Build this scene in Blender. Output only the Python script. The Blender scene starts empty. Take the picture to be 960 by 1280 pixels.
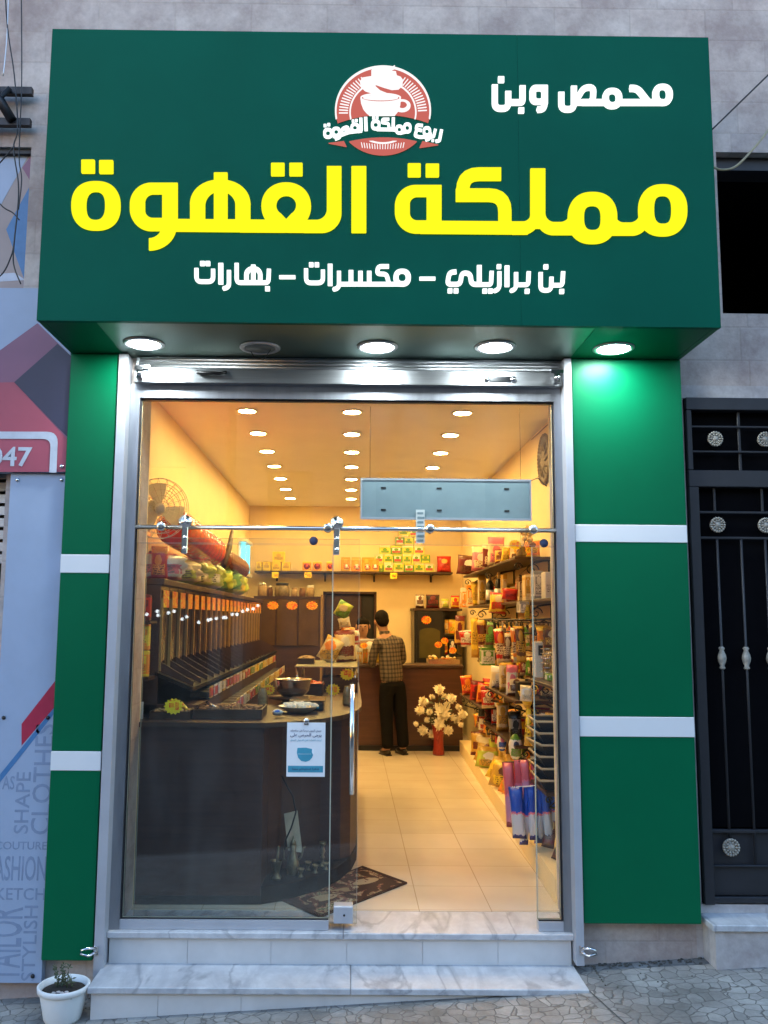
import bpy, bmesh, math, random
import numpy as np
from mathutils import Vector, Matrix
R = math.radians
rnd = random.Random(7)
S = bpy.context.scene
COL = S.collection
# ---------------------------------------------------------------- camera
CAM = Vector((0.0, -4.901, 1.596)); FOC = 1092.344; PPX = 446.351
_ya, _pi, _ro = R(.418), R(6.981), R(.471)
FWD = Vector((math.sin(_ya)*math.cos(_pi), math.cos(_ya)*math.cos(_pi), math.sin(_pi)))
_r = Vector((math.cos(_ya), -math.sin(_ya), 0)); _u = _r.cross(FWD)
RIGHT = _r*math.cos(_ro) + _u*math.sin(_ro); UP = -_r*math.sin(_ro) + _u*math.cos(_ro)
cd = bpy.data.cameras.new("camera"); co = bpy.data.objects.new("camera", cd); COL.objects.link(co)
cd.sensor_width = 36; cd.sensor_fit = 'AUTO'; cd.lens = FOC/1280*36
cd.shift_x = (480-PPX)/1280; cd.clip_start = .05; cd.clip_end = 500
m = Matrix((RIGHT, UP, -FWD)).transposed().to_4x4(); m.translation = CAM; co.matrix_world = m
S.camera = co
# ---------------------------------------------------------------- light
W = bpy.data.worlds.new("World"); S.world = W; W.use_nodes = True
nt = W.node_tree; bg = nt.nodes["Background"]
sk = nt.nodes.new("ShaderNodeTexSky"); sk.sky_type = 'NISHITA'; sk.sun_disc = False
sk.sun_elevation = R(3); sk.sun_rotation = R(195); sk.ozone_density = 2.2; sk.air_density = 1.0; sk.dust_density = .6
tn = nt.nodes.new('ShaderNodeMix'); tn.data_type = 'RGBA'; tn.blend_type = 'MULTIPLY'; tn.inputs[0].default_value = 1; tn.inputs[7].default_value = (.955, .955, 1.06, 1)   # violet dusk cast
nt.links.new(sk.outputs[0], tn.inputs[6]); nt.links.new(tn.outputs[2], bg.inputs[0]); bg.inputs[1].default_value = .15
sd = bpy.data.lights.new("sun", 'SUN'); sd.energy = .3; sd.angle = R(20); sd.color = (1, .8, .65)
so = bpy.data.objects.new("sun", sd); COL.objects.link(so)
so.rotation_euler = Vector((-math.sin(R(15))*math.cos(R(3)), -math.cos(R(15))*math.cos(R(3)), -math.sin(R(3)))).to_track_quat('-Z', 'Y').to_euler()   # low behind the building
S.view_settings.view_transform = 'Standard'; S.view_settings.look = 'None'
EXPOSURE = 3.5; GAIN = 2**-EXPOSURE      # lamp radiances below are written as they look after exposure
S.view_settings.exposure = EXPOSURE; S.view_settings.gamma = 1
S.render.engine = 'CYCLES'
S.cycles.transparent_max_bounces = 32; S.cycles.max_bounces = 10; S.cycles.diffuse_bounces = 5
S.cycles.glossy_bounces = 4; S.cycles.caustics_reflective = False; S.cycles.caustics_refractive = False
S.cycles.sample_clamp_indirect = 6; S.cycles.use_denoising = True
WARM = (1, .56, .17)

def ray(px, py): return FWD + RIGHT*((px-PPX)/FOC) - UP*((py-640)/FOC)
def at(ax, v, px, py):
    d = ray(px, py); i = 'xyz'.index(ax); return CAM + d*((v-CAM[i])/d[i])
def dist(p): return (Vector(p)-CAM).dot(FWD)
F0 = -.045      # shop floor level
def ground_z(x): return -.298 + .0607*x

# ---------------------------------------------------------------- materials
def new(name):
    mt = bpy.data.materials.new(name); mt.use_nodes = True
    return mt, mt.node_tree, mt.node_tree.nodes["Principled BSDF"]
def nd(t, ty, **kw):
    n = t.nodes.new(ty)
    for k, v in kw.items():
        if k.startswith('i_'): n.inputs[k[2:].replace('_', ' ')].default_value = v
        else: setattr(n, k, v)
    return n
def rgba(c): return (c[0], c[1], c[2], 1)
def plain(name, c, rough=.5, metal=0, var=.12, scale=14, bump=0, coat=0, spec=.5):
    mt, t, p = new(name); L = t.links.new
    p.inputs['Roughness'].default_value = rough; p.inputs['Metallic'].default_value = metal
    p.inputs['Coat Weight'].default_value = coat; p.inputs['Specular IOR Level'].default_value = spec
    tc = nd(t, 'ShaderNodeTexCoord'); n = nd(t, 'ShaderNodeTexNoise', i_Scale=scale, i_Detail=6, i_Roughness=.6)
    L(tc.outputs['Object'], n.inputs['Vector'])
    r = nd(t, 'ShaderNodeValToRGB'); r.color_ramp.elements[0].position = .3; r.color_ramp.elements[1].position = .7
    r.color_ramp.elements[0].color = rgba([x*(1-var) for x in c]); r.color_ramp.elements[1].color = rgba([min(1, x*(1+var)) for x in c])
    L(n.outputs['Fac'], r.inputs['Fac']); L(r.outputs[0], p.inputs['Base Color'])
    if bump:
        b = nd(t, 'ShaderNodeBump', i_Strength=bump, i_Distance=.01); L(n.outputs['Fac'], b.inputs['Height']); L(b.outputs[0], p.inputs['Normal'])
    return mt
def glow(name, c, s, sampled=True):
    mt, t, p = new(name); t.nodes.remove(p)
    e = nd(t, 'ShaderNodeEmission', i_Color=rgba(c), i_Strength=s*GAIN); t.links.new(e.outputs[0], t.nodes['Material Output'].inputs[0])
    if not sampled: mt.cycles.emission_sampling = 'NONE'
    return mt
def stone_mat(name, c1, c2, bw, bh, mortar=.006, bump=.35):
    mt, t, p = new(name); L = t.links.new
    tc = nd(t, 'ShaderNodeTexCoord'); mp = nd(t, 'ShaderNodeMapping'); mp.inputs['Rotation'].default_value = (R(90), 0, 0)
    L(tc.outputs['Object'], mp.inputs['Vector'])
    br = nd(t, 'ShaderNodeTexBrick', offset=.37, offset_frequency=2, squash=1.35, squash_frequency=3)
    for k, v in dict(Scale=1, Brick_Width=bw, Row_Height=bh, Mortar_Size=mortar, Mortar_Smooth=.3, Bias=0).items(): br.inputs[k.replace('_', ' ')].default_value = v
    br.inputs['Color1'].default_value = rgba(c1); br.inputs['Color2'].default_value = rgba(c2); br.inputs['Mortar'].default_value = rgba([x*.86 for x in c1])
    L(mp.outputs[0], br.inputs['Vector'])
    n1 = nd(t, 'ShaderNodeTexNoise', i_Scale=3.2, i_Detail=8, i_Roughness=.65); n2 = nd(t, 'ShaderNodeTexNoise', i_Scale=22, i_Detail=8, i_Roughness=.7)
    L(tc.outputs['Object'], n1.inputs['Vector']); L(tc.outputs['Object'], n2.inputs['Vector'])
    r1 = nd(t, 'ShaderNodeValToRGB'); r1.color_ramp.elements[0].position = .38; r1.color_ramp.elements[1].position = .64
    r1.color_ramp.elements[0].color = (.74, .67, .66, 1); r1.color_ramp.elements[1].color = (1.12, 1.1, 1.08, 1); L(n1.outputs['Fac'], r1.inputs[0])
    r2 = nd(t, 'ShaderNodeValToRGB'); r2.color_ramp.elements[0].position = .3; r2.color_ramp.elements[1].position = .75
    r2.color_ramp.elements[0].color = (.82, .8, .78, 1); r2.color_ramp.elements[1].color = (1.06, 1.06, 1.06, 1); L(n2.outputs['Fac'], r2.inputs[0])
    m1 = nd(t, 'ShaderNodeMix', data_type='RGBA', blend_type='MULTIPLY'); m1.inputs[0].default_value = 1
    m2 = nd(t, 'ShaderNodeMix', data_type='RGBA', blend_type='MULTIPLY'); m2.inputs[0].default_value = 1
    L(br.outputs['Color'], m1.inputs[6]); L(r1.outputs[0], m1.inputs[7]); L(m1.outputs[2], m2.inputs[6]); L(r2.outputs[0], m2.inputs[7]); L(m2.outputs[2], p.inputs['Base Color'])
    ma = nd(t, 'ShaderNodeMath', operation='MULTIPLY_ADD'); ma.inputs[1].default_value = -1.0; L(br.outputs['Fac'], ma.inputs[0]); L(n2.outputs['Fac'], ma.inputs[2])
    b = nd(t, 'ShaderNodeBump', i_Strength=bump, i_Distance=.012); L(ma.outputs[0], b.inputs['Height']); L(b.outputs[0], p.inputs['Normal'])
    p.inputs['Roughness'].default_value = .75
    return mt
def marble_mat(name, base, vein, scale=1.0):
    mt, t, p = new(name); L = t.links.new
    tc = nd(t, 'ShaderNodeTexCoord'); mp = nd(t, 'ShaderNodeMapping'); mp.inputs['Rotation'].default_value = (.2, .1, R(-32)); mp.inputs['Scale'].default_value = (scale, scale*.34, scale)
    L(tc.outputs['Object'], mp.inputs['Vector'])
    n = nd(t, 'ShaderNodeTexNoise', i_Scale=5.5, i_Detail=10, i_Roughness=.62, i_Distortion=1.6); L(mp.outputs[0], n.inputs['Vector'])
    r = nd(t, 'ShaderNodeValToRGB'); e = r.color_ramp.elements; e[0].position = .30; e[0].color = rgba([(x*.35+y*.65) for x, y in zip(base, vein)]); e[1].position = .62; e[1].color = rgba(base); L(n.outputs['Fac'], r.inputs[0])
    n2 = nd(t, 'ShaderNodeTexNoise', i_Scale=2.6, i_Detail=5, i_Roughness=.5, i_Distortion=.7); L(mp.outputs[0], n2.inputs['Vector'])
    s_ = nd(t, 'ShaderNodeMath', operation='SUBTRACT'); s_.inputs[1].default_value = .5; L(n2.outputs['Fac'], s_.inputs[0]); a_ = nd(t, 'ShaderNodeMath', operation='ABSOLUTE'); L(s_.outputs[0], a_.inputs[0])
    v = nd(t, 'ShaderNodeMapRange'); v.inputs['From Min'].default_value = .0; v.inputs['From Max'].default_value = .026; v.inputs['To Min'].default_value = .35; L(a_.outputs[0], v.inputs[0])
    mx = nd(t, 'ShaderNodeMix', data_type='RGBA'); mx.inputs[6].default_value = rgba([x*.72 for x in vein]); L(v.outputs[0], mx.inputs[0]); L(r.outputs[0], mx.inputs[7])
    n3 = nd(t, 'ShaderNodeTexNoise', i_Scale=11, i_Detail=6, i_Roughness=.7); L(tc.outputs['Object'], n3.inputs['Vector'])
    d = nd(t, 'ShaderNodeMapRange'); d.inputs['From Min'].default_value = .3; d.inputs['From Max'].default_value = .75; d.inputs['To Min'].default_value = .80; d.inputs['To Max'].default_value = 1.06; L(n3.outputs['Fac'], d.inputs[0])
    m2 = nd(t, 'ShaderNodeMix', data_type='RGBA', blend_type='MULTIPLY'); m2.inputs[0].default_value = 1; L(mx.outputs[2], m2.inputs[6]); L(d.outputs[0], m2.inputs[7]); L(m2.outputs[2], p.inputs['Base Color'])
    mr = nd(t, 'ShaderNodeMapRange'); mr.inputs['To Min'].default_value = .26; mr.inputs['To Max'].default_value = .6; L(n3.outputs['Fac'], mr.inputs[0]); L(mr.outputs[0], p.inputs['Roughness'])
    return mt
def paving_mat():
    mt, t, p = new('stamped_paving'); L = t.links.new
    tc = nd(t, 'ShaderNodeTexCoord'); nz = nd(t, 'ShaderNodeTexNoise', i_Scale=5, i_Detail=3)
    L(tc.outputs['Object'], nz.inputs['Vector'])
    mx = nd(t, 'ShaderNodeMix', data_type='RGBA', blend_type='LINEAR_LIGHT'); mx.inputs[0].default_value = .05
    L(tc.outputs['Object'], mx.inputs[6]); L(nz.outputs['Color'], mx.inputs[7])
    v = nd(t, 'ShaderNodeTexVoronoi', feature='DISTANCE_TO_EDGE', i_Scale=14, i_Randomness=.8); v2 = nd(t, 'ShaderNodeTexVoronoi', i_Scale=14, i_Randomness=.8)
    L(mx.outputs[2], v.inputs['Vector']); L(mx.outputs[2], v2.inputs['Vector'])
    r = nd(t, 'ShaderNodeValToRGB'); r.color_ramp.elements[0].position = .01; r.color_ramp.elements[1].position = .045; L(v.outputs['Distance'], r.inputs[0])
    n = nd(t, 'ShaderNodeTexNoise', i_Scale=2.1, i_Detail=9, i_Roughness=.7); L(tc.outputs['Object'], n.inputs['Vector'])
    n2 = nd(t, 'ShaderNodeTexNoise', i_Scale=60, i_Detail=5, i_Roughness=.7); L(tc.outputs['Object'], n2.inputs['Vector'])
    cr = nd(t, 'ShaderNodeValToRGB'); cr.color_ramp.elements[0].position = .34; cr.color_ramp.elements[1].position = .68
    cr.color_ramp.elements[0].color = (.17, .157, .142, 1); cr.color_ramp.elements[1].color = (.38, .365, .34, 1); L(n.outputs['Fac'], cr.inputs[0])
    sp = nd(t, 'ShaderNodeSeparateColor'); L(v2.outputs['Color'], sp.inputs[0])
    mr = nd(t, 'ShaderNodeMapRange'); mr.inputs['To Min'].default_value = .78; mr.inputs['To Max'].default_value = 1.15; L(sp.outputs[0], mr.inputs[0])
    mr2 = nd(t, 'ShaderNodeMapRange'); mr2.inputs['To Min'].default_value = .7; mr2.inputs['To Max'].default_value = 1.25; L(n2.outputs['Fac'], mr2.inputs[0])
    mm = nd(t, 'ShaderNodeMath', operation='MULTIPLY'); L(mr.outputs[0], mm.inputs[0]); L(mr2.outputs[0], mm.inputs[1])
    c2 = nd(t, 'ShaderNodeMix', data_type='RGBA', blend_type='MULTIPLY'); c2.inputs[0].default_value = 1; L(cr.outputs[0], c2.inputs[6]); L(mm.outputs[0], c2.inputs[7])
    c3 = nd(t, 'ShaderNodeMix', data_type='RGBA'); c3.inputs[6].default_value = (.13, .12, .108, 1); L(r.outputs[0], c3.inputs[0]); L(c2.outputs[2], c3.inputs[7]); L(c3.outputs[2], p.inputs['Base Color'])
    ad = nd(t, 'ShaderNodeMath', operation='MULTIPLY_ADD'); ad.inputs[1].default_value = .25; L(n2.outputs['Fac'], ad.inputs[0]); L(r.outputs[0], ad.inputs[2])
    b = nd(t, 'ShaderNodeBump', i_Strength=.55, i_Distance=.012); L(ad.outputs[0], b.inputs['Height']); L(b.outputs[0], p.inputs['Normal'])
    p.inputs['Roughness'].default_value = .72
    return mt
def tile_mat():
    mt, t, p = new('floor_tile'); L = t.links.new
    tc = nd(t, 'ShaderNodeTexCoord'); mp = nd(t, 'ShaderNodeMapping'); mp.inputs['Location'].default_value = (-.41, -.315, 0); L(tc.outputs['Object'], mp.inputs['Vector'])
    br = nd(t, 'ShaderNodeTexBrick', offset=0, squash=1)
    for k, v in dict(Scale=1, Brick_Width=.412, Row_Height=.447, Mortar_Size=.0028, Mortar_Smooth=.2, Bias=0).items(): br.inputs[k.replace('_', ' ')].default_value = v
    br.inputs['Color1'].default_value = (.66, .585, .47, 1); br.inputs['Color2'].default_value = (.61, .54, .43, 1); br.inputs['Mortar'].default_value = (.42, .34, .24, 1)
    L(mp.outputs[0], br.inputs['Vector'])
    n = nd(t, 'ShaderNodeTexNoise', i_Scale=2.2, i_Detail=4, i_Roughness=.5); L(tc.outputs['Object'], n.inputs['Vector'])
    r = nd(t, 'ShaderNodeValToRGB'); r.color_ramp.elements[0].color = (.93, .91, .88, 1); r.color_ramp.elements[0].position = .2; r.color_ramp.elements[1].color = (1.05, 1.05, 1.05, 1); r.color_ramp.elements[1].position = .65; L(n.outputs['Fac'], r.inputs[0])
    mx = nd(t, 'ShaderNodeMix', data_type='RGBA', blend_type='MULTIPLY'); mx.inputs[0].default_value = 1; L(br.outputs['Color'], mx.inputs[6]); L(r.outputs[0], mx.inputs[7]); L(mx.outputs[2], p.inputs['Base Color'])
    mr = nd(t, 'ShaderNodeMapRange'); p.inputs['Roughness'].default_value = .2
    b = nd(t, 'ShaderNodeBump', i_Strength=.25, i_Distance=.004, invert=True); L(br.outputs['Fac'], b.inputs['Height']); L(b.outputs[0], p.inputs['Normal'])
    return mt
def glass_mat(name, tint=(.96, .98, .97)):
    mt, t, p = new(name); L = t.links.new; t.nodes.remove(p)
    lw = nd(t, 'ShaderNodeLayerWeight', i_Blend=.5); pw = nd(t, 'ShaderNodeMath', operation='POWER'); pw.inputs[1].default_value = 5; L(lw.outputs['Facing'], pw.inputs[0])
    ma = nd(t, 'ShaderNodeMath', operation='MULTIPLY_ADD'); ma.inputs[1].default_value = .93; ma.inputs[2].default_value = .045; L(pw.outputs[0], ma.inputs[0])
    tr = nd(t, 'ShaderNodeBsdfTransparent', i_Color=rgba(tint)); gl = nd(t, 'ShaderNodeBsdfGlossy', i_Roughness=.0)
    mx = nd(t, 'ShaderNodeMixShader'); L(ma.outputs[0], mx.inputs[0]); L(tr.outputs[0], mx.inputs[1]); L(gl.outputs[0], mx.inputs[2])
    # a thin film of dust and wiping marks, its pale haze also imitating street reflections
    tc = nd(t, 'ShaderNodeTexCoord'); mp = nd(t, 'ShaderNodeMapping'); mp.inputs['Rotation'].default_value = (0, R(35), 0); mp.inputs['Scale'].default_value = (1, 1, .3); L(tc.outputs['Object'], mp.inputs['Vector'])
    n = nd(t, 'ShaderNodeTexNoise', i_Scale=6, i_Detail=8, i_Roughness=.7, i_Distortion=.8); L(mp.outputs[0], n.inputs['Vector'])
    mr = nd(t, 'ShaderNodeMapRange'); mr.inputs['From Min'].default_value = .42; mr.inputs['From Max'].default_value = .8; mr.inputs['To Min'].default_value = .001; mr.inputs['To Max'].default_value = .016; L(n.outputs['Fac'], mr.inputs[0])
    df = nd(t, 'ShaderNodeBsdfDiffuse', i_Color=(.7, .7, .68, 1)); m2 = nd(t, 'ShaderNodeMixShader'); L(mr.outputs[0], m2.inputs[0]); L(mx.outputs[0], m2.inputs[1]); L(df.outputs[0], m2.inputs[2]); L(m2.outputs[0], t.nodes['Material Output'].inputs[0])
    return mt
def printed(name, cols, scale=6, rough=.35, stretch=(1, 1, 1)):
    """packaging print: patches of the pack's colours"""
    cols = list(cols)*2 if len(cols) == 1 else cols
    mt, t, p = new(name); L = t.links.new
    tc = nd(t, 'ShaderNodeTexCoord'); oi = nd(t, 'ShaderNodeObjectInfo'); mp = nd(t, 'ShaderNodeMapping'); mp.inputs['Scale'].default_value = stretch
    L(tc.outputs['Generated'], mp.inputs['Vector'])
    ad = nd(t, 'ShaderNodeVectorMath', operation='ADD'); cm = nd(t, 'ShaderNodeVectorMath', operation='SCALE'); cm.inputs['Scale'].default_value = 17
    cb = nd(t, 'ShaderNodeCombineXYZ'); L(oi.outputs['Random'], cb.inputs[0]); L(oi.outputs['Random'], cb.inputs[2]); L(cb.outputs[0], cm.inputs[0]); L(mp.outputs[0], ad.inputs[0]); L(cm.outputs[0], ad.inputs[1])
    n = nd(t, 'ShaderNodeTexNoise', i_Scale=scale*.5, i_Detail=3, i_Roughness=.6, i_Distortion=.6); L(ad.outputs[0], n.inputs['Vector'])
    r = nd(t, 'ShaderNodeValToRGB'); r.color_ramp.interpolation = 'CONSTANT'; e = r.color_ramp.elements
    k = len(cols); e[0].position = 0; e[0].color = rgba(cols[0]); e[1].position = .52; e[1].color = rgba(cols[1])
    for i in range(2, k):
        q = e.new(.52 + .1*(i-1)/(k-1)*2.0 if k > 2 else .6); q.color = rgba(cols[i])
    L(n.outputs['Fac'], r.inputs[0]); L(r.outputs[0], p.inputs['Base Color']); p.inputs['Roughness'].default_value = rough
    return mt
def wood_mat(name, c1, c2, rough=.35, coat=0.2):
    mt, t, p = new(name); L = t.links.new
    tc = nd(t, 'ShaderNodeTexCoord'); mp = nd(t, 'ShaderNodeMapping'); mp.inputs['Scale'].default_value = (1, 1, 14); L(tc.outputs['Object'], mp.inputs['Vector'])
    n = nd(t, 'ShaderNodeTexNoise', i_Scale=2.4, i_Detail=7, i_Roughness=.65, i_Distortion=.5); L(mp.outputs[0], n.inputs['Vector'])
    r = nd(t, 'ShaderNodeValToRGB'); r.color_ramp.elements[0].position = .35; r.color_ramp.elements[1].position = .7; r.color_ramp.elements[0].color = rgba(c1); r.color_ramp.elements[1].color = rgba(c2)
    L(n.outputs['Fac'], r.inputs[0]); L(r.outputs[0], p.inputs['Base Color']); p.inputs['Roughness'].default_value = rough; p.inputs['Coat Weight'].default_value = coat
    return mt
def metal_mat(name, c, rough, streak=(1, 1, 30)):
    mt, t, p = new(name); L = t.links.new
    tc = nd(t, 'ShaderNodeTexCoord'); mp = nd(t, 'ShaderNodeMapping'); mp.inputs['Scale'].default_value = streak; L(tc.outputs['Object'], mp.inputs['Vector'])
    n = nd(t, 'ShaderNodeTexNoise', i_Scale=3, i_Detail=8, i_Roughness=.7); L(mp.outputs[0], n.inputs['Vector'])
    mr = nd(t, 'ShaderNodeMapRange'); mr.inputs['To Min'].default_value = rough*.7; mr.inputs['To Max'].default_value = rough*1.4; L(n.outputs['Fac'], mr.inputs[0]); L(mr.outputs[0], p.inputs['Roughness'])
    r = nd(t, 'ShaderNodeValToRGB'); r.color_ramp.elements[0].position = .3; r.color_ramp.elements[1].position = .7; r.color_ramp.elements[0].color = rgba([x*.8 for x in c]); r.color_ramp.elements[1].color = rgba(c)
    L(n.outputs['Fac'], r.inputs[0]); L(r.outputs[0], p.inputs['Base Color']); p.inputs['Metallic'].default_value = 1
    return mt
M = {}
M['stone'] = stone_mat('limestone_blocks', (.60, .53, .485), (.525, .47, .44), .46, .20)
M['stone_pale'] = stone_mat('pale_stone_slabs', (.60, .585, .58), (.55, .535, .53), .62, .26, .004, .15)
M['paving'] = paving_mat()
M['asphalt'] = plain('asphalt', (.05, .05, .052), .85, 0, .3, 40, .4)
M['kerb'] = plain('kerb_concrete', (.3, .29, .28), .8, 0, .15, 12, .3)
M['tile'] = tile_mat()
M['marble'] = marble_mat('grey_marble', (.62, .615, .62), (.34, .34, .37))
M['marble_side'] = plain('marble_riser', (.60, .58, .565), .45, 0, .10, 4)
M['wallpaint'] = plain('cream_wall_paint', (.82, .66, .37), .6, 0, .03, 3)
M['ceilpaint'] = plain('ceiling_paint', (.84, .81, .74), .62, 0, .03, 3)
M['green'] = plain('green_cladding', (.0, .122, .050), .38, 0, .09, 1.1, spec=.16)
M['green_sign'] = plain('green_sign_sky_tinted', (.0, .104, .061), .5, 0, .08, 1.5, spec=.08)  # bluer than the cladding green: the sky light's tint is put into the colour
M['whiteband'] = plain('white_cladding', (.78, .78, .78), .4, 0, .02, 3)
M['letter_white'] = glow('lit_white_acrylic', (.93, .97, 1), 1.5, False)
M['letter_yellow'] = glow('lit_yellow_acrylic', (1, .95, .015), 1.08, False)
M['logo_red'] = glow('lit_salmon_acrylic', (.72, .17, .14), .85, False)
M['logo_white'] = glow('lit_logo_white', (1, .96, .96), 1.1, False)
M['galv'] = metal_mat('galvanised_steel', (.62, .64, .66), .35, (1, 1, 40))
M['soffit'] = metal_mat('soffit_metal_sheet', (.15, .23, .20), .38, (1, 1, 1))
M['alu'] = metal_mat('brushed_aluminium', (.42, .44, .48), .38, (8, 8, 1))
M['alu_flat'] = plain('anodised_aluminium', (.50, .51, .55), .45, .35, .06, 6)
M['chrome'] = plain('chrome', (.8, .8, .82), .12, 1, .04)
M['gasket'] = plain('black_gasket', (.012, .012, .014), .5)
M['glass'] = glass_mat('clear_glass')
M['glass_edge'] = plain('glass_edge', (.42, .43, .34), .25, 0, .1, 5)
M['brown'] = wood_mat('dark_brown_laminate', (.046, .017, .012), (.070, .028, .019), .5, 0)
M['counter'] = wood_mat('brown_counter', (.055, .02, .012), (.085, .034, .02), .35, .2)
M['walnut'] = wood_mat('walnut_board', (.035, .017, .010), (.07, .034, .018), .45, 0)
M['black'] = plain('black_plastic', (.012, .012, .013), .35, 0, .2)
M['blackiron'] = plain('black_iron', (.014, .014, .017), .5, 0, .25, 20)
M['gateiron'] = plain('dark_gate_paint', (.017, .017, .021), .5, 0, .15, 12)
M['void'] = plain('painted_dark_interior', (.003, .003, .004), .9, spec=.05)  # near-black colour paints in the shade of unlit openings and gaps
M['silver'] = plain('aged_silver', (.36, .33, .28), .6, .25, .3, 40)
M['steel'] = plain('polished_steel', (.78, .76, .72), .16, 1, .05)
M['brass'] = plain('old_brass', (.24, .19, .11), .33, .7, .35, 30)
M['white'] = plain('white_plastic', (.78, .78, .77), .4, 0, .03)
M['paper'] = plain('white_paper', (.78, .8, .82), .7, 0, .02)
M['ledbox'] = plain('pale_blue_grey_casing', (.26, .34, .37), .5, .1, .06, 10)
M['sticker'] = plain('blue_sticker', (.06, .08, .16), .5)
M['lens'] = glow('ceiling_light_lens', (1, .635, .215), 285)
M['ring'] = plain('lamp_ring', (.75, .74, .70), .35, .2)
M['spotlens'] = glow('downlight_lens', (.86, .97, 1), 210)
M['spotring'] = plain('downlight_ring', (.55, .56, .56), .3, .6)
M['soil'] = plain('potting_soil', (.028, .02, .015), .95, 0, .5, 60, .8)
M['leaf'] = plain('dry_green_leaf', (.07, .085, .04), .6, 0, .35, 30)
M['tag'] = printed('orange_price_card', [(.95, .42, .02), (.85, .10, .02), (.95, .70, .03)], 5)
M['tag_yellow'] = printed('yellow_price_card', [(.95, .80, .04), (.95, .75, .02), (.75, .15, .02)], 4)
M['skin'] = plain('skin', (.36, .20, .13), .55, 0, .08)
M['hair'] = plain('black_hair', (.010, .008, .007), .8, 0, .3, 60, spec=.1)
M['trousers'] = plain('black_cloth', (.007, .007, .008), .9, 0, .2, 50, spec=.1)
M['shoe'] = plain('black_leather', (.012, .01, .01), .35)
M['cyan'] = glow('cyan_tube', (.25, .95, 1), 2.2, False)
def shirt_mat():
    mt, t, p = new('plaid_cloth'); L = t.links.new
    tc = nd(t, 'ShaderNodeTexCoord'); s = nd(t, 'ShaderNodeSeparateXYZ'); L(tc.outputs['Object'], s.inputs[0])
    outs = []
    for ax, f in ((0, 24), (2, 20)):
        a = nd(t, 'ShaderNodeMath', operation='MULTIPLY'); a.inputs[1].default_value = f; L(s.outputs[ax], a.inputs[0])
        b = nd(t, 'ShaderNodeMath', operation='FRACT'); L(a.outputs[0], b.inputs[0])
        c = nd(t, 'ShaderNodeMath', operation='GREATER_THAN'); c.inputs[1].default_value = .62; L(b.outputs[0], c.inputs[0]); outs.append(c)
    ad = nd(t, 'ShaderNodeMath', operation='ADD'); L(outs[0].outputs[0], ad.inputs[0]); L(outs[1].outputs[0], ad.inputs[1])
    r = nd(t, 'ShaderNodeValToRGB'); r.color_ramp.interpolation = 'CONSTANT'; e = r.color_ramp.elements
    e[0].position = 0; e[0].color = (.13, .105, .08, 1); e[1].position = .4; e[1].color = (.062, .052, .047, 1); q = e.new(.9); q.color = (.022, .02, .022, 1)
    h = nd(t, 'ShaderNodeMath', operation='MULTIPLY'); h.inputs[1].default_value = .5; L(ad.outputs[0], h.inputs[0]); L(h.outputs[0], r.inputs[0]); L(r.outputs[0], p.inputs['Base Color'])
    p.inputs['Roughness'].default_value = .9
    wn = nd(t, 'ShaderNodeTexNoise', i_Scale=7, i_Detail=3, i_Distortion=1.2); L(tc.outputs['Object'], wn.inputs['Vector']); b = nd(t, 'ShaderNodeBump', i_Strength=1, i_Distance=.05); L(wn.outputs['Fac'], b.inputs['Height']); L(b.outputs[0], p.inputs['Normal'])
    return mt
M['plaid'] = shirt_mat()
PC = dict(red=(.55, .03, .02), maroon=(.16, .02, .02), orange=(.85, .28, .03), yellow=(.85, .60, .05), green=(.12, .30, .04), lime=(.48, .55, .07),
          white=(.75, .72, .66), cream=(.72, .60, .38), pink=(.75, .20, .28), blue=(.03, .12, .55), black=(.015, .015, .016), brown=(.14, .06, .03), grey=(.3, .3, .3), navy=(.03, .035, .09), gold=(.6, .36, .06), silver=(.5, .5, .5))
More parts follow.
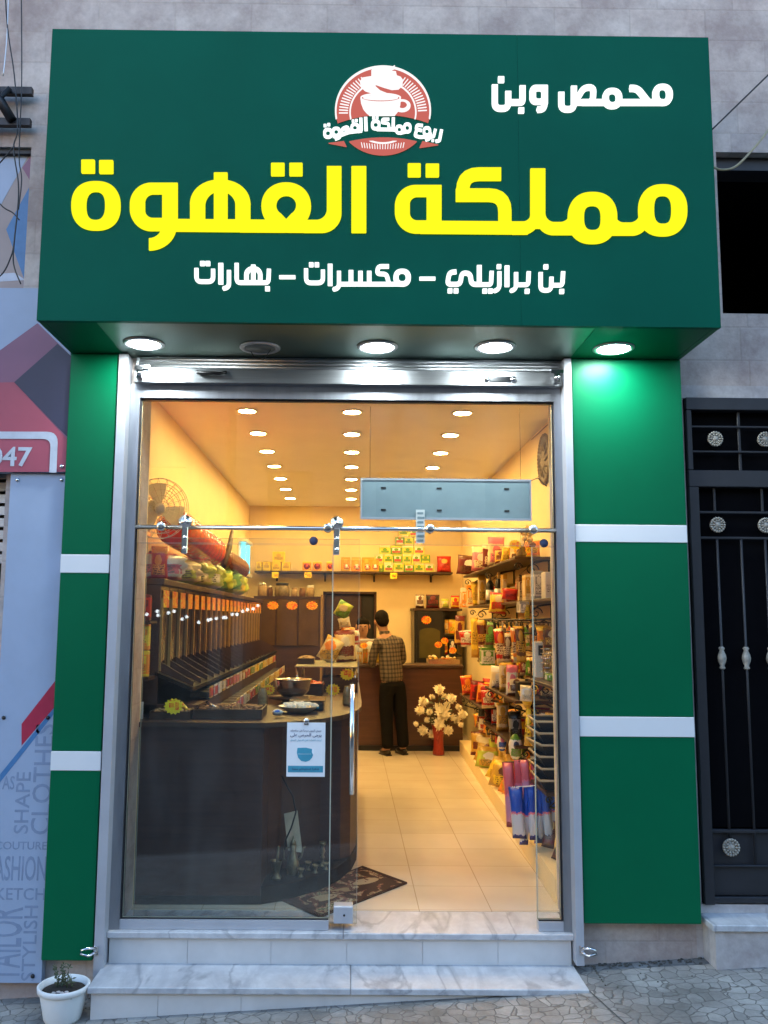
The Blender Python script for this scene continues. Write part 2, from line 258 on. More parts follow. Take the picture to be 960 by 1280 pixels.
def pack_print(name, cols, rough=.3):
    """a packet's print: coloured ends, a label with lines of lettering, a round picture; shifted a little on every packet"""
    mt, t, p = new(name); L = t.links.new; c = list(cols); c += [c[-1]]*(3-len(c))
    def m(op, a, b=None, c3=None):
        n = nd(t, 'ShaderNodeMath', operation=op)
        for i, x in enumerate((a, b, c3)):
            if x is None: continue
            if isinstance(x, (int, float)): n.inputs[i].default_value = x
            else: L(x, n.inputs[i])
        return n.outputs[0]
    tc = nd(t, 'ShaderNodeTexCoord'); s = nd(t, 'ShaderNodeSeparateXYZ'); L(tc.outputs['Generated'], s.inputs[0]); rd = nd(t, 'ShaderNodeObjectInfo').outputs['Random']
    nz = nd(t, 'ShaderNodeTexNoise', i_Scale=7, i_Detail=2); L(tc.outputs['Generated'], nz.inputs['Vector'])
    w = m('MULTIPLY', m('SUBTRACT', nz.outputs['Fac'], .5), .12); u = m('ADD', m('MAXIMUM', s.outputs[0], 0), w); v = m('ADD', m('ADD', s.outputs[2], w), m('MULTIPLY', m('SUBTRACT', rd, .5), .22))
    du = m('ABSOLUTE', m('SUBTRACT', u, .5)); ends = m('MAXIMUM', m('GREATER_THAN', v, .84), m('LESS_THAN', v, .10))
    lab = m('MULTIPLY', m('LESS_THAN', du, .36), m('LESS_THAN', m('ABSOLUTE', m('SUBTRACT', v, .36)), .15))
    cell = nd(t, 'ShaderNodeTexNoise', i_Scale=1, i_Detail=1); cb = nd(t, 'ShaderNodeCombineXYZ'); L(m('MULTIPLY', u, 22), cb.inputs[0]); L(m('MULTIPLY', m('FLOOR', m('MULTIPLY', v, 15)), 7.3), cb.inputs[2]); L(m('MULTIPLY', rd, 50), cb.inputs[1]); L(cb.outputs[0], cell.inputs['Vector'])
    txt = m('MULTIPLY', m('MULTIPLY', lab, m('LESS_THAN', du, .30)), m('MULTIPLY', m('GREATER_THAN', m('FRACT', m('MULTIPLY', v, 15)), .45), m('GREATER_THAN', cell.outputs['Fac'], .47)))
    dv = m('SUBTRACT', v, .64); rnd_ = m('LESS_THAN', m('ADD', m('MULTIPLY', du, du), m('MULTIPLY', m('MULTIPLY', dv, dv), 1.6)), .042)
    out = rgba(c[0]); prev = None
    for fac, col in ((ends, c[1]), (rnd_, c[2]), (lab, c[1]), (txt, [x*.25 for x in c[0]])):
        mx = nd(t, 'ShaderNodeMix', data_type='RGBA'); L(fac, mx.inputs[0])
        if prev is None: mx.inputs[6].default_value = out
        else: L(prev, mx.inputs[6])
        mx.inputs[7].default_value = rgba(col); prev = mx.outputs[2]
    L(prev, p.inputs['Base Color']); p.inputs['Roughness'].default_value = rough
    return mt
_pm = {}
def pm(*names, scale=5, rough=.3):
    if names not in _pm: _pm[names] = pack_print('print_' + '_'.join(names), [PC[n] for n in names], rough)
    return _pm[names]

# ---------------------------------------------------------------- builders
def wloc(o):
    v = Vector((0, 0, 0))
    while o: v = v + o.location; o = o.parent
    return v
def tag(o, label=None, cat=None, group=None, kind=None):
    if label: o['label'] = label
    if cat: o['category'] = cat
    if group: o['group'] = group
    if kind: o['kind'] = kind
    return o
def thing(name, label, cat, loc=(0, 0, 0), group=None):
    o = bpy.data.objects.new(name, None); COL.objects.link(o); o.location = loc; o.empty_display_size = .1
    return tag(o, label, cat, group)
def copy_tree(o, parent=None):
    c = o.copy(); COL.objects.link(c)
    if parent: c.parent = parent
    for ch in list(o.children): copy_tree(ch, c)
    return c
class MB:
    def __init__(s): s.v = []; s.f = []; s.m = []; s.mi = 0; s.sm = []
    def add(s, vs, fs, smooth=False):
        n = len(s.v); s.v += [tuple(v) for v in vs]
        for f in fs: s.f.append([i+n for i in f]); s.m.append(s.mi); s.sm.append(smooth)
        return s
    def mat(s, i): s.mi = i; return s
    def box(s, a, b, rot=0, ch=0):
        x0, x1 = sorted((a[0], b[0])); y0, y1 = sorted((a[1], b[1])); z0, z1 = sorted((a[2], b[2]))
        if ch:
            c = min(ch, (x1-x0)*.45, (y1-y0)*.45, (z1-z0)*.45); vs = []
            for z, i in ((z0, c), (z0+c, 0), (z1-c, 0), (z1, c)):
                for px, py in ((x0+i, y0+i+(c-i)), (x0+i+(c-i), y0+i), (x1-i-(c-i), y0+i), (x1-i, y0+i+(c-i)), (x1-i, y1-i-(c-i)), (x1-i-(c-i), y1-i), (x0+i+(c-i), y1-i), (x0+i, y1-i-(c-i))):
                    vs.append((px, py, z))
            fs = [list(range(7, -1, -1)), list(range(24, 32))]
            for l in range(3):
                for k in range(8): fs.append([l*8+k, l*8+(k+1) % 8, (l+1)*8+(k+1) % 8, (l+1)*8+k])
        else:
            vs = [(x0, y0, z0), (x1, y0, z0), (x1, y1, z0), (x0, y1, z0), (x0, y0, z1), (x1, y0, z1), (x1, y1, z1), (x0, y1, z1)]
            fs = [[3, 2, 1, 0], [4, 5, 6, 7], [0, 1, 5, 4], [1, 2, 6, 5], [2, 3, 7, 6], [3, 0, 4, 7]]
        if rot:
            cx, cy = (x0+x1)/2, (y0+y1)/2; c_, s_ = math.cos(rot), math.sin(rot)
            vs = [(cx+(x-cx)*c_-(y-cy)*s_, cy+(x-cx)*s_+(y-cy)*c_, z) for x, y, z in vs]
        return s.add(vs, fs)
    def tube(s, pts, r, n=8, cap=True):
        pts = [Vector(p) for p in pts]; rs = r if isinstance(r, (list, tuple)) else [r]*len(pts); vs = []; up = None
        for i, p in enumerate(pts):
            d = (pts[min(i+1, len(pts)-1)]-pts[max(i-1, 0)]).normalized()
            if up is None: up = Vector((0, 0, 1)) if abs(d.z) < .9 else Vector((1, 0, 0))
            a = d.cross(up).normalized(); b = a.cross(d).normalized(); up = b
            for k in range(n):
                t = 2*math.pi*k/n; vs.append(p + a*(math.cos(t)*rs[i]) + b*(math.sin(t)*rs[i]))
        fs = []
        for i in range(len(pts)-1):
            for k in range(n): fs.append([i*n+k, i*n+(k+1) % n, (i+1)*n+(k+1) % n, (i+1)*n+k])
        s.add(vs, fs, True)
        if cap: 
            base = len(s.v)-len(vs)
            s.f += [[base+k for k in range(n-1, -1, -1)], [base+len(vs)-n+k for k in range(n)]]; s.m += [s.mi]*2; s.sm += [False]*2
        return s
    def lathe(s, prof, c, axis=(0, 0, 1), n=20, scl=(1, 1), smooth=True):
        ax = Vector(axis).normalized(); a = ax.orthogonal().normalized() if abs(ax.z) < .99 else Vector((1, 0, 0)); b = ax.cross(a); c = Vector(c); vs = []; fs = []
        for r, h in prof:
            for k in range(n):
                t = 2*math.pi*k/n; vs.append(c + a*(r*math.cos(t)*scl[0]) + b*(r*math.sin(t)*scl[1]) + ax*h)
        for i in range(len(prof)-1):
            for k in range(n): fs.append([i*n+k, i*n+(k+1) % n, (i+1)*n+(k+1) % n, (i+1)*n+k])
        fs += [list(range(n-1, -1, -1)), [(len(prof)-1)*n+k for k in range(n)]]
        return s.add(vs, fs, smooth)
    def prism(s, pts, y0, y1):
        """polygon in x-z, pushed from y0 (front) to y1"""
        n = len(pts); vs = [(x, y0, z) for x, z in pts] + [(x, y1, z) for x, z in pts]
        area = sum(pts[i][0]*pts[(i+1) % n][1]-pts[(i+1) % n][0]*pts[i][1] for i in range(n))
        fr = list(range(n)); fs = [fr if area > 0 else fr[::-1], [i+n for i in (fr[::-1] if area > 0 else fr)]] + [[i, i+n, (i+1) % n+n, (i+1) % n] for i in range(n)]
        return s.add(vs, fs)
    def slab(s, pts, z0, z1):
        n = len(pts); vs = [(x, y, z0) for x, y in pts] + [(x, y, z1) for x, y in pts]
        return s.add(vs, [list(range(n-1, -1, -1)), list(range(n, 2*n))] + [[i, (i+1) % n, (i+1) % n+n, i+n] for i in range(n)])
    def ball(s, c, r, n=10, m=7, noise=0):
        rx, ry, rz = r if isinstance(r, (tuple, list)) else (r, r, r); vs = []; fs = []
        for i in range(1, m):
            p = math.pi*i/m
            for k in range(n):
                t = 2*math.pi*k/n; q = 1+rnd.uniform(-noise, noise)
                vs.append((c[0]+rx*q*math.sin(p)*math.cos(t), c[1]+ry*q*math.sin(p)*math.sin(t), c[2]+rz*q*math.cos(p)))
        vs += [(c[0], c[1], c[2]+rz), (c[0], c[1], c[2]-rz)]; a = len(vs)-2
        for i in range(m-2):
            for k in range(n): fs.append([i*n+k, (i+1)*n+k, (i+1)*n+(k+1) % n, i*n+(k+1) % n])
        for k in range(n): fs.append([a, k, (k+1) % n]); fs.append([a+1, (m-2)*n+(k+1) % n, (m-2)*n+k])
        return s.add(vs, fs, True)
    def pillow(s, c, w, h, d, rot=0, tilt=0, wr=.12, nx=8, nz=10, seal=.06, roll=0):
        """plastic packet: sealed flat top and bottom, bulging middle, wrinkled; stands on c"""
        vs = []; fs = []; cr, sr = math.cos(rot), math.sin(rot); ct, st = math.cos(tilt), math.sin(tilt); cl, sl = math.cos(roll), math.sin(roll)
        for side in (-1, 1):
            for j in range(nz+1):
                v = j/nz
                for i in range(nx+1):
                    u = i/nx*2-1; vv = v*2-1
                    g = max(0, 1-abs(u)**3.2)**.6*max(0, 1-(abs(vv)/(1-seal) if abs(vv) < 1-seal else 1)**4)**.6
                    edge = (i in (0, nx)) or (j in (0, nz))
                    q = g*(1 + (0 if edge else rnd.uniform(-wr, wr)*2)); x = u*w/2*(1-.07*(1-abs(vv)**2)) ; z = v*h
                    y = side*d/2*q
                    x, z = x*cl - (z-h/2)*sl, x*sl + (z-h/2)*cl + h/2
                    y, z = y*ct - z*st, y*st + z*ct
                    vs.append((c[0]+x*cr-y*sr, c[1]+x*sr+y*cr, c[2]+z))
        N = (nx+1)*(nz+1)
        for sd_ in (0, 1):
            for j in range(nz):
                for i in range(nx):
                    a = sd_*N+j*(nx+1)+i; q = [a, a+1, a+nx+2, a+nx+1]; fs.append(q if sd_ == 0 else q[::-1])
        return s.add(vs, fs, True)
    def build(s, name, mats, parent=None, weld=False):
        o0 = wloc(parent) if parent else Vector((0, 0, 0))
        me = bpy.data.meshes.new(name); me.from_pydata([(v[0]-o0.x, v[1]-o0.y, v[2]-o0.z) for v in s.v], [], s.f)
        for mt in (mats if isinstance(mats, (list, tuple)) else [mats]): me.materials.append(mt)
        me.polygons.foreach_set('material_index', s.m); me.polygons.foreach_set('use_smooth', s.sm)
        bm = bmesh.new(); bm.from_mesh(me)
        if weld: bmesh.ops.remove_doubles(bm, verts=bm.verts, dist=1e-4)
        bmesh.ops.recalc_face_normals(bm, faces=bm.faces); bm.to_mesh(me); bm.free()
        me.update(); o = bpy.data.objects.new(name, me); COL.objects.link(o)
        if parent: o.parent = parent
        return o
    def place(s, name, mats, label, cat, group=None, weld=False):
        """top-level one-mesh thing, origin at its base"""
        a = np.array(s.v); c = Vector(((a[:, 0].min()+a[:, 0].max())/2, (a[:, 1].min()+a[:, 1].max())/2, a[:, 2].min()))
        s.v = [(v[0]-c.x, v[1]-c.y, v[2]-c.z) for v in s.v]
        o = s.build(name, mats, None, weld); o.location = c
        return tag(o, label, cat, group)
def struct(name, mb, mats): return tag(mb.build(name, mats), kind='structure')
def ordinal(i): return ['first', 'second', 'third', 'fourth', 'fifth', 'sixth', 'seventh', 'eighth', 'ninth', 'tenth', 'eleventh', 'twelfth', 'thirteenth', 'fourteenth', 'fifteenth', 'sixteenth', 'seventeenth', 'eighteenth', 'nineteenth', 'twentieth', 'twenty-first', 'twenty-second', 'twenty-third', 'twenty-fourth'][i]
def arc(c, r, a0, a1, n, plane='xz', y=0, ry=None):
    ry = r if ry is None else ry; out = []
    for i in range(n+1):
        t = R(a0+(a1-a0)*i/n); p, q = c[0]+r*math.cos(t), c[1]+ry*math.sin(t)
        out.append((p, y, q) if plane == 'xz' else (p, q))
    return out
def skin_mesh(name, nodes, edges, mat, parent, sub=2):
    """one continuous surface grown over a joint skeleton (local coordinates of parent)"""
    me = bpy.data.meshes.new(name); me.from_pydata([n[0] for n in nodes], edges, []); o = bpy.data.objects.new(name, me); COL.objects.link(o)
    md = o.modifiers.new('s', 'SKIN'); md.use_smooth_shade = True; md.branch_smoothing = .6
    for i, n in enumerate(nodes):
        sv = me.skin_vertices[0].data[i]; r = n[1]; sv.radius = (r, r) if not isinstance(r, tuple) else r; sv.use_root = (i == 0)
    sb = o.modifiers.new('u', 'SUBSURF'); sb.levels = sub; sb.render_levels = sub
    dg = bpy.context.evaluated_depsgraph_get(); m2 = bpy.data.meshes.new_from_object(o.evaluated_get(dg)); bpy.data.objects.remove(o)
    m2.materials.clear(); m2.materials.append(mat); m2.name = name
    for p in m2.polygons: p.use_smooth = True
    q = bpy.data.objects.new(name, m2); COL.objects.link(q); q.parent = parent
    return q
# ---------------------------------------------------------------- lettering: signed-distance shapes -> outlines -> solid letters
def fillet(pts, r, n=5):
    out = [pts[0]]
    for i in range(1, len(pts)-1):
        a, b, c = (np.array(p, float) for p in (pts[i-1], pts[i], pts[i+1])); da, dc = a-b, c-b; la, lc = np.linalg.norm(da), np.linalg.norm(dc)
        rr = min(r, la*.5 if i > 1 else la*.95, lc*.5 if i < len(pts)-2 else lc*.95); p0, p1 = b+da/la*rr, b+dc/lc*rr
        for k in range(n+1):
            t = k/n; out.append(tuple((1-t)**2*p0+2*t*(1-t)*b+t*t*p1))
    out.append(pts[-1]); return out
def sdf(ops, X, Y):
    D = np.full(X.shape, 1e3)
    for op in ops:
        sg, kind, a = op[0], op[1], op[2:]
        if kind == 'rr':
            x0, y0, x1, y1, r = a; r = r if isinstance(r, (tuple, list)) else (r,)*4
            cx, cy = (x0+x1)/2, (y0+y1)/2; dx, dy = X-cx, Y-cy
            rad = np.where(dx < 0, np.where(dy < 0, r[0], r[3]), np.where(dy < 0, r[1], r[2]))
            qx, qy = np.abs(dx)-(x1-x0)/2+rad, np.abs(dy)-(y1-y0)/2+rad
            d = np.minimum(np.maximum(qx, qy), 0)+np.hypot(np.maximum(qx, 0), np.maximum(qy, 0))-rad
        elif kind == 'el':
            cx, cy, rx, ry, n = a; d = ((np.abs((X-cx)/rx)**n+np.abs((Y-cy)/ry)**n)**(1/n)-1)*min(rx, ry)
        elif kind == 'st':
            pts, w = a[0], a[1]; round_ = len(a) > 2; d = np.full(X.shape, 1e3)
            for i in range(len(pts)-1):
                (ax, ay), (bx, by) = pts[i], pts[i+1]; L = math.hypot(bx-ax, by-ay)
                if L < 1e-6: continue
                ux, uy = (bx-ax)/L, (by-ay)/L; t = (X-ax)*ux+(Y-ay)*uy; s = np.abs(-(X-ax)*uy+(Y-ay)*ux); tc = np.clip(t, 0, L)
                ds = np.hypot(t-tc, s)-w/2
                if not round_ and i == 0: ds = np.maximum(ds, -t)
                if not round_ and i == len(pts)-2: ds = np.maximum(ds, t-L)
                d = np.minimum(d, ds)
        elif kind == 'poly':
            P = a[0]; inside = np.zeros(X.shape, bool); d = np.full(X.shape, 1e3)
            for i in range(len(P)):
                (ax, ay), (bx, by) = P[i], P[(i+1) % len(P)]; L2 = (bx-ax)**2+(by-ay)**2+1e-9; t = np.clip(((X-ax)*(bx-ax)+(Y-ay)*(by-ay))/L2, 0, 1)
                d = np.minimum(d, np.hypot(X-ax-t*(bx-ax), Y-ay-t*(by-ay)))
                if ay != by: inside ^= ((ay > Y) != (by > Y)) & (X < (bx-ax)*(Y-ay)/(by-ay)+ax)
            d = np.where(inside, -d, d)
        D = np.minimum(D, d) if sg == '+' else np.maximum(D, -d)
    return D
def contours(ops, x0, y0, x1, y1, step):
    xs = np.arange(x0, x1+step, step); ys = np.arange(y0, y1+step, step); X, Y = np.meshgrid(xs, ys); D = sdf(ops, X, Y)+1e-5
    nxt = {}; pos = {}
    neg = D < 0; c = neg[:-1, :-1].astype(int)+2*neg[:-1, 1:]+4*neg[1:, 1:]+8*neg[1:, :-1]
    def pt(k):
        if k in pos: return
        j, i, h = k; a = D[j, i]; b = D[j, i+1] if h else D[j+1, i]; t = a/(a-b)
        pos[k] = (xs[i]+(t*step if h else 0), ys[j]+(0 if h else t*step))
    T = {1: [(3, 0)], 2: [(0, 1)], 3: [(3, 1)], 4: [(1, 2)], 5: [(3, 2), (1, 0)], 6: [(0, 2)], 7: [(3, 2)], 8: [(2, 3)], 9: [(2, 0)], 10: [(0, 3), (2, 1)], 11: [(2, 1)], 12: [(1, 3)], 13: [(1, 0)], 14: [(0, 3)]}
    for j, i in zip(*np.nonzero((c > 0) & (c < 15))):
        K = [(j, i, 1), (j, i+1, 0), (j+1, i, 1), (j, i, 0)]
        for a, b in T[c[j, i]]: pt(K[a]); pt(K[b]); nxt[K[a]] = K[b]
    loops = []
    while nxt:
        k0 = next(iter(nxt)); loop = []; k = k0
        while k in nxt: loop.append(pos[k]); k = nxt.pop(k)
        if len(loop) > 5:
            out = [loop[0]]
            for q in range(1, len(loop)-1):
                a, b, d = out[-1], loop[q], loop[q+1]
                if abs((b[0]-a[0])*(d[1]-a[1])-(b[1]-a[1])*(d[0]-a[0])) > .02*step*math.hypot(d[0]-a[0], d[1]-a[1]) or math.hypot(b[0]-a[0], b[1]-a[1]) > 6: out.append(b)
            loops.append(out)
    return loops
def curve_mesh(name, loops, ext):
    cu = bpy.data.curves.new(name, 'CURVE'); cu.dimensions = '2D'; cu.fill_mode = 'BOTH'; cu.extrude = ext
    for lp in loops:
        sp = cu.splines.new('POLY'); sp.points.add(len(lp)-1); sp.use_cyclic_u = True
        for p, q in zip(sp.points, lp): p.co = (q[0], q[1], 0, 1)
    o = bpy.data.objects.new(name, cu); COL.objects.link(o); dg = bpy.context.evaluated_depsgraph_get(); me = bpy.data.meshes.new_from_object(o.evaluated_get(dg))
    bpy.data.objects.remove(o); bpy.data.curves.remove(cu); return me
def finish(me, name, mat, parent, f):
    """put a flat letter mesh (x, y, depth) into the world through f, under parent"""
    o0 = wloc(parent)
    for v in me.vertices: v.co = f(v.co)-o0
    bm = bmesh.new(); bm.from_mesh(me); bmesh.ops.recalc_face_normals(bm, faces=bm.faces); bm.to_mesh(me); bm.free()
    me.materials.clear(); me.materials.append(mat); me.name = name
    o = bpy.data.objects.new(name, me); COL.objects.link(o); o.parent = parent; return o
def letters(name, ops, bbox, plane_y, mat, parent, ext=.006, step=.5):
    lp = contours(ops, *bbox, step); w = [[(lambda p: (p.x, p.z))(at('y', plane_y, *q)) for q in l] for l in lp]
    return finish(curve_mesh(name, w, ext), name, mat, parent, lambda c: Vector((c.x, plane_y-c.z, c.y)))
import unicodedata
_F = {}
for cp in list(range(0xFE80, 0xFEFD)):
    d = unicodedata.decomposition(chr(cp)).split()
    if len(d) >= 2: _F.setdefault(tuple(int(x, 16) for x in d[1:]), {})[d[0]] = chr(cp)
def shape_arabic(s):
    out = []; n = len(s)
    def joins(ch): return (ord(ch),) in _F and '<initial>' in _F[(ord(ch),)]
    i = 0
    while i < n:
        ch = s[i]; key = (ord(ch),)
        if ch == 'ل' and i+1 < n and (ord(ch), ord(s[i+1])) in _F:
            prev = i > 0 and joins(s[i-1]); out.append(_F[(ord(ch), ord(s[i+1]))]['<final>' if prev else '<isolated>']); i += 2; continue
        if key not in _F: out.append(ch); i += 1; continue
        prev = i > 0 and joins(s[i-1]); nx = i+1 < n and (ord(s[i+1]),) in _F and joins(ch)
        fm = '<medial>' if prev and nx else '<final>' if prev else '<initial>' if nx else '<isolated>'
        out.append(_F[key].get(fm, _F[key].get('<isolated>', ch))); i += 1
    return ''.join(reversed(out))
def text_mesh(s, bold=0, ext=.001):
    cu = bpy.data.curves.new('t', 'FONT'); cu.body = s; cu.size = 1; cu.align_x = 'CENTER'; cu.align_y = 'CENTER'; cu.offset = bold; cu.extrude = ext; cu.resolution_u = 3
    o = bpy.data.objects.new('t', cu); COL.objects.link(o); dg = bpy.context.evaluated_depsgraph_get(); me = bpy.data.meshes.new_from_object(o.evaluated_get(dg))
    bpy.data.objects.remove(o); bpy.data.curves.remove(cu); return me
def text_box(name, s, x0, z0, x1, z1, y, mat, parent, bold=0, rot=0, depth=.0012):
    """fit a line of writing into the rectangle x0..x1, z0..z1 on the plane y (rot in quarter turns)"""
    me = text_mesh(s, bold, 1)
    a = np.array([v.co for v in me.vertices]); mn, mx = a.min(0), a.max(0)
    def f(c):
        u, v = (c.x-mn[0])/(mx[0]-mn[0]), (c.y-mn[1])/(mx[1]-mn[1])
        if rot: u, v = 1-v, u
        return Vector((x0+(x1-x0)*u, y-depth*(.5+.5*c.z), z0+(z1-z0)*v))
    return finish(me, name, mat, parent, f)

# ================================================================ LARGE STRUCTURE
# pavement, kerb, road: gently rising to the right
def sloped(name, y0, y1, dz0, dz1, mat, th=.3):
    b = MB(); xs = (-70, 70)
    v = [(x, y, ground_z(x)+dz) for x in xs for y, dz in ((y0, dz0), (y1, dz1))]
    b.add([v[0], v[2], v[3], v[1]], [[0, 1, 2, 3]]); lo = [(p[0], p[1], p[2]-th) for p in (v[0], v[2], v[3], v[1])]
    b.add([v[0], v[2], v[3], v[1]]+lo, [[7, 6, 5, 4], [0, 4, 5, 1], [1, 5, 6, 2], [2, 6, 7, 3], [3, 7, 4, 0]])
    return struct(name, b, mat)
sloped('pavement', -2.6, .3, 0, 0, M['paving'])
sloped('kerb', -2.75, -2.603, -.005, -.005, M['kerb'])
sloped('road', -70, -2.75, -.14, -.14, M['asphalt'], .2)
M['kerb_dark'] = plain('joint_filler', (.08, .075, .07), .9)
b = MB()
for xj in (1.62,):
    p = [(xj-.003, -2.6), (xj+.003, -2.6), (xj-.47, -.03), (xj-.476, -.03)]
    b.add([(q[0], q[1], ground_z(q[0])+.004) for q in p], [[0, 1, 2, 3]])
struct('pavement_joint', b, M['kerb_dark'])

# ---- the stone building with the shop in it
SB = thing('stone_building', 'pale limestone block building whose ground floor holds the lit coffee shop', 'building', (0, .2, -.3))
SX0, SX1, SZ0, SZ1, YP, YS = -1.587, 1.862, 3.072, 4.654, -.10, -.648
def wall_with_openings(b, x0, x1, z0, z1, holes, y0=0, y1=.35):
    xs = sorted({x0, x1, *[h[0] for h in holes], *[h[1] for h in holes]}); zs = sorted({z0, z1, *[h[2] for h in holes], *[h[3] for h in holes]})
    for i in range(len(xs)-1):
        for j in range(len(zs)-1):
            cx, cz = (xs[i]+xs[i+1])/2, (zs[j]+zs[j+1])/2
            if any(h[0] < cx < h[1] and h[2] < cz < h[3] for h in holes): continue
            b.box((xs[i], y0, zs[j]), (xs[i+1], y1, zs[j+1]))
SHOP = (-1.23, 1.21, -.08, 2.93); WIN = (2.16, 3.6, 3.383, 4.382); GATE = (1.905, 3.25, .09, 2.875); POST = (-3.4, -1.915, 3.46, 4.36); NSH = (-4.2, -1.95, -.1, 2.5)
b = MB(); wall_with_openings(b, -9, 9, 2.95, 9, [WIN, POST]); wall_with_openings(b, -9, 1.87, -1.1, 2.95, [SHOP, NSH])
b.build('stone_facade', M['stone'], SB)
b = MB(); wall_with_openings(b, 1.87, 9, -1.1, 2.95, [GATE]); b.build('pale_stone_facade', M['stone_pale'], SB)
XL, XR, YB, ZC = -1.52, 1.67, 8.15, 3.275
def inner(name, a, c): 
    b = MB(); b.box(a, c); return b.build(name, M['wallpaint'], SB)
inner('interior_wall', (XL-.2, .353, F0-.2), (XL, YB, ZC+.1)); inner('interior_wall', (XR, .353, F0-.2), (XR+.2, YB, ZC+.1))
b = MB(); wall_with_openings(b, XL, XR, F0, ZC+.1, [(-.40, .39, F0, 2.0)], YB, YB+.2); b.build('interior_wall', M['wallpaint'], SB)
b = MB(); b.box((XL, .35, 2.93), (XR, .37, ZC+.05)); b.box((XL, .352, F0), (SHOP[0], .37, 2.93)); b.box((SHOP[1], .352, F0), (XR, .37, 2.93)); b.build('interior_wall', M['wallpaint'], SB)
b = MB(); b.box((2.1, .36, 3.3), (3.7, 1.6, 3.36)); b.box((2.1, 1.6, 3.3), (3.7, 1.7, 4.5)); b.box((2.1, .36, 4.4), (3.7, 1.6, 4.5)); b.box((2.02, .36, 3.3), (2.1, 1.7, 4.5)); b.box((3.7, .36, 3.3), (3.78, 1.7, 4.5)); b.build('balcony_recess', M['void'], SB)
b = MB(); b.box((2.16, .06, 4.30), (3.6, .2, 4.379)); b.build('shutter_box', M['gateiron'], SB)
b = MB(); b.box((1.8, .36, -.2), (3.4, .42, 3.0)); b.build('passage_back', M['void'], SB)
b = MB(); b.box((XL, .293, F0-.2), (XR, YB+.2, F0)); struct('shop_floor', b, M['tile'])
b = MB(); b.box((XL, .37, ZC), (XR, YB, ZC+.08)); struct('shop_ceiling', b, M['ceilpaint'])
b = MB(); b.box((-.6, YB+.201, F0-.3), (.6, YB+.24, 2.25)); b.build('doorway_back', M['void'], SB)

# ---- marble steps
ST = thing('marble_steps', 'two grey veined marble steps with tiled risers leading up to the shop door', 'steps', (0, -.15, -.4))
b = MB(); b.box((-1.262, -.065, F0-.034), (-.02, .292, F0-.002), ch=.004); b.box((-.018, -.065, F0-.034), (1.198, .292, F0-.002), ch=.004); b.build('sill_slab', M['marble'], ST)
def riser(y, z0, z1, xs):
    b = MB()
    for i in range(len(xs)-1): b.box((xs[i]+.0015, y, z0), (xs[i+1]-.0015, y+.03, z1))
    b.box((xs[0], y+.004, z0), (xs[-1], y+.03, z1)); return b
riser(-.035, -.215, F0-.034, [-1.255, -.84, -.40, .0, .40, .80, 1.19]).build('riser', M['marble_side'], ST)
b = MB(); b.box((-1.275, -.34, -.245), (.02, -.006, -.213), ch=.004); b.box((.022, -.34, -.245), (1.2, -.006, -.213), ch=.004); b.build('tread_slab', M['marble'], ST)
riser(-.315, -.6, -.245, [-1.262, -.93, -.52, -.11, .30, .72, 1.16]).build('riser', M['marble_side'], ST)
for a_, c_ in ((-1.262, -1.23), (1.13, 1.16)):
    b = MB(); b.box((a_, -.285, -.6), (c_, .0, -.246)); b.build('side_riser', M['marble_side'], ST)
ST2 = thing('marble_platform', 'low pale stone step with a grey slab in front of the dark iron gate', 'step', (2.5, -.08, -.2))
b = MB(); b.box((1.885, -.19, .012), (3.4, .055, .045), ch=.004); b.build('slab', M['marble'], ST2)
b = MB(); b.box((1.905, -.165, -.5), (2.29, -.13, .012)); b.box((2.296, -.165, -.5), (2.80, -.13, .012)); b.box((2.806, -.165, -.5), (3.38, -.13, .012)); b.box((1.905, -.13, -.5), (3.38, 0, .011)); b.build('riser', M['stone_pale'], ST2)

# ---- sign
SG = thing('shop_sign', 'wide dark green box sign with lit yellow and white Arabic lettering above the shop door', 'sign', ((SX0+SX1)/2, -.32, SZ0))
xseam = at('y', YS, 650, 300).x
b = MB(); b.box((SX0, YS, SZ0), (xseam-.0005, YS+.03, SZ1)); b.box((xseam+.0005, YS, SZ0), (SX1, YS+.03, SZ1)); b.box((SX0+.02, YS+.003, SZ0+.02), (SX1-.02, YS+.034, SZ1-.02))
b.build('front_panel', M['green_sign'], SG)
b = MB(); b.box((SX0+.001, YS+.035, SZ0+.001), (SX0+.03, -.003, SZ1-.001)); b.box((SX1-.03, YS+.035, SZ0+.001), (SX1-.001, -.003, SZ1-.001)); b.box((SX0+.032, YS+.035, SZ1-.03), (SX1-.032, -.003, SZ1-.001)); b.build('side_panel', M['green'], SG)
xa, xb = at('y', YP, 153, 450).x, at('y', YP, 713, 450).x
for a_, c_ in ((SX0+.032, xa-.001), (xb+.001, SX1-.032)):
    b = MB(); b.box((a_, YS+.036, SZ0+.002), (c_, -.003, SZ0+.012)); b.build('end_soffit', M['green'], SG)
b = MB(); b.box((xa, YS+.036, SZ0+.004), (xb, -.003, SZ0+.014)); b.build('soffit', M['soffit'], SG)
YF = YS-.003
def rr(x0, y0, x1, y1, r=1.2): return ('+', 'rr', x0, y0, x1, y1, r)
def st(pts, w, r=0): return ('+', 'st', fillet(pts, r) if r else pts, w)
def base_line(x0, y0, x1, y1, h): return ('+', 'poly', [(x0, y0), (x1, y1), (x1, y1+h), (x0, y0+h)])
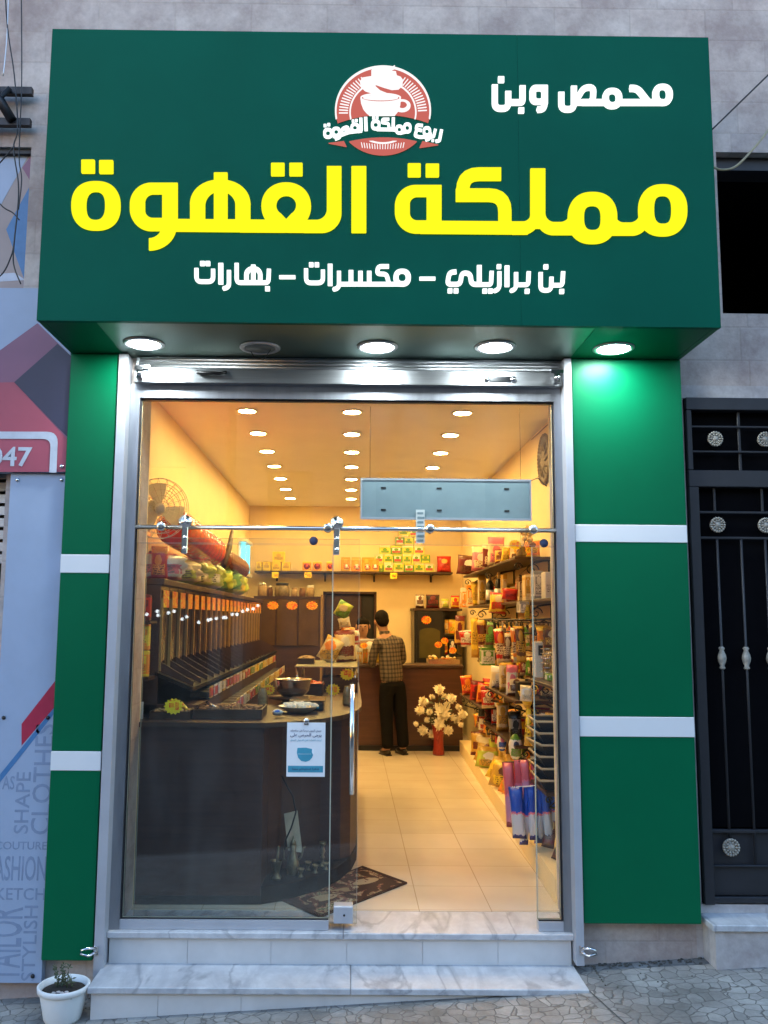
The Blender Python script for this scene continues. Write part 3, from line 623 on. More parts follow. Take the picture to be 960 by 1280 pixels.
lt = [  # القهوة
 rr(380, 208.1, 426.9, 291.2, (0, .8, 25, 0)), ('-', 'rr', 360, 190, 408.5, 275.3, (0, 0, 13, 0)),
 ('+', 'el', 120.1, 257.6, 30.7, 30.7, 2.35), ('-', 'el', 119.8, 257.7, 11.8, 17.7, 2.5), rr(101.9, 200, 118.8, 217.1), rr(124.2, 200.6, 141.8, 217.6),
 rr(162.5, 228.9, 222.3, 289, (27, 0, 0, 27)), ('-', 'rr', 181.5, 243.1, 202.9, 272.9, (10, 0, 0, 10)),
 ('+', 'poly', [(186.3, 313.3)] + [(186.3+34.3*math.sin(R(a)), 283+30.3*math.cos(R(a))) for a in range(6, 91, 6)] + [(202, 283)] + [(186.3+16*math.sin(R(a)), 283+15.3*math.cos(R(a))) for a in range(84, -1, -12)]),
 base_line(205, 274, 403, 275.6, 15.5),
 ('+', 'el', 275.4, 256, 37.8, 31.0, 2.1), ('-', 'rr', 230, 256, 320, 274.4, 0), rr(237.7, 255, 313.1, 282, 0), ('-', 'el', 275.4, 257, 18.8, 17.8, 2.0), ('-', 'rr', 256.6, 256.5, 294.2, 274.6, 0), rr(267.4, 216, 284.6, 282, .8),
 base_line(205, 274, 403, 275.6, 15.5),
 ('+', 'el', 357.8, 258.0, 31, 29.5, 2.1), base_line(300, 275, 403, 275.6, 15.5), ('-', 'el', 357.8, 257, 12.3, 12, 2.1), ('-', 'poly', [(345.6, 257), (370, 257), (368, 263.5), (357.8, 274.4), (347.6, 263.5)]), ('-', 'el', 357.6, 292.9, 6, 2.2, 2),
 rr(338.8, 204, 355.8, 220.4), rr(361.7, 204, 378.3, 220.4), rr(439.2, 208.1, 457.9, 291.4, 1)]
letters('main_lettering', lt, (84, 194, 464, 318), YF, M['letter_yellow'], SG)
lt = [  # مملكة
 rr(493.5, 231.7, 551.9, 292, (26, 0, 0, 27)), ('-', 'rr', 512.3, 246.3, 533.2, 276, (9, 0, 0, 9)), rr(509.6, 204.6, 525.9, 221.7), rr(532, 205, 548.8, 221.8),
 base_line(525, 276.3, 660, 277.3, 16),
 ('+', 'st', fillet([(626.3, 218), (578.4, 218), (578.4, 251.9)], 20), 16.5), ('+', 'st', fillet([(569.6, 244.2), (631, 244.2), (631, 284)], 20), 16.4),
 rr(640, 270, 675, 293.4, (0, 0, 22, 0)), ('-', 'rr', 640.1, 250, 662.7, 277.2, (0, 0, 9, 0)), rr(662.7, 211, 681.5, 286, .8),
 rr(670, 268, 722, 294, (0, 0, 0, 22)), ('-', 'rr', 681.5, 250, 712, 278, (0, 0, 12, 11)),
 rr(745, 268, 812, 294.6, (0, 0, 22, 12)), ('-', 'rr', 769, 250, 799, 278.6, (0, 0, 12, 10)),
 ('+', 'el', 740.4, 272.8, 30.9, 32.4, 2.3), ('+', 'el', 828.2, 263.2, 30.6, 32.4, 2.3), ('-', 'el', 740.3, 272.8, 10.5, 15.2, 2.7), ('-', 'el', 828.2, 262.6, 10.9, 17.5, 2.7)]
letters('main_lettering', lt, (488, 198, 866, 312), YF, M['letter_yellow'], SG)
def Z(ops, ox, oy, s):
    out = []
    for o in ops:
        if o[1] == 'st': out.append((o[0], 'st', [(ox+x*s, oy+y*s) for x, y in o[2]], o[3]*s) + tuple(o[4:]))
        elif o[1] == 'rr': out.append((o[0], 'rr', ox+o[2]*s, oy+o[3]*s, ox+o[4]*s, oy+o[5]*s, o[6]*s))
        elif o[1] == 'el': out.append((o[0], 'el', ox+o[2]*s, oy+o[3]*s, o[4]*s, o[5]*s, o[6]))
    return out
def dot(x, y, d=26): return rr(x-d/2, y-d/2, x+d/2, y+d/2, 3)
w = 28
z5 = [('+', 'el', 842, 125, 47, 50, 2.3), ('-', 'el', 842, 124, 16, 23, 2.5), st([(842, 160), (640, 160)], 29), st([(690, 95), (725, 95), (775, 158)], 30, 22),
      ('+', 'el', 610, 142, 46, 48, 2.3), st([(640, 160), (470, 160)], 29), ('-', 'el', 610, 140, 16, 20, 2.5),
      st([(440, 160), (520, 160), (524, 90), (478, 92), (440, 158)], 27, 26), st([(375, 112), (375, 192), (433, 192), (433, 84)], w, 26),
      ('+', 'rr', 228, 80, 313, 170, 30), ('+', 'rr', 270, 80, 313, 170, 4), ('-', 'rr', 258, 107, 283, 144, 8), st([(298, 150), (296, 192), (264, 193)], 28, 22),
      st([(68, 78), (68, 188), (130, 188), (130, 108)], w, 26), st([(130, 160), (196, 160), (196, 82)], w, 12), dot(97, 55, 29), dot(190, 197, 27)]
letters('small_lettering', Z(z5, 600, 85, .2708), (606, 88, 846, 146), YF, M['letter_white'], SG, step=.3)
w = 20
z6 = [st([(60, 78), (60, 143), (140, 143), (140, 82)], w, 24), dot(89, 56, 23), dot(115, 56, 23), rr(165, 54, 189, 156, 2), st([(216, 88), (216, 172), (188, 176)], w, 22),
      st([(253, 54), (253, 148), (300, 148)], w, 20), st([(296, 148), (405, 148), (408, 82)], w, 16), ('+', 'el', 333, 112, 44, 42, 2.1), ('+', 'rr', 289, 112, 377, 156, 4), ('-', 'el', 333, 113, 22, 22, 2), ('-', 'rr', 311, 113, 355, 137, 2), rr(322, 62, 344, 150, 2), dot(401, 177, 23),
      rr(457, 113, 535, 130, 2),
      st([(586, 80), (586, 149), (667, 149), (667, 86)], w, 24), dot(611, 62, 22), dot(638, 62, 22), rr(690, 58, 713, 163, 2), st([(744, 92), (744, 176), (717, 180)], w, 22),
      st([(744, 155), (990, 155)], w), rr(790, 88, 813, 160, 2), rr(836, 92, 858, 160, 2), rr(878, 92, 900, 160, 2),
      st([(984, 70), (932, 70), (926, 105), (972, 107), (984, 155)], 20, 16), st([(984, 155), (1050, 155)], w), ('+', 'el', 1047, 124, 42, 42, 2.3), ('-', 'el', 1047, 123, 17, 19, 2.5)]
letters('small_lettering', Z(z6, 230, 315, .2604), (238, 322, 520, 368), YF, M['letter_white'], SG, step=.3)
z7 = [rr(208, 120, 285, 137, 2), st([(386, 96), (352, 98), (342, 156), (404, 156), (412, 100), (452, 104), (458, 156), (500, 156)], 22, 20), dot(355, 187, 23), dot(384, 187, 23),
      rr(484, 64, 507, 160, 2), st([(496, 157), (552, 157), (555, 92)], w, 12), dot(522, 188, 23), dot(549, 188, 23), st([(592, 94), (592, 180), (568, 188)], w, 22), dot(590, 71, 22), rr(617, 66, 640, 168, 2),
      st([(672, 98), (672, 180), (648, 187)], w, 22), st([(672, 158), (730, 158), (733, 94)], w, 12), dot(725, 189, 23),
      st([(790, 98), (790, 185), (840, 185), (842, 120)], w, 22), st([(842, 160), (894, 160), (898, 94)], w, 12), dot(815, 72, 23), dot(891, 190, 23)]
letters('small_lettering', Z(z7, 470, 315, .2604), (518, 322, 712, 372), YF, M['letter_white'], SG, step=.3)
# round emblem: coffee cup in a red ring over a ribbon (zoom: 6 px per photo px)
def E(ops): return Z(ops, 400, 70, 1/6)
def poly(sg, pts): return (sg, 'poly', [(400+x/6, 70+y/6) for x, y in pts])
ribbon = [(x, 448+((x-475)/420)**2*95) for x in range(30, 921, 60)] + [(x, 605+((x-475)/420)**2*80) for x in range(930, 29, -60)]
band = [(x, y-8) for x, y in ribbon[:15]] + [(x, y+8) for x, y in ribbon[15:]]
base = E([('+', 'el', 472, 415, 352, 330, 2)]) + [poly('-', band)]
letters('emblem_ring', E([('+', 'el', 472, 413, 360, 338, 2), ('-', 'el', 472, 415, 348, 324, 2)]) + [poly('-', [(0, 470), (960, 470), (960, 900), (0, 900)])], (402, 72, 556, 196), YF-.003, M['logo_white'], SG, step=.25)
letters('emblem_disc', base + [poly('+', [(60, 655), (180, 640), (200, 682)]), poly('+', [(768, 640), (890, 668), (745, 690)])], (402, 72, 556, 200), YF, M['logo_red'], SG, .004, step=.3)
rays = []
for k in range(-3, 46):
    a = R(180-k*4.3) 
    if 0 <= math.degrees(a) <= 180 and not 62 < math.degrees(a) < 118: rays.append(('+', 'st', [(472+262*math.cos(a), 430-250*math.sin(a)), (472+330*math.cos(a), 430-308*math.sin(a))], 6))
for k in range(17): rays.append(('+', 'st', [(310+k*20, 652+14*math.cos((k-8)*.2)), (318+k*19, 690+10*math.cos((k-8)*.2))], 6))
letters('emblem_rays', E(rays) + E([('+', 'el', 472, 425, 252, 236, 2), ('-', 'el', 472, 425, 241, 226, 2)])+[poly('-', band), poly('-', [(230, 470), (720, 470), (720, 640), (230, 640)])], (402, 72, 556, 200), YF-.003, M['logo_white'], SG, step=.22)
cup = [poly('+', [(303, 316), (308, 355), (325, 400), (350, 430), (372, 446), (560, 446), (585, 418), (602, 370), (607, 316)])] + E([('+', 'el', 455, 315, 152, 34, 2), ('+', 'el', 615, 375, 64, 46, 2), ('-', 'el', 618, 368, 34, 28, 2)])
cup += [poly('+', [(303, 316), (308, 355), (325, 400), (350, 430), (372, 446), (560, 446), (585, 418), (602, 370), (607, 316)])] + E([('-', 'el', 455, 316, 143, 29, 2), ('+', 'el', 455, 314, 131, 18, 2)])
swirl = [poly('+', [(385, 110), (410, 92), (480, 86), (545, 82), (562, 72), (560, 95), (520, 115), (568, 118), (576, 150), (605, 160), (622, 185), (618, 220), (590, 248), (540, 252), (480, 235), (420, 214), (410, 225), (450, 262), (520, 290), (530, 315), (400, 318), (385, 300), (398, 280), (340, 262), (308, 232), (300, 195), (318, 166), (385, 155)]), ('-', 'st', [(400+x/6, 70+y/6) for x, y in [(388, 150), (470, 156), (515, 192)]], 1.4)]
letters('emblem_cup', cup, (440, 96, 520, 150), YF-.006, M['logo_white'], SG, step=.22); letters('emblem_steam', swirl, (440, 78, 512, 130), YF-.009, M['logo_white'], SG, step=.22)
def ring(x, y, rx, ry, i=.42): return [('+', 'el', x, y, rx, ry, 2.4), ('-', 'el', x, y, rx*i, ry*i, 2.4)]
def B(pts, w=23, r=14): return ('+', 'st', fillet(pts, r), w)
rt = [B([(70, 560), (100, 605), (160, 588), (205, 578), (262, 570)], 0.1)]
# القهوة
rt = ring(60, 580, 36, 40) + [dot(38, 522, 22), dot(66, 515, 22)] + [B([(95, 602), (140, 600), (215, 572), (262, 566), (316, 560)], 24)] + ring(122, 570, 34, 38) + [B([(150, 575), (150, 610), (112, 625)], 22), B([(160, 590), (168, 545), (205, 530), (222, 575)], 22), B([(186, 528), (196, 580)], 16)] + ring(262, 538, 34, 36) + [dot(248, 488, 20), dot(273, 484, 20), B([(306, 464), (310, 560), (285, 566)], 24, 12), B([(342, 458), (346, 562)], 25)]
# مملكة
rt += ring(418, 517, 36, 40) + [dot(402, 464, 21), dot(428, 462, 21), B([(425, 550), (560, 552), (600, 575)], 24), B([(520, 474), (470, 474), (465, 500), (512, 505), (520, 548)], 20, 10), B([(550, 462), (548, 550)], 24)] + ring(595, 552, 31, 36) + [B([(600, 578), (650, 566)], 24)] + ring(655, 540, 32, 40)
# ربوع
rt += [B([(772, 522), (728, 518), (720, 548), (765, 560)], 22, 12), B([(728, 545), (712, 598), (752, 610), (800, 604), (842, 606)], 23, 14)] + ring(802, 566, 32, 38) + [B([(828, 575), (822, 622), (790, 632)], 21), B([(866, 548), (852, 606), (820, 600)], 22, 10), dot(846, 634, 20), B([(912, 552), (896, 636), (866, 640)], 24, 12)]
letters('emblem_lettering', E(rt), (400, 140, 556, 182), YF-.004, M['letter_white'], SG, .003, step=.2)
# ================================================================ SHOP FRONT
def pillar(label, x0, x1, z0, bands):
    P = thing('clad_pillar', label, 'pillar', ((x0+x1)/2, YP/2, z0)); zs = [z0]
    for lo, hi in bands: zs += [lo, hi]
    zs.append(SZ0-.001)
    for i in range(0, len(zs), 2):
        b = MB(); b.box((x0, YP, zs[i]+(.001 if i else 0)), (x1, -.003, zs[i+1]-.001), ch=.003); b.build('cladding_panel', M['green'], P)
    for lo, hi in bands:
        b = MB(); b.box((x0-.001, YP-.002, lo), (x1+.001, -.003, hi), ch=.002); b.build('white_band', M['whiteband'], P)
pillar('green clad pillar left of the door, between the silver rail and the clothing banner', SX0, -1.322, -.178, [(.782, .882), (1.834, 1.935)])
pillar('wide green clad pillar between the door and the dark iron gate', 1.243, SX1, .02, [(.979, 1.084), (2.029, 2.126)])

# ---- roller shutter: housing, guide rails, rolled-up bottom slat
RS = thing('roller_shutter', 'rolled-up galvanised roller shutter with its guide rails round the shop door', 'shutter', (0, -.07, -.25))
b = MB(); b.box((-1.228, -.085, 2.915), (1.197, -.005, 2.995)); b.build('bottom_bar', M['galv'], RS)
b = MB()
for k in range(3):
    z = 2.998+k*.024; b.lathe([(.011, -1.21), (.011, 1.18)], (0, -.07+.012*k, z+.011), (1, 0, 0), 10)
b.box((-1.228, -.05, 2.996), (1.197, -.005, 3.071)); b.build('rolled_slats', M['galv'], RS)
for x0, x1 in ((-1.312, -1.262), (1.197, 1.238)):
    b = MB(); zb = ground_z(x0)+.09 if x0 < 0 else ground_z(x0)+.04
    b.box((x0, YP-.012, zb), (x1, YP-.004, 3.068)); b.box((x0, YP-.004, zb), (x0+.006, -.004, 3.068)); b.box((x1-.006, YP-.004, zb), (x1, -.004, 3.068)); b.build('guide_rail', M['alu_flat'], RS)
for x in (-1.19, 1.16):
    b = MB(); b.box((x-.035, -.105, 2.985), (x+.05, -.086, 3.005)); b.box((x-.02, -.115, 2.93), (x+.012, -.086, 2.985)); b.lathe([(.014, 0), (.014, .02)], (x-.004, -.135, 2.955), (0, 1, 0), 12); b.build('latch', M['chrome'], RS)
hx = at('y', -.09, 262, 466)
b = MB(); b.tube([(hx.x-.07, -.087, 2.975), (hx.x-.065, -.115, 2.965), (hx.x+.06, -.115, 2.96), (hx.x+.09, -.087, 2.975)], .010, 8); b.build('pull_handle', M['black'], RS)
hx = at('y', -.09, 625, 472).x
b = MB(); b.box((hx-.06, -.092, 2.935), (hx+.06, -.086, 2.965)); b.lathe([(.016, 0), (.016, .012)], (hx-.075, -.098, 2.95), (0, 1, 0), 12); b.lathe([(.016, 0), (.016, .012)], (hx+.075, -.098, 2.95), (0, 1, 0), 12); b.build('lock_plate', M['chrome'], RS)
for sx, x in ((-1, -1.30), (1, 1.222)):
    zl = at('y', YP-.02, 118 if sx < 0 else 722, 1186).z
    LK = thing('shutter_lock', 'bent chrome shutter hasp at the foot of the guide rail by the %s pillar' % ('narrow left' if sx < 0 else 'wide right'), 'hasp', (x, YP-.02, zl-.02))
    b = MB(); e = sx*.065
    b.tube([(x, YP-.014, zl), (x+e*.5, YP-.05, zl+.012), (x+e, YP-.055, zl+.006), (x+e*1.05, YP-.055, zl-.012), (x+e*.5, YP-.05, zl-.025), (x, YP-.014, zl-.02)], .007, 8); b.build('hasp_loop', M['chrome'], LK)
    b = MB(); b.box((x-.012, YP-.018, zl-.03), (x+.012, YP-.0125, zl+.012)); b.build('mounting_plate', M['chrome'], LK)

# ---- downlights under the sign
def downlight(px, py, lit, label):
    c = at('z', SZ0-.005, px, py); D = thing('downlight', label, 'downlight', (c.x, c.y, SZ0-.02), 'downlights under the sign')
    b = MB(); b.lathe([(.112, .010), (.112, .004), (.106, 0), (.090, -.001), (.086, .004)], (c.x, c.y, SZ0-.006), n=32); b.build('trim_ring', M['spotring'], D)
    if lit:
        b = MB(); b.lathe([(.002, -.004), (.06, -.003), (.084, .001), (.084, .004)], (c.x, c.y, SZ0-.006), n=32); b.build('lens', M['spotlens'], D)
    else:
        b = MB(); b.lathe([(.084, .001), (.084, .004)], (c.x, c.y, SZ0-.006), n=32); b.build('lens', plain('dead_lens', (.12, .14, .13), .4), D)
        b = MB(); b.tube([(c.x-.05, c.y, SZ0-.02), (c.x-.03, c.y-.01, SZ0-.055), (c.x+.02, c.y, SZ0-.065), (c.x+.06, c.y+.01, SZ0-.004)], .002, 6); b.build('loose_wire', M['gateiron'], D)
downlight(180, 431, True, 'lit white downlight under the left end of the sign, leftmost of the four lit ones')
downlight(325, 436, False, 'dead dark downlight with a loose wire under the sign')
downlight(472, 435, True, 'lit white downlight under the sign above the middle of the door')
downlight(619, 435, True, 'lit white downlight under the sign above the shutter lock plate')
downlight(767, 437, True, 'lit white downlight shining onto the wide green pillar')

# ---- glazed shop front
GF = thing('glass_shopfront', 'frameless glass shop front with a sliding door on a steel rail', 'shop front', (0, 0, F0))
gx0, gx1, gz1, gzr = -1.206, 1.154, 2.838, 2.012
b = MB(); b.box((-1.262, -.03, F0), (gx0, .06, 2.915)); b.box((gx1, -.03, F0), (1.197, .06, 2.915)); b.box((gx0, -.03, gz1), (gx1, .06, 2.915)); b.build('frame', M['alu'], GF)
for a_, c_ in ((gx0, -.098), (1.02, gx1)):
    b = MB(); b.box((a_, -.026, F0), (c_, .035, .002)); b.build('bottom_channel', M['alu_flat'], GF)
b = MB()
for x, dx in ((gx0, .008), (gx1, -.008)): b.box((x, -.012, .003), (x+dx, .028, gz1-.0085))
b.box((gx0, -.012, gz1-.008), (gx1, .028, gz1)); b.box((gx0+.0085, -.012, .003), (-.10, .02, .008)); b.box((1.025, -.012, .003), (gx1-.0085, .02, .008)); b.build('gasket', M['gasket'], GF)
def pane(name, x0, x1, y0, y1, z0, z1):
    b = MB(); e = .0015
    b.add([(x0+e, y0, z0+e), (x1-e, y0, z0+e), (x1-e, y0, z1-e), (x0+e, y0, z1-e)], [[0, 1, 2, 3]]); b.add([(x0+e, y1, z0+e), (x1-e, y1, z0+e), (x1-e, y1, z1-e), (x0+e, y1, z1-e)], [[3, 2, 1, 0]])
    b.mat(1)
    for (a0, c0), (a1, c1) in (((x0, z0), (x0+e, z1)), ((x1-e, z0), (x1, z1)), ((x0+e, z0), (x1-e, z0+e)), ((x0+e, z1-e), (x1-e, z1))): b.box((a0, y0, c0), (a1, y1, c1))
    return b.build(name, [M['glass'], M['glass_edge']], GF)
pane('transom_pane', gx0+.008, gx1-.008, 0, .010, gzr, gz1-.008)
pane('fixed_pane', gx0+.008, -.098, 0, .010, .008, gzr-.004)
pane('fixed_pane', 1.022, gx1-.008, 0, .010, .008, gzr-.004)
pane('door_pane', -1.15, .052, .040, .050, F0+.012, 2.045)
for a_, c_ in ((-.1, -.094), (1.019, 1.0235)):
    b = MB(); b.box((a_, -.002, .008), (c_, .013, gzr-.004)); b.build('edge_seal', M['glass_edge'], GF)
RY = -.028; RZ = 2.098
b = MB(); b.tube([(gx0+.001, RY, RZ), (gx1-.001, RY, RZ)], .0125, 12); b.build('rail', M['steel'], GF)
for px in (203, 410, 537, 665):
    x = at('y', RY, px, 662).x; b = MB(); b.lathe([(.012, -.062), (.024, -.06), (.026, -.05), (.026, -.02), (.018, -.018), (.018, .028)], (x, RY+.012, RZ), (0, 1, 0), 18); b.build('rail_standoff', M['steel'], GF)
for px in (232, 421):
    x = at('y', RY, px, 662).x; b = MB(); b.box((x-.017, RY-.022, RZ-.15), (x+.017, RY-.014, RZ+.03), ch=.004); b.lathe([(.036, 0), (.036, .02)], (x, RY-.024, RZ+.03), (0, 1, 0), 22); b.lathe([(.014, 0), (.014, .006)], (x, RY-.029, RZ+.03), (0, 1, 0), 14)
    for dz in (-.06, -.12): b.lathe([(.013, 0), (.013, .06)], (x, RY-.026, RZ+dz), (0, 1, 0), 12)
    b.build('roller_hanger', M['steel'], GF)
b = MB(); b.tube([(.018, -.028, .655), (.018, -.028, 1.24)], .0145, 12); b.build('door_handle', M['steel'], GF)
for z in (.74, 1.15):
    b = MB(); b.tube([(.018, -.028, z), (.018, .04, z)], .008, 8); b.build('handle_mount', M['steel'], GF)
p0, p1 = at('y', -.02, 417, 1133), at('y', -.02, 441, 1155)
b = MB(); b.box((p0.x, -.022, p1.z), (p1.x, .062, p0.z), ch=.004); b.build('floor_guide', M['alu_flat'], GF)
b = MB(); b.lathe([(.006, 0), (.006, .003)], ((p0.x+p1.x)/2+.005, -.0245, (p0.z+p1.z)/2), (0, 1, 0), 12); b.build('guide_screw', M['black'], GF)
for px, py, nm in ((392, 676, 'in front of the orange tins'), (680, 679, 'above the white boxes by the right jamb')):
    c = at('y', -.004, px, py); b = MB(); b.lathe([(.024, 0), (.024, .003)], (c.x, -.004, c.z), (0, 1, 0), 24); b.place('round_sticker', M['sticker'], 'round blue safety sticker on the glass %s' % nm, 'sticker', 'round stickers on the glass')

# ---- LED display hung inside the transom, seen from behind
p0, p1 = at('y', .07, 452, 599), at('y', .07, 663, 650)
LB = thing('led_display', 'long pale blue-grey back of an LED display hung behind the transom glass', 'led sign', ((p0.x+p1.x)/2, .09, p1.z))
b = MB(); b.box((p0.x, .065, p1.z), (p1.x, .11, p0.z), ch=.005); b.build('casing', M['ledbox'], LB)
b = MB(); b.box((p0.x-.006, .060, p1.z-.006), (p1.x+.006, .0645, p1.z+.008)); b.box((p0.x-.006, .060, p0.z-.006), (p1.x+.006, .0645, p0.z+.006)); b.box((p0.x-.006, .060, p1.z+.008), (p0.x+.004, .0645, p0.z-.006)); b.box((p1.x-.004, .060, p1.z+.008), (p1.x+.006, .0645, p0.z-.006)); b.build('rim', M['alu_flat'], LB)
for fx in (.13, .46, .86):
    for fz in (.22, .78):
        x, z = p0.x+(p1.x-p0.x)*fx, p1.z+(p0.z-p1.z)*fz; b = MB(); b.box((x-.014, .0615, z-.005), (x+.014, .066, z+.005)); b.build('mounting_slot', M['black'], LB)
for fx in (.05, .95):
    x = p0.x+(p1.x-p0.x)*fx; b = MB(); b.tube([(x, .09, p0.z), (x, .09, gz1-.01)], .0012, 6); b.build('hanging_wire', M['black'], LB)
b = MB(); b.tube([(p1.x-.02, .08, p0.z-.01), (p1.x+.05, .09, p0.z+.02), (p1.x+.10, .08, p0.z-.03)], .003, 6); b.build('power_cord', M['black'], LB)
q0, q1 = at('y', .05, 520, 637), at('y', .05, 531, 679)
b = MB(); b.box((q0.x, .053, q1.z), (q1.x, .056, q0.z)); b.mat(1)
for k in range(7):
    z = q1.z+(q0.z-q1.z)*(k+.4)/7.4; b.box((q0.x+.008, .0515, z), (q1.x-.008+.006*(k % 2), .0528, z+.012))
b.place('paper_strip', [M['white'], M['ledbox']], 'narrow white strip with grey marks hanging below the LED display', 'label strip')
# mask notice on the glass
p0, p1 = at('y', -.003, 359, 903), at('y', -.003, 406, 971)
NT = thing('mask_notice', 'white A4 notice with a blue face mask clipped to the glass over the dark counter', 'notice', ((p0.x+p1.x)/2, -.003, p1.z))
b = MB(); b.box((p0.x, -.004, p1.z), (p1.x, -.002, p0.z)); b.build('sheet', M['paper'], NT)
M['ink'] = plain('dark_blue_ink', (.03, .04, .12), .6); M['teal'] = plain('teal_print', (.05, .30, .42), .6); M['ink_white'] = plain('white_print', (.8, .85, .9), .6)
wd = p1.x-p0.x; hg = p0.z-p1.z
def nx(u): return p0.x+wd*u
def nz(v): return p0.z-hg*v
text_box('notice_line', shape_arabic('عزيزي الزبون حرصاً على سلامتك'), nx(.09), nz(.185), nx(.9), nz(.125), -.0045, M['ink'], NT, .008, 0, .0006)
text_box('notice_line', shape_arabic('يرجى الحرص على'), nx(.09), nz(.275), nx(.9), nz(.2), -.0045, M['ink'], NT, .015, 0, .0006)
text_box('notice_line', shape_arabic('ارتداء الكمامة قبل الدخول للمحل'), nx(.09), nz(.35), nx(.9), nz(.305), -.0045, M['teal'], NT, 0, 0, .0006)
b = MB(); pts = [(nx(.28), nz(.47)), (nx(.5), nz(.465)), (nx(.66), nz(.49)), (nx(.655), nz(.55)), (nx(.69), nz(.60)), (nx(.66), nz(.65)), (nx(.60), nz(.70)), (nx(.5), nz(.725)), (nx(.38), nz(.71)), (nx(.3), nz(.65)), (nx(.265), nz(.56))]
b.prism(pts, -.0049, -.0043); b.mat(1); b.prism([(nx(.66), nz(.49)), (nx(.70), nz(.485)), (nx(.71), nz(.58)), (nx(.69), nz(.60)), (nx(.655), nz(.55))], -.0049, -.0043); b.mat(1); b.box((nx(.29), -.0053, nz(.585)), (nx(.64), -.005, nz(.58))); b.build('mask_print', [M['teal'], M['ink_white']], NT)
b = MB(); b.box((nx(.04), -.0049, nz(.92)), (nx(.95), -.0043, nz(.80))); b.build('notice_band', M['teal'], NT)
text_box('notice_line', shape_arabic('شكراً لتعاونكم معنا'), nx(.15), nz(.89), nx(.85), nz(.835), -.0053, M['ink'], NT, .012, 0, .0006)
b = MB(); b.lathe([(.012, 0), (.016, .004), (.010, .016)], ((p0.x+p1.x)/2, -.012, p0.z+.008), (0, 1, 0), 16); b.box(((p0.x+p1.x)/2-.012, -.008, p0.z-.012), ((p0.x+p1.x)/2+.012, -.0045, p0.z+.012)); b.build('clip', M['chrome'], NT)

# ================================================================ LEFT NEIGHBOUR
M['ban_blue'] = plain('faded_blue_print', (.34, .42, .56), .45, .0, .06, 4); M['ban_pink'] = plain('faded_crimson_print', (.38, .07, .11), .45, 0, .08, 3); M['ban_mauve'] = plain('mauve_print', (.24, .10, .17), .45, 0, .08, 3)
M['ban_navy'] = plain('navy_print', (.03, .03, .065), .45, 0, .1, 3); M['ban_red'] = plain('red_print', (.42, .02, .06), .45); M['ban_line'] = plain('blue_print', (.06, .19, .40), .45); M['ban_grey'] = plain('grey_letter_print', (.225, .29, .42), .5); M['ban_tan'] = plain('tan_print', (.36, .29, .27), .5, 0, .08, 4)
M['ban_pale'] = plain('pale_grey_print', (.50, .54, .62), .45)
def prints(parent, y, items, clip=None):
    for k, (nm, pts, mt) in enumerate(items):
        b = MB(); yy = y-.0012*(k+1); b.prism([(lambda p: (p.x, p.z))(at('y', y, *q)) for q in pts], yy, yy+.001); b.build(nm, mt, parent)
YB1 = -.085
zt, zbn = at('y', YB1, 30, 360).z, at('y', YB1, 70, 590).z
CB = thing('clothing_banner', 'large crimson, navy and pale blue shop banner ending in the number 047', 'banner', (-2.6, YB1, zbn))
b = MB(); b.box((-3.6, YB1, zbn), (SX0-.006, -.005, zt), ch=.003); b.build('backing_sheet', M['ban_blue'], CB)
prints(CB, YB1, [('crimson_print', [(-160, 620), (0, 438), (47, 404), (92, 448), (88, 590), (-160, 590)], M['ban_mauve']),
                 ('crimson_print', [(-160, 590), (-160, 480), (18, 478), (88, 553), (86, 590)], M['ban_pink']), ('navy_print', [(18, 478), (72, 430), (91, 447), (87, 549)], M['ban_navy'])])
b = MB(); outer = fillet([(-160, 539), (73, 540), (71, 591)], 14); inner_ = fillet([(-160, 548), (64, 549), (62, 591)], 10)
pl = [(lambda p: (p.x, p.z))(at('y', YB1, *q)) for q in outer+inner_[::-1]]
me = curve_mesh('pale_outline', [pl], .0006); finish(me, 'pale_outline', M['ban_pale'], CB, lambda c: Vector((c.x, YB1-.0056-c.z, c.y)))
def tz(px, py, y): p = at('y', y, px, py); return p.x, p.z
x0, z0 = tz(-32, 583, YB1); x1, z1 = tz(41, 559, YB1); text_box('banner_number', '9047', x0, z0, x1, z1, YB1-.0050, M['ban_pale'], CB, .02)
for px, py in ((77, 583),):
    c = at('y', YB1-.006, px, py); b = MB(); b.ball((c.x, YB1-.006, c.z), (.012, .008, .012)); b.build('bolt', M['chrome'], CB)
YB2 = -.060
xl = at('y', YB2, 13, 600).x; zb2, zt2 = at('y', YB2, 20, 1229).z, zbn-.004
TP = thing('word_panel', 'tall pale blue panel printed with faint grey tailoring words beside the green pillar', 'panel', ((xl+SX0)/2, YB2, zb2))
b = MB(); b.box((xl, YB2, zb2), (SX0-.006, -.005, zt2), ch=.002); b.build('backing_sheet', M['ban_blue'], TP)
def q(px, py): return px, py
# everything printed on the panel lies between its left edge and the pillar
def zx(px, py): p = at('y', YB2, px, py); return (max(xl+.002, min(SX0-.008, p.x)), p.z)
def pr2(nm, pts, mt, k):
    b = MB(); yy = YB2-.0012*k; b.prism([zx(*p) for p in pts], yy, yy+.001); b.build(nm, mt, TP)
xr = SX0-.008
pr2('red_stripe', [(27, 905), (72, 850), (70, 884), (27, 932)], M['ban_red'], 1); pr2('blue_stripe', [(0, 968), (71, 884), (70, 892), (0, 978)], M['ban_line'], 1)
def word(s, x0, z0, x1, z1, rot, mt=None):
    text_box('printed_word', s, x0, z0, x1, z1, YB2-.0006, mt or M['ban_grey'], TP, .005, rot, .0006)
def zz(py): return at('y', YB2, 40, py).z
def xx(px, py): return at('y', YB2, px, py).x
word('TAILOR', xl+.003, zz(1226), xx(27, 1180), zz(1134), 1); word('STYLISH', xx(29, 1170), zz(1226), xx(46, 1170), zz(1132), 1)
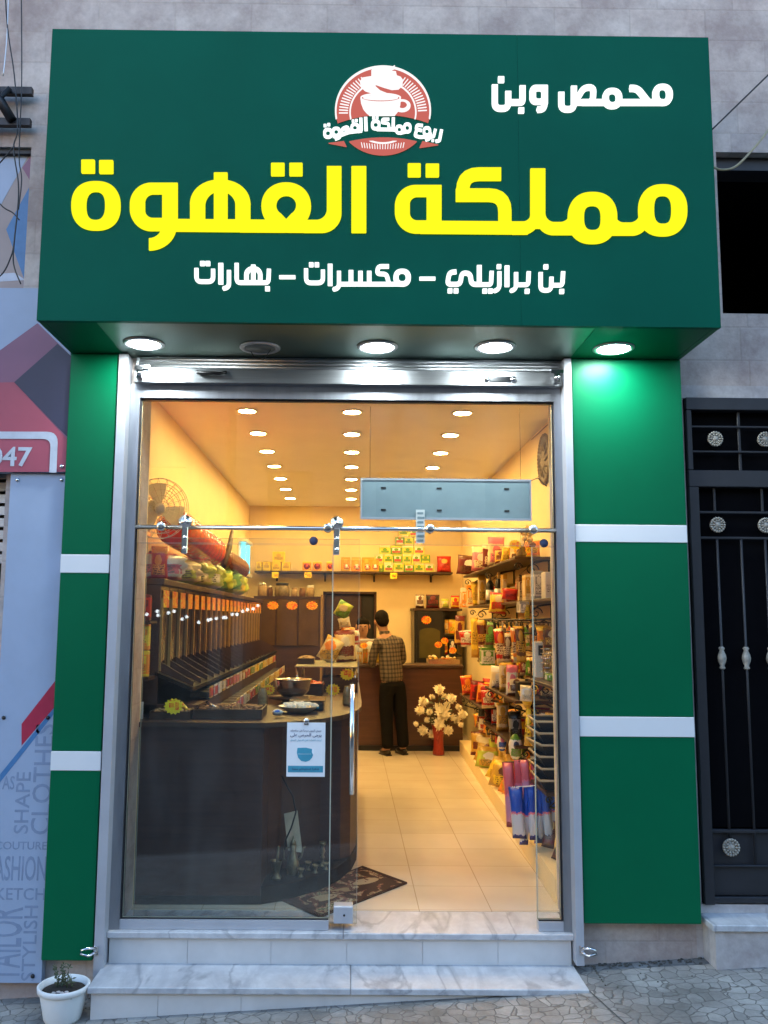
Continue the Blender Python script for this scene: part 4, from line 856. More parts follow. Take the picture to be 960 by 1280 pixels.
word('SKETCH', xl+.004, zz(1125), SX0-.01, zz(1110), 0); word('FASHION', xl+.004, zz(1101), SX0-.01, zz(1070), 0); word('COUTURE', xl+.03, zz(1062), SX0-.012, zz(1052), 0)
word('SHAPE', xx(19, 1000), zz(1042), xx(37, 1000), zz(965), 1); word('CLOTHES', xx(40, 1000), zz(1043), xx(64, 1000), zz(905), 1); word('AS', xx(3, 980), zz(987), xx(18, 980), zz(970), 0)
for i, (px, py) in enumerate(((22, 600), (77, 600), (5, 897), (60, 897), (41, 1220))):
    x, z = zx(px, py); b = MB(); b.ball((x, YB2-.003, z), (.011, .007, .011)); b.build('bolt', M['chrome'] if i < 2 else M['gateiron'], TP)
# neighbour's dark shop front beyond the panel
NS = thing('neighbour_shopfront', 'dark glazed front of the neighbouring shop behind the word panel', 'shop front', (-3, .2, -.4))
b = MB(); b.box((-4.2, .25, -.4), (-1.95, .28, 2.5)); b.build('dark_glass', M['black'], NS); b = MB()
for z in np.arange(1.9, 2.5, .07): b.box((-4.2, .16, z), (-1.95, .2, z+.05))
b.build('raised_shutter', M['galv'], NS); b = MB(); b.box((-4.2, .1, 1.05), (-1.95, .24, 1.15)); b.box((-2.3, .12, -.4), (-2.24, .24, 1.9)); b.build('window_frame', M['alu_flat'], NS)
# window poster up left
PO = thing('window_poster', 'tan, navy and pale blue geometric poster filling the upper window', 'poster', (-2.6, .05, 3.46))
b = MB(); b.box((-3.4, .05, 3.46), (-1.915, .09, 4.36)); b.build('sheet', M['ban_tan'], PO)
def pr3(nm, pts, mt, k):
    b = MB(); b.prism([(lambda p: (min(-1.918, max(-3.39, p.x)), p.z))(at('y', .05, *p)) for p in pts], .05-.0012*k, .051-.0012*k); b.build(nm, mt, PO)
pr3('pale_print', [(-60, 190), (38, 190), (0, 258), (-60, 330)], M['ban_blue'], 1); pr3('pink_print', [(28, 210), (46, 190), (46, 230)], M['ban_mauve'], 2); pr3('navy_print', [(8, 287), (46, 228), (46, 375), (30, 348)], M['ban_line'], 3); pr3('pale_print', [(-60, 346), (18, 341), (32, 350), (-60, 356)], M['ban_pale'], 1)
b = MB(); b.box((-3.4, .02, 4.33), (-1.90, .05, 4.36)); b.box((-1.915, .02, 3.46), (-1.90, .05, 4.33)); b.build('frame', M['blackiron'], PO)
# steel bracket and loose cables
BK = thing('steel_bracket', 'black welded steel bracket bolted to the stone above the poster window', 'bracket', (-2.1, -.1, 4.4))
za, zb_ = at('y', -.06, 20, 115).z, at('y', -.06, 20, 154).z; xe = at('y', -.06, 41, 115).x
b = MB(); b.box((-2.9, -.08, za-.022), (xe, -.045, za+.022)); b.build('bar', M['blackiron'], BK); b = MB(); b.box((-2.9, -.08, zb_-.022), (xe, -.045, zb_+.022)); b.build('bar', M['blackiron'], BK)
b = MB(); b.tube([(xe-.1, -.09, zb_), (xe-.24, -.12, za+.03)], .028, 4); b.build('brace', M['blackiron'], BK); b = MB(); b.tube([(xe-.12, -.1, za), (xe-.3, -.1, zb_-.02)], .018, 4); b.build('brace', M['blackiron'], BK)
b = MB(); b.box((-2.9, -.045, za-.3), (-2.84, -.001, za+.2)); b.build('back_plate', M['blackiron'], BK)
def wire(pts, r, mat, label, y=-.11):
    b = MB(); P = []
    for p in pts: P.append(at('y', p[2] if len(p) > 2 else y, p[0], p[1]))
    out = []
    for i in range(len(P)-1):
        a, c = P[i], P[i+1]; p_, n_ = P[max(i-1, 0)], P[min(i+2, len(P)-1)]
        for k in range(6):
            t = k/6; out.append(.5*((2*a)+(c-p_)*t+(2*p_-5*a+4*c-n_)*t*t+(3*a-p_-3*c+n_)*t**3))
    out.append(P[-1]); b.tube(out, r, 6); b.place('cable', mat, label, 'cable')
wire([(4, -60), (9, 30), (18, 95), (22, 160), (17, 185), (23, 230), (22, 262), (18, 300), (17, 330), (26, 355)], .004, M['black'], 'thin black cable looping down over the steel bracket and the poster')
wire([(26, -60), (27, 30), (27, 110), (25, 160), (24, 200), (27, 225), (23, 262)], .0035, M['black'], 'straight black cable dropping past the end of the steel bracket')
wire([(-30, 215), (0, 255), (16, 266), (24, 275)], .004, M['black'], 'black cable crossing the poster from the left to the knot')
wire([(-30, 355), (0, 345), (14, 320), (18, 300)], .004, M['black'], 'black cable curling across the bottom of the poster')
wire([(-20, 225), (3, 200), (18, 182)], .004, M['black'], 'short black cable slanting over the top corner of the poster')
wire([(12, -60), (9, 40), (4, 95)], .003, M['galv'], 'thin grey cable above the steel bracket')
wire([(890, 162, -.05), (925, 128, -.08), (962, 92, -.1), (1010, 45, -.1)], .005, M['black'], 'black cable rising from the sign over the pale stone at the right')
M['oldyellow'] = plain('yellowed_cable', (.42, .36, .22), .5)
wire([(888, 206, -.05), (900, 212, -.1), (918, 209, -.12), (938, 190, -.12), (962, 160, -.1), (1000, 100, -.1)], .007, M['oldyellow'], 'yellowed cable sagging beside the sign in front of the dark balcony')

# ================================================================ RIGHT GATE
GT = thing('iron_gate', 'dark iron door gate with round rosettes and slim bars beside the wide pillar', 'gate', (2.55, .05, .09))
gy0, gy1 = -.012, .03; gl, gr = 1.912, 3.24
def gbox(name, items, mt='gateiron'):
    for a, c in items:
        b = MB(); b.box(a, c, ch=.003); b.build(name, M[mt], GT)
gbox('frame', [((gl, -.03, .095), (gl+.055, .06, 2.355)), ((gr-.05, -.03, .095), (gr, .06, 2.355)), ((gl, -.03, 2.355), (gr, .06, 2.45)), ((gl, -.03, 2.80), (gr, .06, 2.872)), ((gl, -.028, 2.452), (gl+.03, .058, 2.798)), ((gr-.03, -.028, 2.452), (gr, .058, 2.798))])
gbox('bar', [((gl+.03, gy0, 2.70), (gr-.03, gy0+.014, 2.712)), ((gl+.03, gy0, 2.555), (gr-.03, gy0+.014, 2.567))])
for x in (2.225, 2.52, 2.81): gbox('bar', [((x-.008, gy0+.015, 2.452), (x+.008, gy0+.029, 2.798))])
gbox('bar', [((gl+.055, gy0, 2.205), (gr-.05, gy0+.014, 2.219)), ((gl+.055, gy0, 2.06), (gr-.05, gy0+.014, 2.074))])
gbox('kick_panel', [((gl+.055, gy0+.03, .13), (gr-.05, gy0+.04, .47))]); gbox('kick_rail', [((gl+.055, gy0, .462), (gr-.05, gy0+.028, .48)), ((gl+.055, gy0, .10), (gr-.05, gy0+.028, .13)), ((gl+.055, gy0, .285), (gr-.05, gy0+.028, .295))])
gbox('screen', [((gl+.055, .032, .481), (gr-.05, .040, 2.354)), ((gl+.03, .042, 2.452), (gr-.03, .05, 2.798))], 'void')  # near-black sheets painted as the unlit depth behind the bars
def rosette(x, z, r=.042):
    b = MB(); b.lathe([(r, .012), (r, .003), (r*.86, 0), (r*.80, .004), (r*.45, .003), (r*.40, -.003), (r*.30, -.002), (r*.24, -.006), (.001, -.007)], (x, gy0-.012, z), (0, 1, 0), 28)
    for k in range(10):
        t = 2*math.pi*k/10; b.tube([(x+r*.42*math.cos(t), gy0-.012, z+r*.42*math.sin(t)), (x+r*.6*math.cos(t), gy0-.016, z+r*.6*math.sin(t)), (x+r*.78*math.cos(t), gy0-.011, z+r*.78*math.sin(t))], [.003, .006, .002], 6)
    for k in range(18):
        t = 2*math.pi*k/18; b.ball((x+r*.9*math.cos(t), gy0-.012, z+r*.9*math.sin(t)), (.0075, .008, .0075), 6, 5)
    b.build('rosette', M['silver'], GT)
for k in range(5): rosette(2.075+.285*k, 2.632)
for k in range(5): rosette(2.068+.272*k, 2.139)
for k in range(3): rosette(2.068+.544*k, .39, .045)
for k in range(9):
    x = 2.068+.136*k; z0 = .43 if k % 2 == 0 else .30
    b = MB(); b.tube([(x, gy0+.008, z0), (x, gy0+.008, 2.06)], .0075, 8); br = b.build('bar', M['gateiron'], GT)
    b = MB(); b.lathe([(.010, 0), (.017, .008), (.011, .02), (.021, .045), (.024, .062), (.021, .08), (.011, .104), (.017, .116), (.010, .125)], (x, gy0+.008, 1.335), n=14); b.build('collar', M['silver'], br)
    if k % 2 == 0: gbox('bar', [((x-.007, gy0+.015, 2.22), (x+.007, gy0+.028, 2.354))])

# ================================================================ PLANT POT
PT = thing('plant_pot', 'white ribbed plastic pot with a dry little plant beside the bottom step', 'plant pot', (-1.402, -.30, ground_z(-1.4)))
cx, cy, z0, zt = -1.402, -.30, ground_z(-1.4), -.212
b = MB(); n = 48; prof = [(.080, 0), (.090, .02), (.113, zt-z0-.035), (.113, zt-z0-.03), (.125, zt-z0-.028), (.127, zt-z0-.004), (.122, zt-z0), (.114, zt-z0-.002), (.108, zt-z0-.03)]
vs = []; fs = []
for i, (r, h) in enumerate(prof):
    for k in range(n):
        t = 2*math.pi*k/n; q = r*(1+(.014*math.cos(24*t) if i < 3 else 0)); vs.append((cx+q*math.cos(t), cy+q*math.sin(t), z0+h))
for i in range(len(prof)-1):
    for k in range(n): fs.append([i*n+k, i*n+(k+1) % n, (i+1)*n+(k+1) % n, (i+1)*n+k])
fs.append(list(range(n-1, -1, -1))); b.add(vs, fs, True); b.build('pot', M['white'], PT)
b = MB(); b.ball((cx, cy, zt-.035), (.109, .109, .018), 20, 8, .05); b.build('soil', M['soil'], PT)
for k in range(9):
    a = rnd.uniform(0, 6.28); r = rnd.uniform(0, .05); h = rnd.uniform(.05, .12); x, y = cx+r*math.cos(a), cy+r*math.sin(a); lx, ly = rnd.uniform(-.04, .05), rnd.uniform(-.03, .03)
    b = MB(); top = Vector((x+lx, y+ly, zt-.02+h)); b.tube([(x, y, zt-.03), (x+lx*.4, y+ly*.4, zt-.02+h*.5), top], [.003, .002, .001], 5)
    for j in range(12):
        f = rnd.uniform(.25, 1); c = Vector((x+lx*f, y+ly*f, zt-.025+h*f)); d = Vector((rnd.uniform(-1, 1), rnd.uniform(-1, 1), rnd.uniform(-.2, .9))).normalized(); s_ = d.orthogonal().normalized()*.0045; L_ = rnd.uniform(.014, .028)
        b.add([c, c+d*L_*.5+s_, c+d*L_, c+d*L_*.5-s_], [[0, 1, 2, 3]])
    b.build('stem', M['leaf'], PT)
for k in range(4):
    b = MB(); b.ball((cx-.03+.02*k, cy-.06+.01*(k % 2), zt-.022), (.012, .010, .008), 8, 6, .1); b.build('pebble', M['stone_pale'], PT)
# weeds and grit along the wall foot under the wide pillar
b = MB()
for k in range(70):
    x = rnd.uniform(1.25, 1.9); y = -.01-abs(rnd.gauss(0, .03)); s_ = rnd.uniform(.002, .007); b.ball((x, y, ground_z(x)+s_*.4), (s_*1.6, s_, s_), 6, 4, .3)
for k in range(45):
    x = rnd.uniform(-1.6, 1.9); x = x if x < -1.3 or x > 1.2 else 1.3; y = -.05-abs(rnd.gauss(0, .12)); s_ = rnd.uniform(.0015, .004); b.ball((x, y, ground_z(x)+s_*.4), (s_*1.5, s_, s_), 6, 4, .3)
tag(b.build('gravel_litter', plain('grit', (.10, .09, .075), .95, 0, .5, 30)), 'dark grit and dead leaves gathered along the foot of the wall', 'litter', None, 'stuff')
# ================================================================ INSIDE THE SHOP
names7 = ['first', 'second', 'third', 'fourth', 'fifth', 'sixth', 'last']
LENS_PROTO = None
for col, lx in (('left', -.851), ('middle', .004), ('right', .903)):
    for i in range(7):
        y = 2.063+.863*i; lab = '%s round ceiling light from the door in the %s row' % (names7[i], col)
        if LENS_PROTO is None:
            D = thing('ceiling_light', lab, 'ceiling light', (lx, y, ZC-.012), 'round ceiling lights')
            b = MB(); b.lathe([(.088, .011), (.088, .002), (.080, -.001), (.070, 0), (.070, .006)], (lx, y, ZC-.012), n=28); b.build('trim_ring', M['ring'], D)
            b = MB(); b.lathe([(.001, 0), (.067, .001), (.069, .004)], (lx, y, ZC-.011), n=28); b.build('lens', M['lens'], D); LENS_PROTO = D
        else:
            c = copy_tree(LENS_PROTO); c.location = (lx, y, ZC-.012); c['label'] = lab

def star(c, r, label, mat='tag_yellow', tilt=0, yaw=0):
    """starburst price card facing the door"""
    b = MB(); n = 14; pts = [(r*(1 if k % 2 == 0 else .80)*math.cos(math.pi*k/n), r*.82*(1 if k % 2 == 0 else .80)*math.sin(math.pi*k/n)) for k in range(2*n)]
    b.prism(pts, -.002, .002); b.mat(1); b.box((-.45*r, -.0035, -.10*r), (.05*r, -.0022, .32*r)); b.box((.15*r, -.0035, -.35*r), (.55*r, -.0022, .40*r))
    cy_, sy_ = math.cos(yaw), math.sin(yaw); b.v = [(c[0]+x*cy_-y*sy_, c[1]+x*sy_+y*cy_, c[2]+z) for x, y, z in b.v]
    return b.place('price_tag', [M[mat], M['tag'] if mat == 'tag_yellow' else pm('red', 'orange')], label, 'price tag', 'starburst price tags')
def pos(ax, v, px0, py0, px1, py1):
    p = at(ax, v, (px0+px1)/2, py1); d = dist(p); return p, (px1-px0)/FOC*d, (py1-py0)/FOC*d
def bag(p, w, h, mat, label, cat='bag', group=None, name='snack_bag', d=None, rot=0, tilt=0, roll=0, wr=.12):
    b = MB(); b.pillow(p, w, h, d or min(.12, w*.45), rot, tilt, wr, roll=roll); return b.place(name, mat, label, cat, group, True)
def carton(p, w, h, d, mats, label, cat='box', group=None, name='carton', rot=0):
    b = MB(); b.box((p[0]-w/2, p[1], p[2]+.0005), (p[0]+w/2, p[1]+d, p[2]+h), ch=min(.004, w*.05)); b.mat(1)
    b.box((p[0]-w*.36, p[1]-.0012, p[2]+h*.18), (p[0]+w*.36, p[1]-.0003, p[2]+h*.80)); b.box((p[0]-w*.36, p[1]+d*.1, p[2]+h+.0003), (p[0]+w*.36, p[1]+d*.9, p[2]+h+.0012)); b.box((p[0]-w/2-.0012, p[1]+d*.15, p[2]+h*.2), (p[0]-w/2-.0003, p[1]+d*.85, p[2]+h*.8))
    return b.place(name, mats, label, cat, group)
def jar(p, r, h, mat, lid, label, cat='jar', group=None, name='jar'):
    J = thing(name, label, cat, p, group); b = MB(); b.lathe([(r*.85, 0), (r, r*.12), (r, h*.68), (r*.82, h*.78), (r*.72, h*.82)], p, n=16); b.build('body', mat, J)
    b = MB(); b.lathe([(r*.80, h*.80), (r*.84, h*.81), (r*.84, h*.97), (r*.6, h)], p, n=16); b.build('lid', lid, J)
    return J
M['jarglass'] = plain('tinted_jar_glass', (.22, .16, .08), .12, 0, .4, 20)
M['nuts'] = plain('roasted_nuts', (.20, .09, .035), .5, 0, .5, 90, .8); M['nuts_pale'] = plain('pale_nuts', (.42, .28, .13), .5, 0, .4, 90, .8)
M['acrylic'] = printed('dark_beans_behind_acrylic', [(.035, .015, .008), (.06, .027, .013), (.09, .05, .02)], 9, .12); M['strip'] = plain('golden_wood_edge', (.34, .20, .07), .4)

M['blackmatt'] = plain('dark_matt_board', (.016, .011, .009), .7, 0, .3, 9, spec=.15)
# ---- left wall: long run of dispensers over a stepped drawer unit
DC = thing('dispenser_cabinet', 'long dark cabinet of bean and spice dispensers along the yellow left wall', 'cabinet', (-1.35, 3.8, F0))
y0, y1 = .62, 6.95
b = MB(); b.box((XL+.003, y0, 1.80), (-1.17, y1, 1.84), ch=.004); b.build('top_board', M['brown'], DC)
b = MB(); b.box((XL+.003, y0, F0), (XL+.02, y1, 1.80)); b.box((XL+.02, y0, 1.0), (-1.19, y0+.02, 1.80)); b.box((XL+.02, y1-.02, 1.0), (-1.19, y1, 1.80)); b.build('carcass', M['brown'], DC)
b = MB(); b.add([(-1.21, y0, 1.26), (-1.21, y1, 1.26), (-.97, y1, 1.165), (-.97, y0, 1.165), (-1.21, y0, 1.24), (-1.21, y1, 1.24), (-.97, y1, 1.14), (-.97, y0, 1.14)], [[0, 1, 2, 3], [7, 6, 5, 4], [0, 3, 7, 4], [1, 5, 6, 2], [3, 2, 6, 7], [0, 4, 5, 1]]); b.build('chute_ledge', M['blackmatt'], DC)
for k in range(23):
    y = .66+.28*k; b = MB(); b.add([(-1.2, y, 1.262), (-.975, y, 1.17), (-.975, y, 1.20), (-1.2, y, 1.33), (-1.2, y+.008, 1.262), (-.975, y+.008, 1.17), (-.975, y+.008, 1.20), (-1.2, y+.008, 1.33)], [[0, 1, 2, 3], [7, 6, 5, 4], [1, 5, 6, 2], [2, 6, 7, 3], [0, 3, 7, 4]]); b.build('chute_divider', M['brown'], DC)
b = MB(); b.box((XL+.02, y0, F0), (-.93, y1-.6, 1.06)); b.box((-.93, y0+.7, F0), (-.80, y1-.8, .95)); b.build('base_unit', M['brown'], DC)
nb = 22
for k in range(nb):
    ya = y0+.03+(y1-y0-.06)*k/nb; yb = ya+(y1-y0-.06)/nb
    b = MB(); b.box((-1.47, ya+.016, 1.262), (-1.198, yb-.016, 1.795)); bn = b.build('bin', M['acrylic'], DC)
    b = MB(); b.box((-1.198, ya+.001, 1.262), (-1.180, ya+.026, 1.72)); b.build('edge_strip', M['strip'], bn)
    b = MB(); b.box((-1.194, ya+.06, 1.66), (-1.188, yb-.05, 1.77)); b.build('bin_label', M['tag'], bn)
cols = ['red', 'white', 'red', 'pink', 'white', 'red', 'green', 'yellow', 'green', 'yellow', 'gold', 'yellow']
for row, (xf, zf, ya, yb, n) in enumerate(((-.925, 1.10, .95, 6.1, 26), (-.795, .985, 1.35, 5.9, 22))):
    for k in range(n):
        yc = ya+(yb-ya)*k/n
        b = MB(); b.box((xf-.12, yc, zf-.025), (xf+.003, yc+(yb-ya)/n-.03, zf+.012), ch=.003); dr = b.build('drawer', M['black'], DC)
        b = MB(); b.box((xf+.0035, yc+.02, zf-.03), (xf+.012, yc+(yb-ya)/n-.06, zf+.045)); b.build('drawer_label', pm(cols[(k//2+row*3) % 12], 'white' if k % 3 else 'gold', scale=4), dr)
# goods on top of the dispensers
for k, (a, c, sc) in enumerate((('white', 'pink', 5), ('cream', 'lime', 5), ('lime', 'cream', 4), ('lime', 'white', 6), ('lime', 'green', 4), ('green', 'lime', 5), ('lime', 'yellow', 4))):
    bag((-1.30, 1.15+.62*k, 1.842), .34, .20 if k < 2 else .25, pm(a, c, 'white', scale=sc), '%s %s sack from the door on top of the dispenser cabinet' % (ordinal(k), ['pale', 'cream', 'yellow-green', 'lime and white', 'lime', 'green', 'lime and yellow'][k]), 'bag', 'sacks on the dispenser cabinet', 'goods_sack', .3, R(70))
def wrapped_roll(label, p0, p1, r, mat):
    b = MB(); p0, p1 = Vector(p0), Vector(p1); pts = []; rs = []
    for k in range(41):
        t = k/40; pts.append(p0.lerp(p1, t)); e = min(1, min(t, 1-t)*9)**.5; rs.append(max(.01, r*e*(1+.055*math.sin(k*2.1))))
    b.tube(pts, rs, 14); return b.place('wrapped_pack', mat, label, 'pack')
M['redfoil'] = plain('glossy_red_wrap', (.85, .045, .015), .22, 0, .25, 25, .3, .4); M['darkfoil'] = plain('glossy_maroon_wrap', (.14, .015, .012), .25, 0, .3, 25, .3, .3)
wrapped_roll('long shiny red wrapped pack lying on the sacks above the dispensers', (-1.27, 1.15, 2.25), (-1.24, 3.15, 2.17), .135, M['redfoil'])
wrapped_roll('dark maroon wrapped pack lying behind the brown stick above the dispensers', (-1.25, 3.4, 2.16), (-1.25, 5.2, 2.14), .115, M['darkfoil'])
b = MB(); pa, pb = at('x', -1.12, 280, 708), at('x', -1.12, 290, 664); b.tube([pa, (pa+pb)/2+Vector((.01, 0, 0)), pb], [.022, .028, .016], 8); b.place('wooden_stick', M['walnut'], 'dark brown stick leaning up between the red and maroon packs', 'stick')
for k, (px0, py0, px1, py1, a, c) in enumerate(((173, 697, 188, 732, 'maroon', 'pink'), (186, 696, 208, 722, 'red', 'orange'))):
    p, w, h = pos('y', .95, px0, py0, px1, py1); bag((p.x, .8+.2*k, 1.842), w, .23, pm(a, c, scale=4), '%s bag hanging over the near end of the dispenser cabinet' % ('maroon and pink' if k == 0 else 'red and orange'), 'bag', None, 'snack_bag', .1, R(10))
# small rack by the left jamb
RK = thing('wall_rack', 'narrow dark rack of packets squeezed between the left jamb and the dispensers', 'rack', (-1.36, .52, F0))
b = MB(); b.box((XL+.02, .40, 1.22), (-1.20, .60, 1.24)); b.box((XL+.02, .40, 1.56), (-1.20, .60, 1.575)); b.build('shelf', M['brown'], RK); b = MB(); b.box((XL+.004, .40, F0), (XL+.02, .60, 1.8)); b.build('back_board', M['brown'], RK)
for k, (x, z, a, c, t) in enumerate(((-1.335, 1.241, 'orange', 'white', 'orange and white'), (-1.25, 1.241, 'orange', 'yellow', 'orange and yellow'), (-1.335, 1.40, 'green', 'yellow', 'green and yellow'), (-1.25, 1.40, 'yellow', 'orange', 'yellow and orange'), (-1.335, 1.576, 'green', 'red', 'green and red'), (-1.25, 1.576, 'red', 'maroon', 'red and maroon'))):
    carton((x, .43, z), .08, .155, .05, [pm(a, c, scale=5), pm(c, a, scale=6)], '%s packet on the narrow rack by the left jamb' % t, 'packet', 'packets on the narrow rack', 'packet')
# wall fan
fc = Vector((-1.30, 1.0, 2.33))
FN = thing('wall_fan', 'pale grey wall fan with a round wire cage high on the left wall', 'fan', fc)
ax = Vector((.55, -.85, -.1)).normalized(); u_ = ax.orthogonal().normalized(); v_ = ax.cross(u_); M['fangrey'] = plain('grey_fan_plastic', (.8, .78, .7), .4); M['fanblade'], _t, _p = new('translucent_blade'); _t.nodes.remove(_p); _a = nd(_t, 'ShaderNodeBsdfTranslucent', i_Color=(.75, .78, .7, 1)); _b = nd(_t, 'ShaderNodeBsdfDiffuse', i_Color=(.7, .72, .65, 1)); _m = nd(_t, 'ShaderNodeMixShader', i_Fac=.45); _t.links.new(_a.outputs[0], _m.inputs[1]); _t.links.new(_b.outputs[0], _m.inputs[2]); _t.links.new(_m.outputs[0], _t.nodes['Material Output'].inputs[0])
b = MB()
for rr_ in (.205, .17, .13, .09, .05):
    for s_ in (1, -1): b.tube([fc+u_*(rr_*math.cos(t))+v_*(rr_*math.sin(t))+ax*(s_*.055*(1-(rr_/.215)**2)**.5) for t in np.linspace(0, 2*math.pi, 33)], .0022, 5, False)
for k in range(20):
    t = 2*math.pi*k/20
    for s_ in (1, -1): b.tube([fc+(u_*math.cos(t)+v_*math.sin(t))*rr_+ax*(s_*.055*max(0, 1-(rr_/.206)**2)**.5) for rr_ in (.03, .1, .16, .206)], .0016, 4, False)
b.build('cage', M['fangrey'], FN)
for k in range(3):
    b = MB(); a0 = 2*math.pi*k/3; vs = []
    for j in range(7):
        for i in range(5):
            r_ = .035+.14*j/6; t = a0+(i/4-.5)*1.25*(1-.25*j/6); vs.append(fc+(u_*math.cos(t)+v_*math.sin(t))*r_+ax*(.028*(i/4-.5)))
    b.add(vs, [[j*5+i, j*5+i+1, (j+1)*5+i+1, (j+1)*5+i] for j in range(6) for i in range(4)], True); b.build('blade', M['fanblade'], FN)
b = MB(); b.lathe([(.04, -.02), (.038, .02), (.02, .032)], fc, ax, 16); b.lathe([(.055, -.16), (.06, -.1), (.05, -.06)], fc, ax, 16); b.build('motor', M['fangrey'], FN)
b = MB(); b.tube([fc-ax*.12, (XL+.05, 1.1, 2.22), (XL+.003, 1.1, 2.22)], .02, 8); b.box((XL+.001, 1.04, 2.13), (XL+.02, 1.16, 2.31)); b.build('wall_bracket', M['fangrey'], FN)
# cyan insect lamp in the far corner
p0, p1 = at('x', XL+.05, 303, 705), at('x', XL+.05, 318, 668)
IL = thing('insect_lamp', 'glowing cyan tube lamp in the far left corner above the dispensers', 'lamp', (XL+.05, 7.2, 2.2))
for k, y in enumerate((7.0, 7.55)):
    b = MB(); b.lathe([(.03, 0), (.03, .40)], (XL+.06, y, 2.22), n=10); b.build('tube', M['cyan'], IL)
b = MB(); b.box((XL+.004, 6.85, 2.17), (XL+.11, 7.7, 2.215)); b.box((XL+.004, 6.85, 2.625), (XL+.11, 7.7, 2.67)); b.box((XL+.004, 6.85, 2.216), (XL+.02, 7.7, 2.624)); b.build('housing', M['fangrey'], IL)

# ---- back-left dispensers
BD = thing('corner_dispenser', 'dark three-bin dispenser cabinet against the back wall with orange tags', 'cabinet', (-.9, 7.7, F0))
yb0 = 7.42; xa0, xb0 = -1.35, -.41
b = MB(); b.box((xa0, yb0, 1.875), (xb0, YB-.005, 1.905)); b.build('top_board', M['brown'], BD); b = MB(); b.box((xa0, yb0+.03, F0), (xb0, YB-.005, 1.874)); b.build('carcass', M['brown'], BD)
b = MB(); b.box((xb0+.001, yb0, F0), (xb0+.03, YB-.005, 1.93)); b.build('side_panel', M['strip'], BD)
M['binfront'] = plain('brown_bin_front', (.10, .055, .02), .25, 0, .2, 5)
for k in range(3):
    x0 = xa0+.02+(xb0-xa0-.02)*k/3; x1 = x0+(xb0-xa0-.02)/3-.02
    b = MB(); b.box((x0, yb0+.004, 1.22), (x1, yb0+.029, 1.868), ch=.004); bn = b.build('bin', M['binfront'], BD)
    p = at('y', yb0-.004, (341, 365, 390)[k], 757); b = MB(); n = 12; b.prism([(p.x+.085*(1 if q % 2 == 0 else .86)*math.cos(math.pi*q/n), p.z+.062*(1 if q % 2 == 0 else .86)*math.sin(math.pi*q/n)) for q in range(2*n)], yb0-.004, yb0+.003); b.build('bin_label', M['tag'], bn)
for k, (px0, py0, px1, py1, mt, lid) in enumerate(((322, 729, 334, 746, 'nuts_pale', 'steel'), (343, 729, 362, 746, 'jarglass', 'blackiron'), (364, 734, 372, 745, 'nuts_pale', 'strip'), (374, 734, 382, 745, 'nuts', 'strip'), (383, 731, 393, 745, 'nuts_pale', 'white'), (334, 733, 341, 746, 'nuts', 'steel'))):
    p, w, h = pos('y', 7.6, px0, py0, px1, py1); jar((p.x, 7.6, 1.906), w/2, h, M[mt], M[lid], '%s on the back dispenser cabinet' % ['big pale jar with a steel lid at the left end', 'wide dark glass jar with a black lid', 'small pale jar with a golden lid', 'small brown jar with a golden lid', 'tall pale jar with a white lid', 'slim brown jar with a steel lid'][k], 'jar', 'jars on the back dispenser')
# ---- doorway leaf
DL = thing('back_door', 'dark brown door in the back wall half hidden by the display', 'door', (0, YB+.05, F0))
b = MB(); b.box((-.36, YB+.06, F0+.005), (.17, YB+.10, 1.96), ch=.004); b.build('leaf', M['brown'], DL); b = MB(); b.box((.175, YB+.10, F0+.005), (.36, YB+.13, 1.96)); b.build('inner_leaf', M['black'], DL)
b = MB(); b.box((-.40, YB-.015, F0), (-.365, YB+.2, 2.0)); b.box((.365, YB-.015, F0), (.395, YB+.2, 2.0)); b.box((-.40, YB-.015, 1.965), (.395, YB+.2, 2.0)); b.build('frame', M['brown'], DL)

# ---- shelf on the back wall
zs = 2.285; ysf = 7.84
SH = thing('back_shelf', 'long brown shelf on the yellow back wall stacked with tea boxes', 'shelf', (.05, 8, zs-.03)); xs0, xs1 = at('y', ysf, 318, 715).x, at('y', ysf, 566, 715).x
b = MB(); b.box((xs0, ysf, zs-.028), (xs1, YB-.003, zs), ch=.003); b.build('board', M['walnut'], SH)
for px in (406, 468, 540, 345):
    x = at('y', 7.95, px, 722).x; b = MB(); b.box((x-.014, ysf+.03, zs-.05), (x+.014, YB-.003, zs-.029)); b.box((x-.014, YB-.03, zs-.14), (x+.014, YB-.003, zs-.051)); b.build('bracket', M['black'], SH)
def shelf_item(px0, py0, px1): 
    p, w, h = pos('y', ysf+.03, px0, py0, px1, 714); return Vector((p.x, ysf+.03, zs)), w, h
ylab = 'plain yellow box on the left end of the back shelf'
for k, (px0, py0, px1, lvl) in enumerate(((320, 703, 327, 0), (328, 702, 338, 0), (339, 703, 351, 0), (352, 703, 363, 0), (340, 690, 356, 1))):
    p, w, h = shelf_item(px0, py0, px1)
    if lvl: h = .15; p.z += .131
    else: h = .13
    carton(p, w*.97, h, .13, [pm('yellow', 'yellow', 'gold', scale=3), pm('yellow', 'gold')], ylab if not lvl else 'yellow box stacked on top of the other yellow boxes on the back shelf', 'box', 'yellow boxes on the back shelf', 'yellow_box')
for k, (px0, px1) in enumerate(((378, 389), (391, 402), (408, 417))):
    p, w, h = shelf_item(px0, 702, px1)
    t = thing('round_label_box', 'small orange tin with a round red label, %s of three on the back shelf' % ordinal(k), 'tin', p, 'orange tins on the back shelf')
    b = MB(); b.box((p.x-w/2, p.y, p.z+.0005), (p.x+w/2, p.y+.1, p.z+h), ch=.006); b.build('tin', pm('orange', 'yellow', scale=3), t); b = MB(); b.lathe([(w*.36, 0), (w*.36, .003)], (p.x, p.y-.003, p.z+h*.5), (0, 1, 0), 18); b.build('round_label', pm('maroon', 'red'), t)
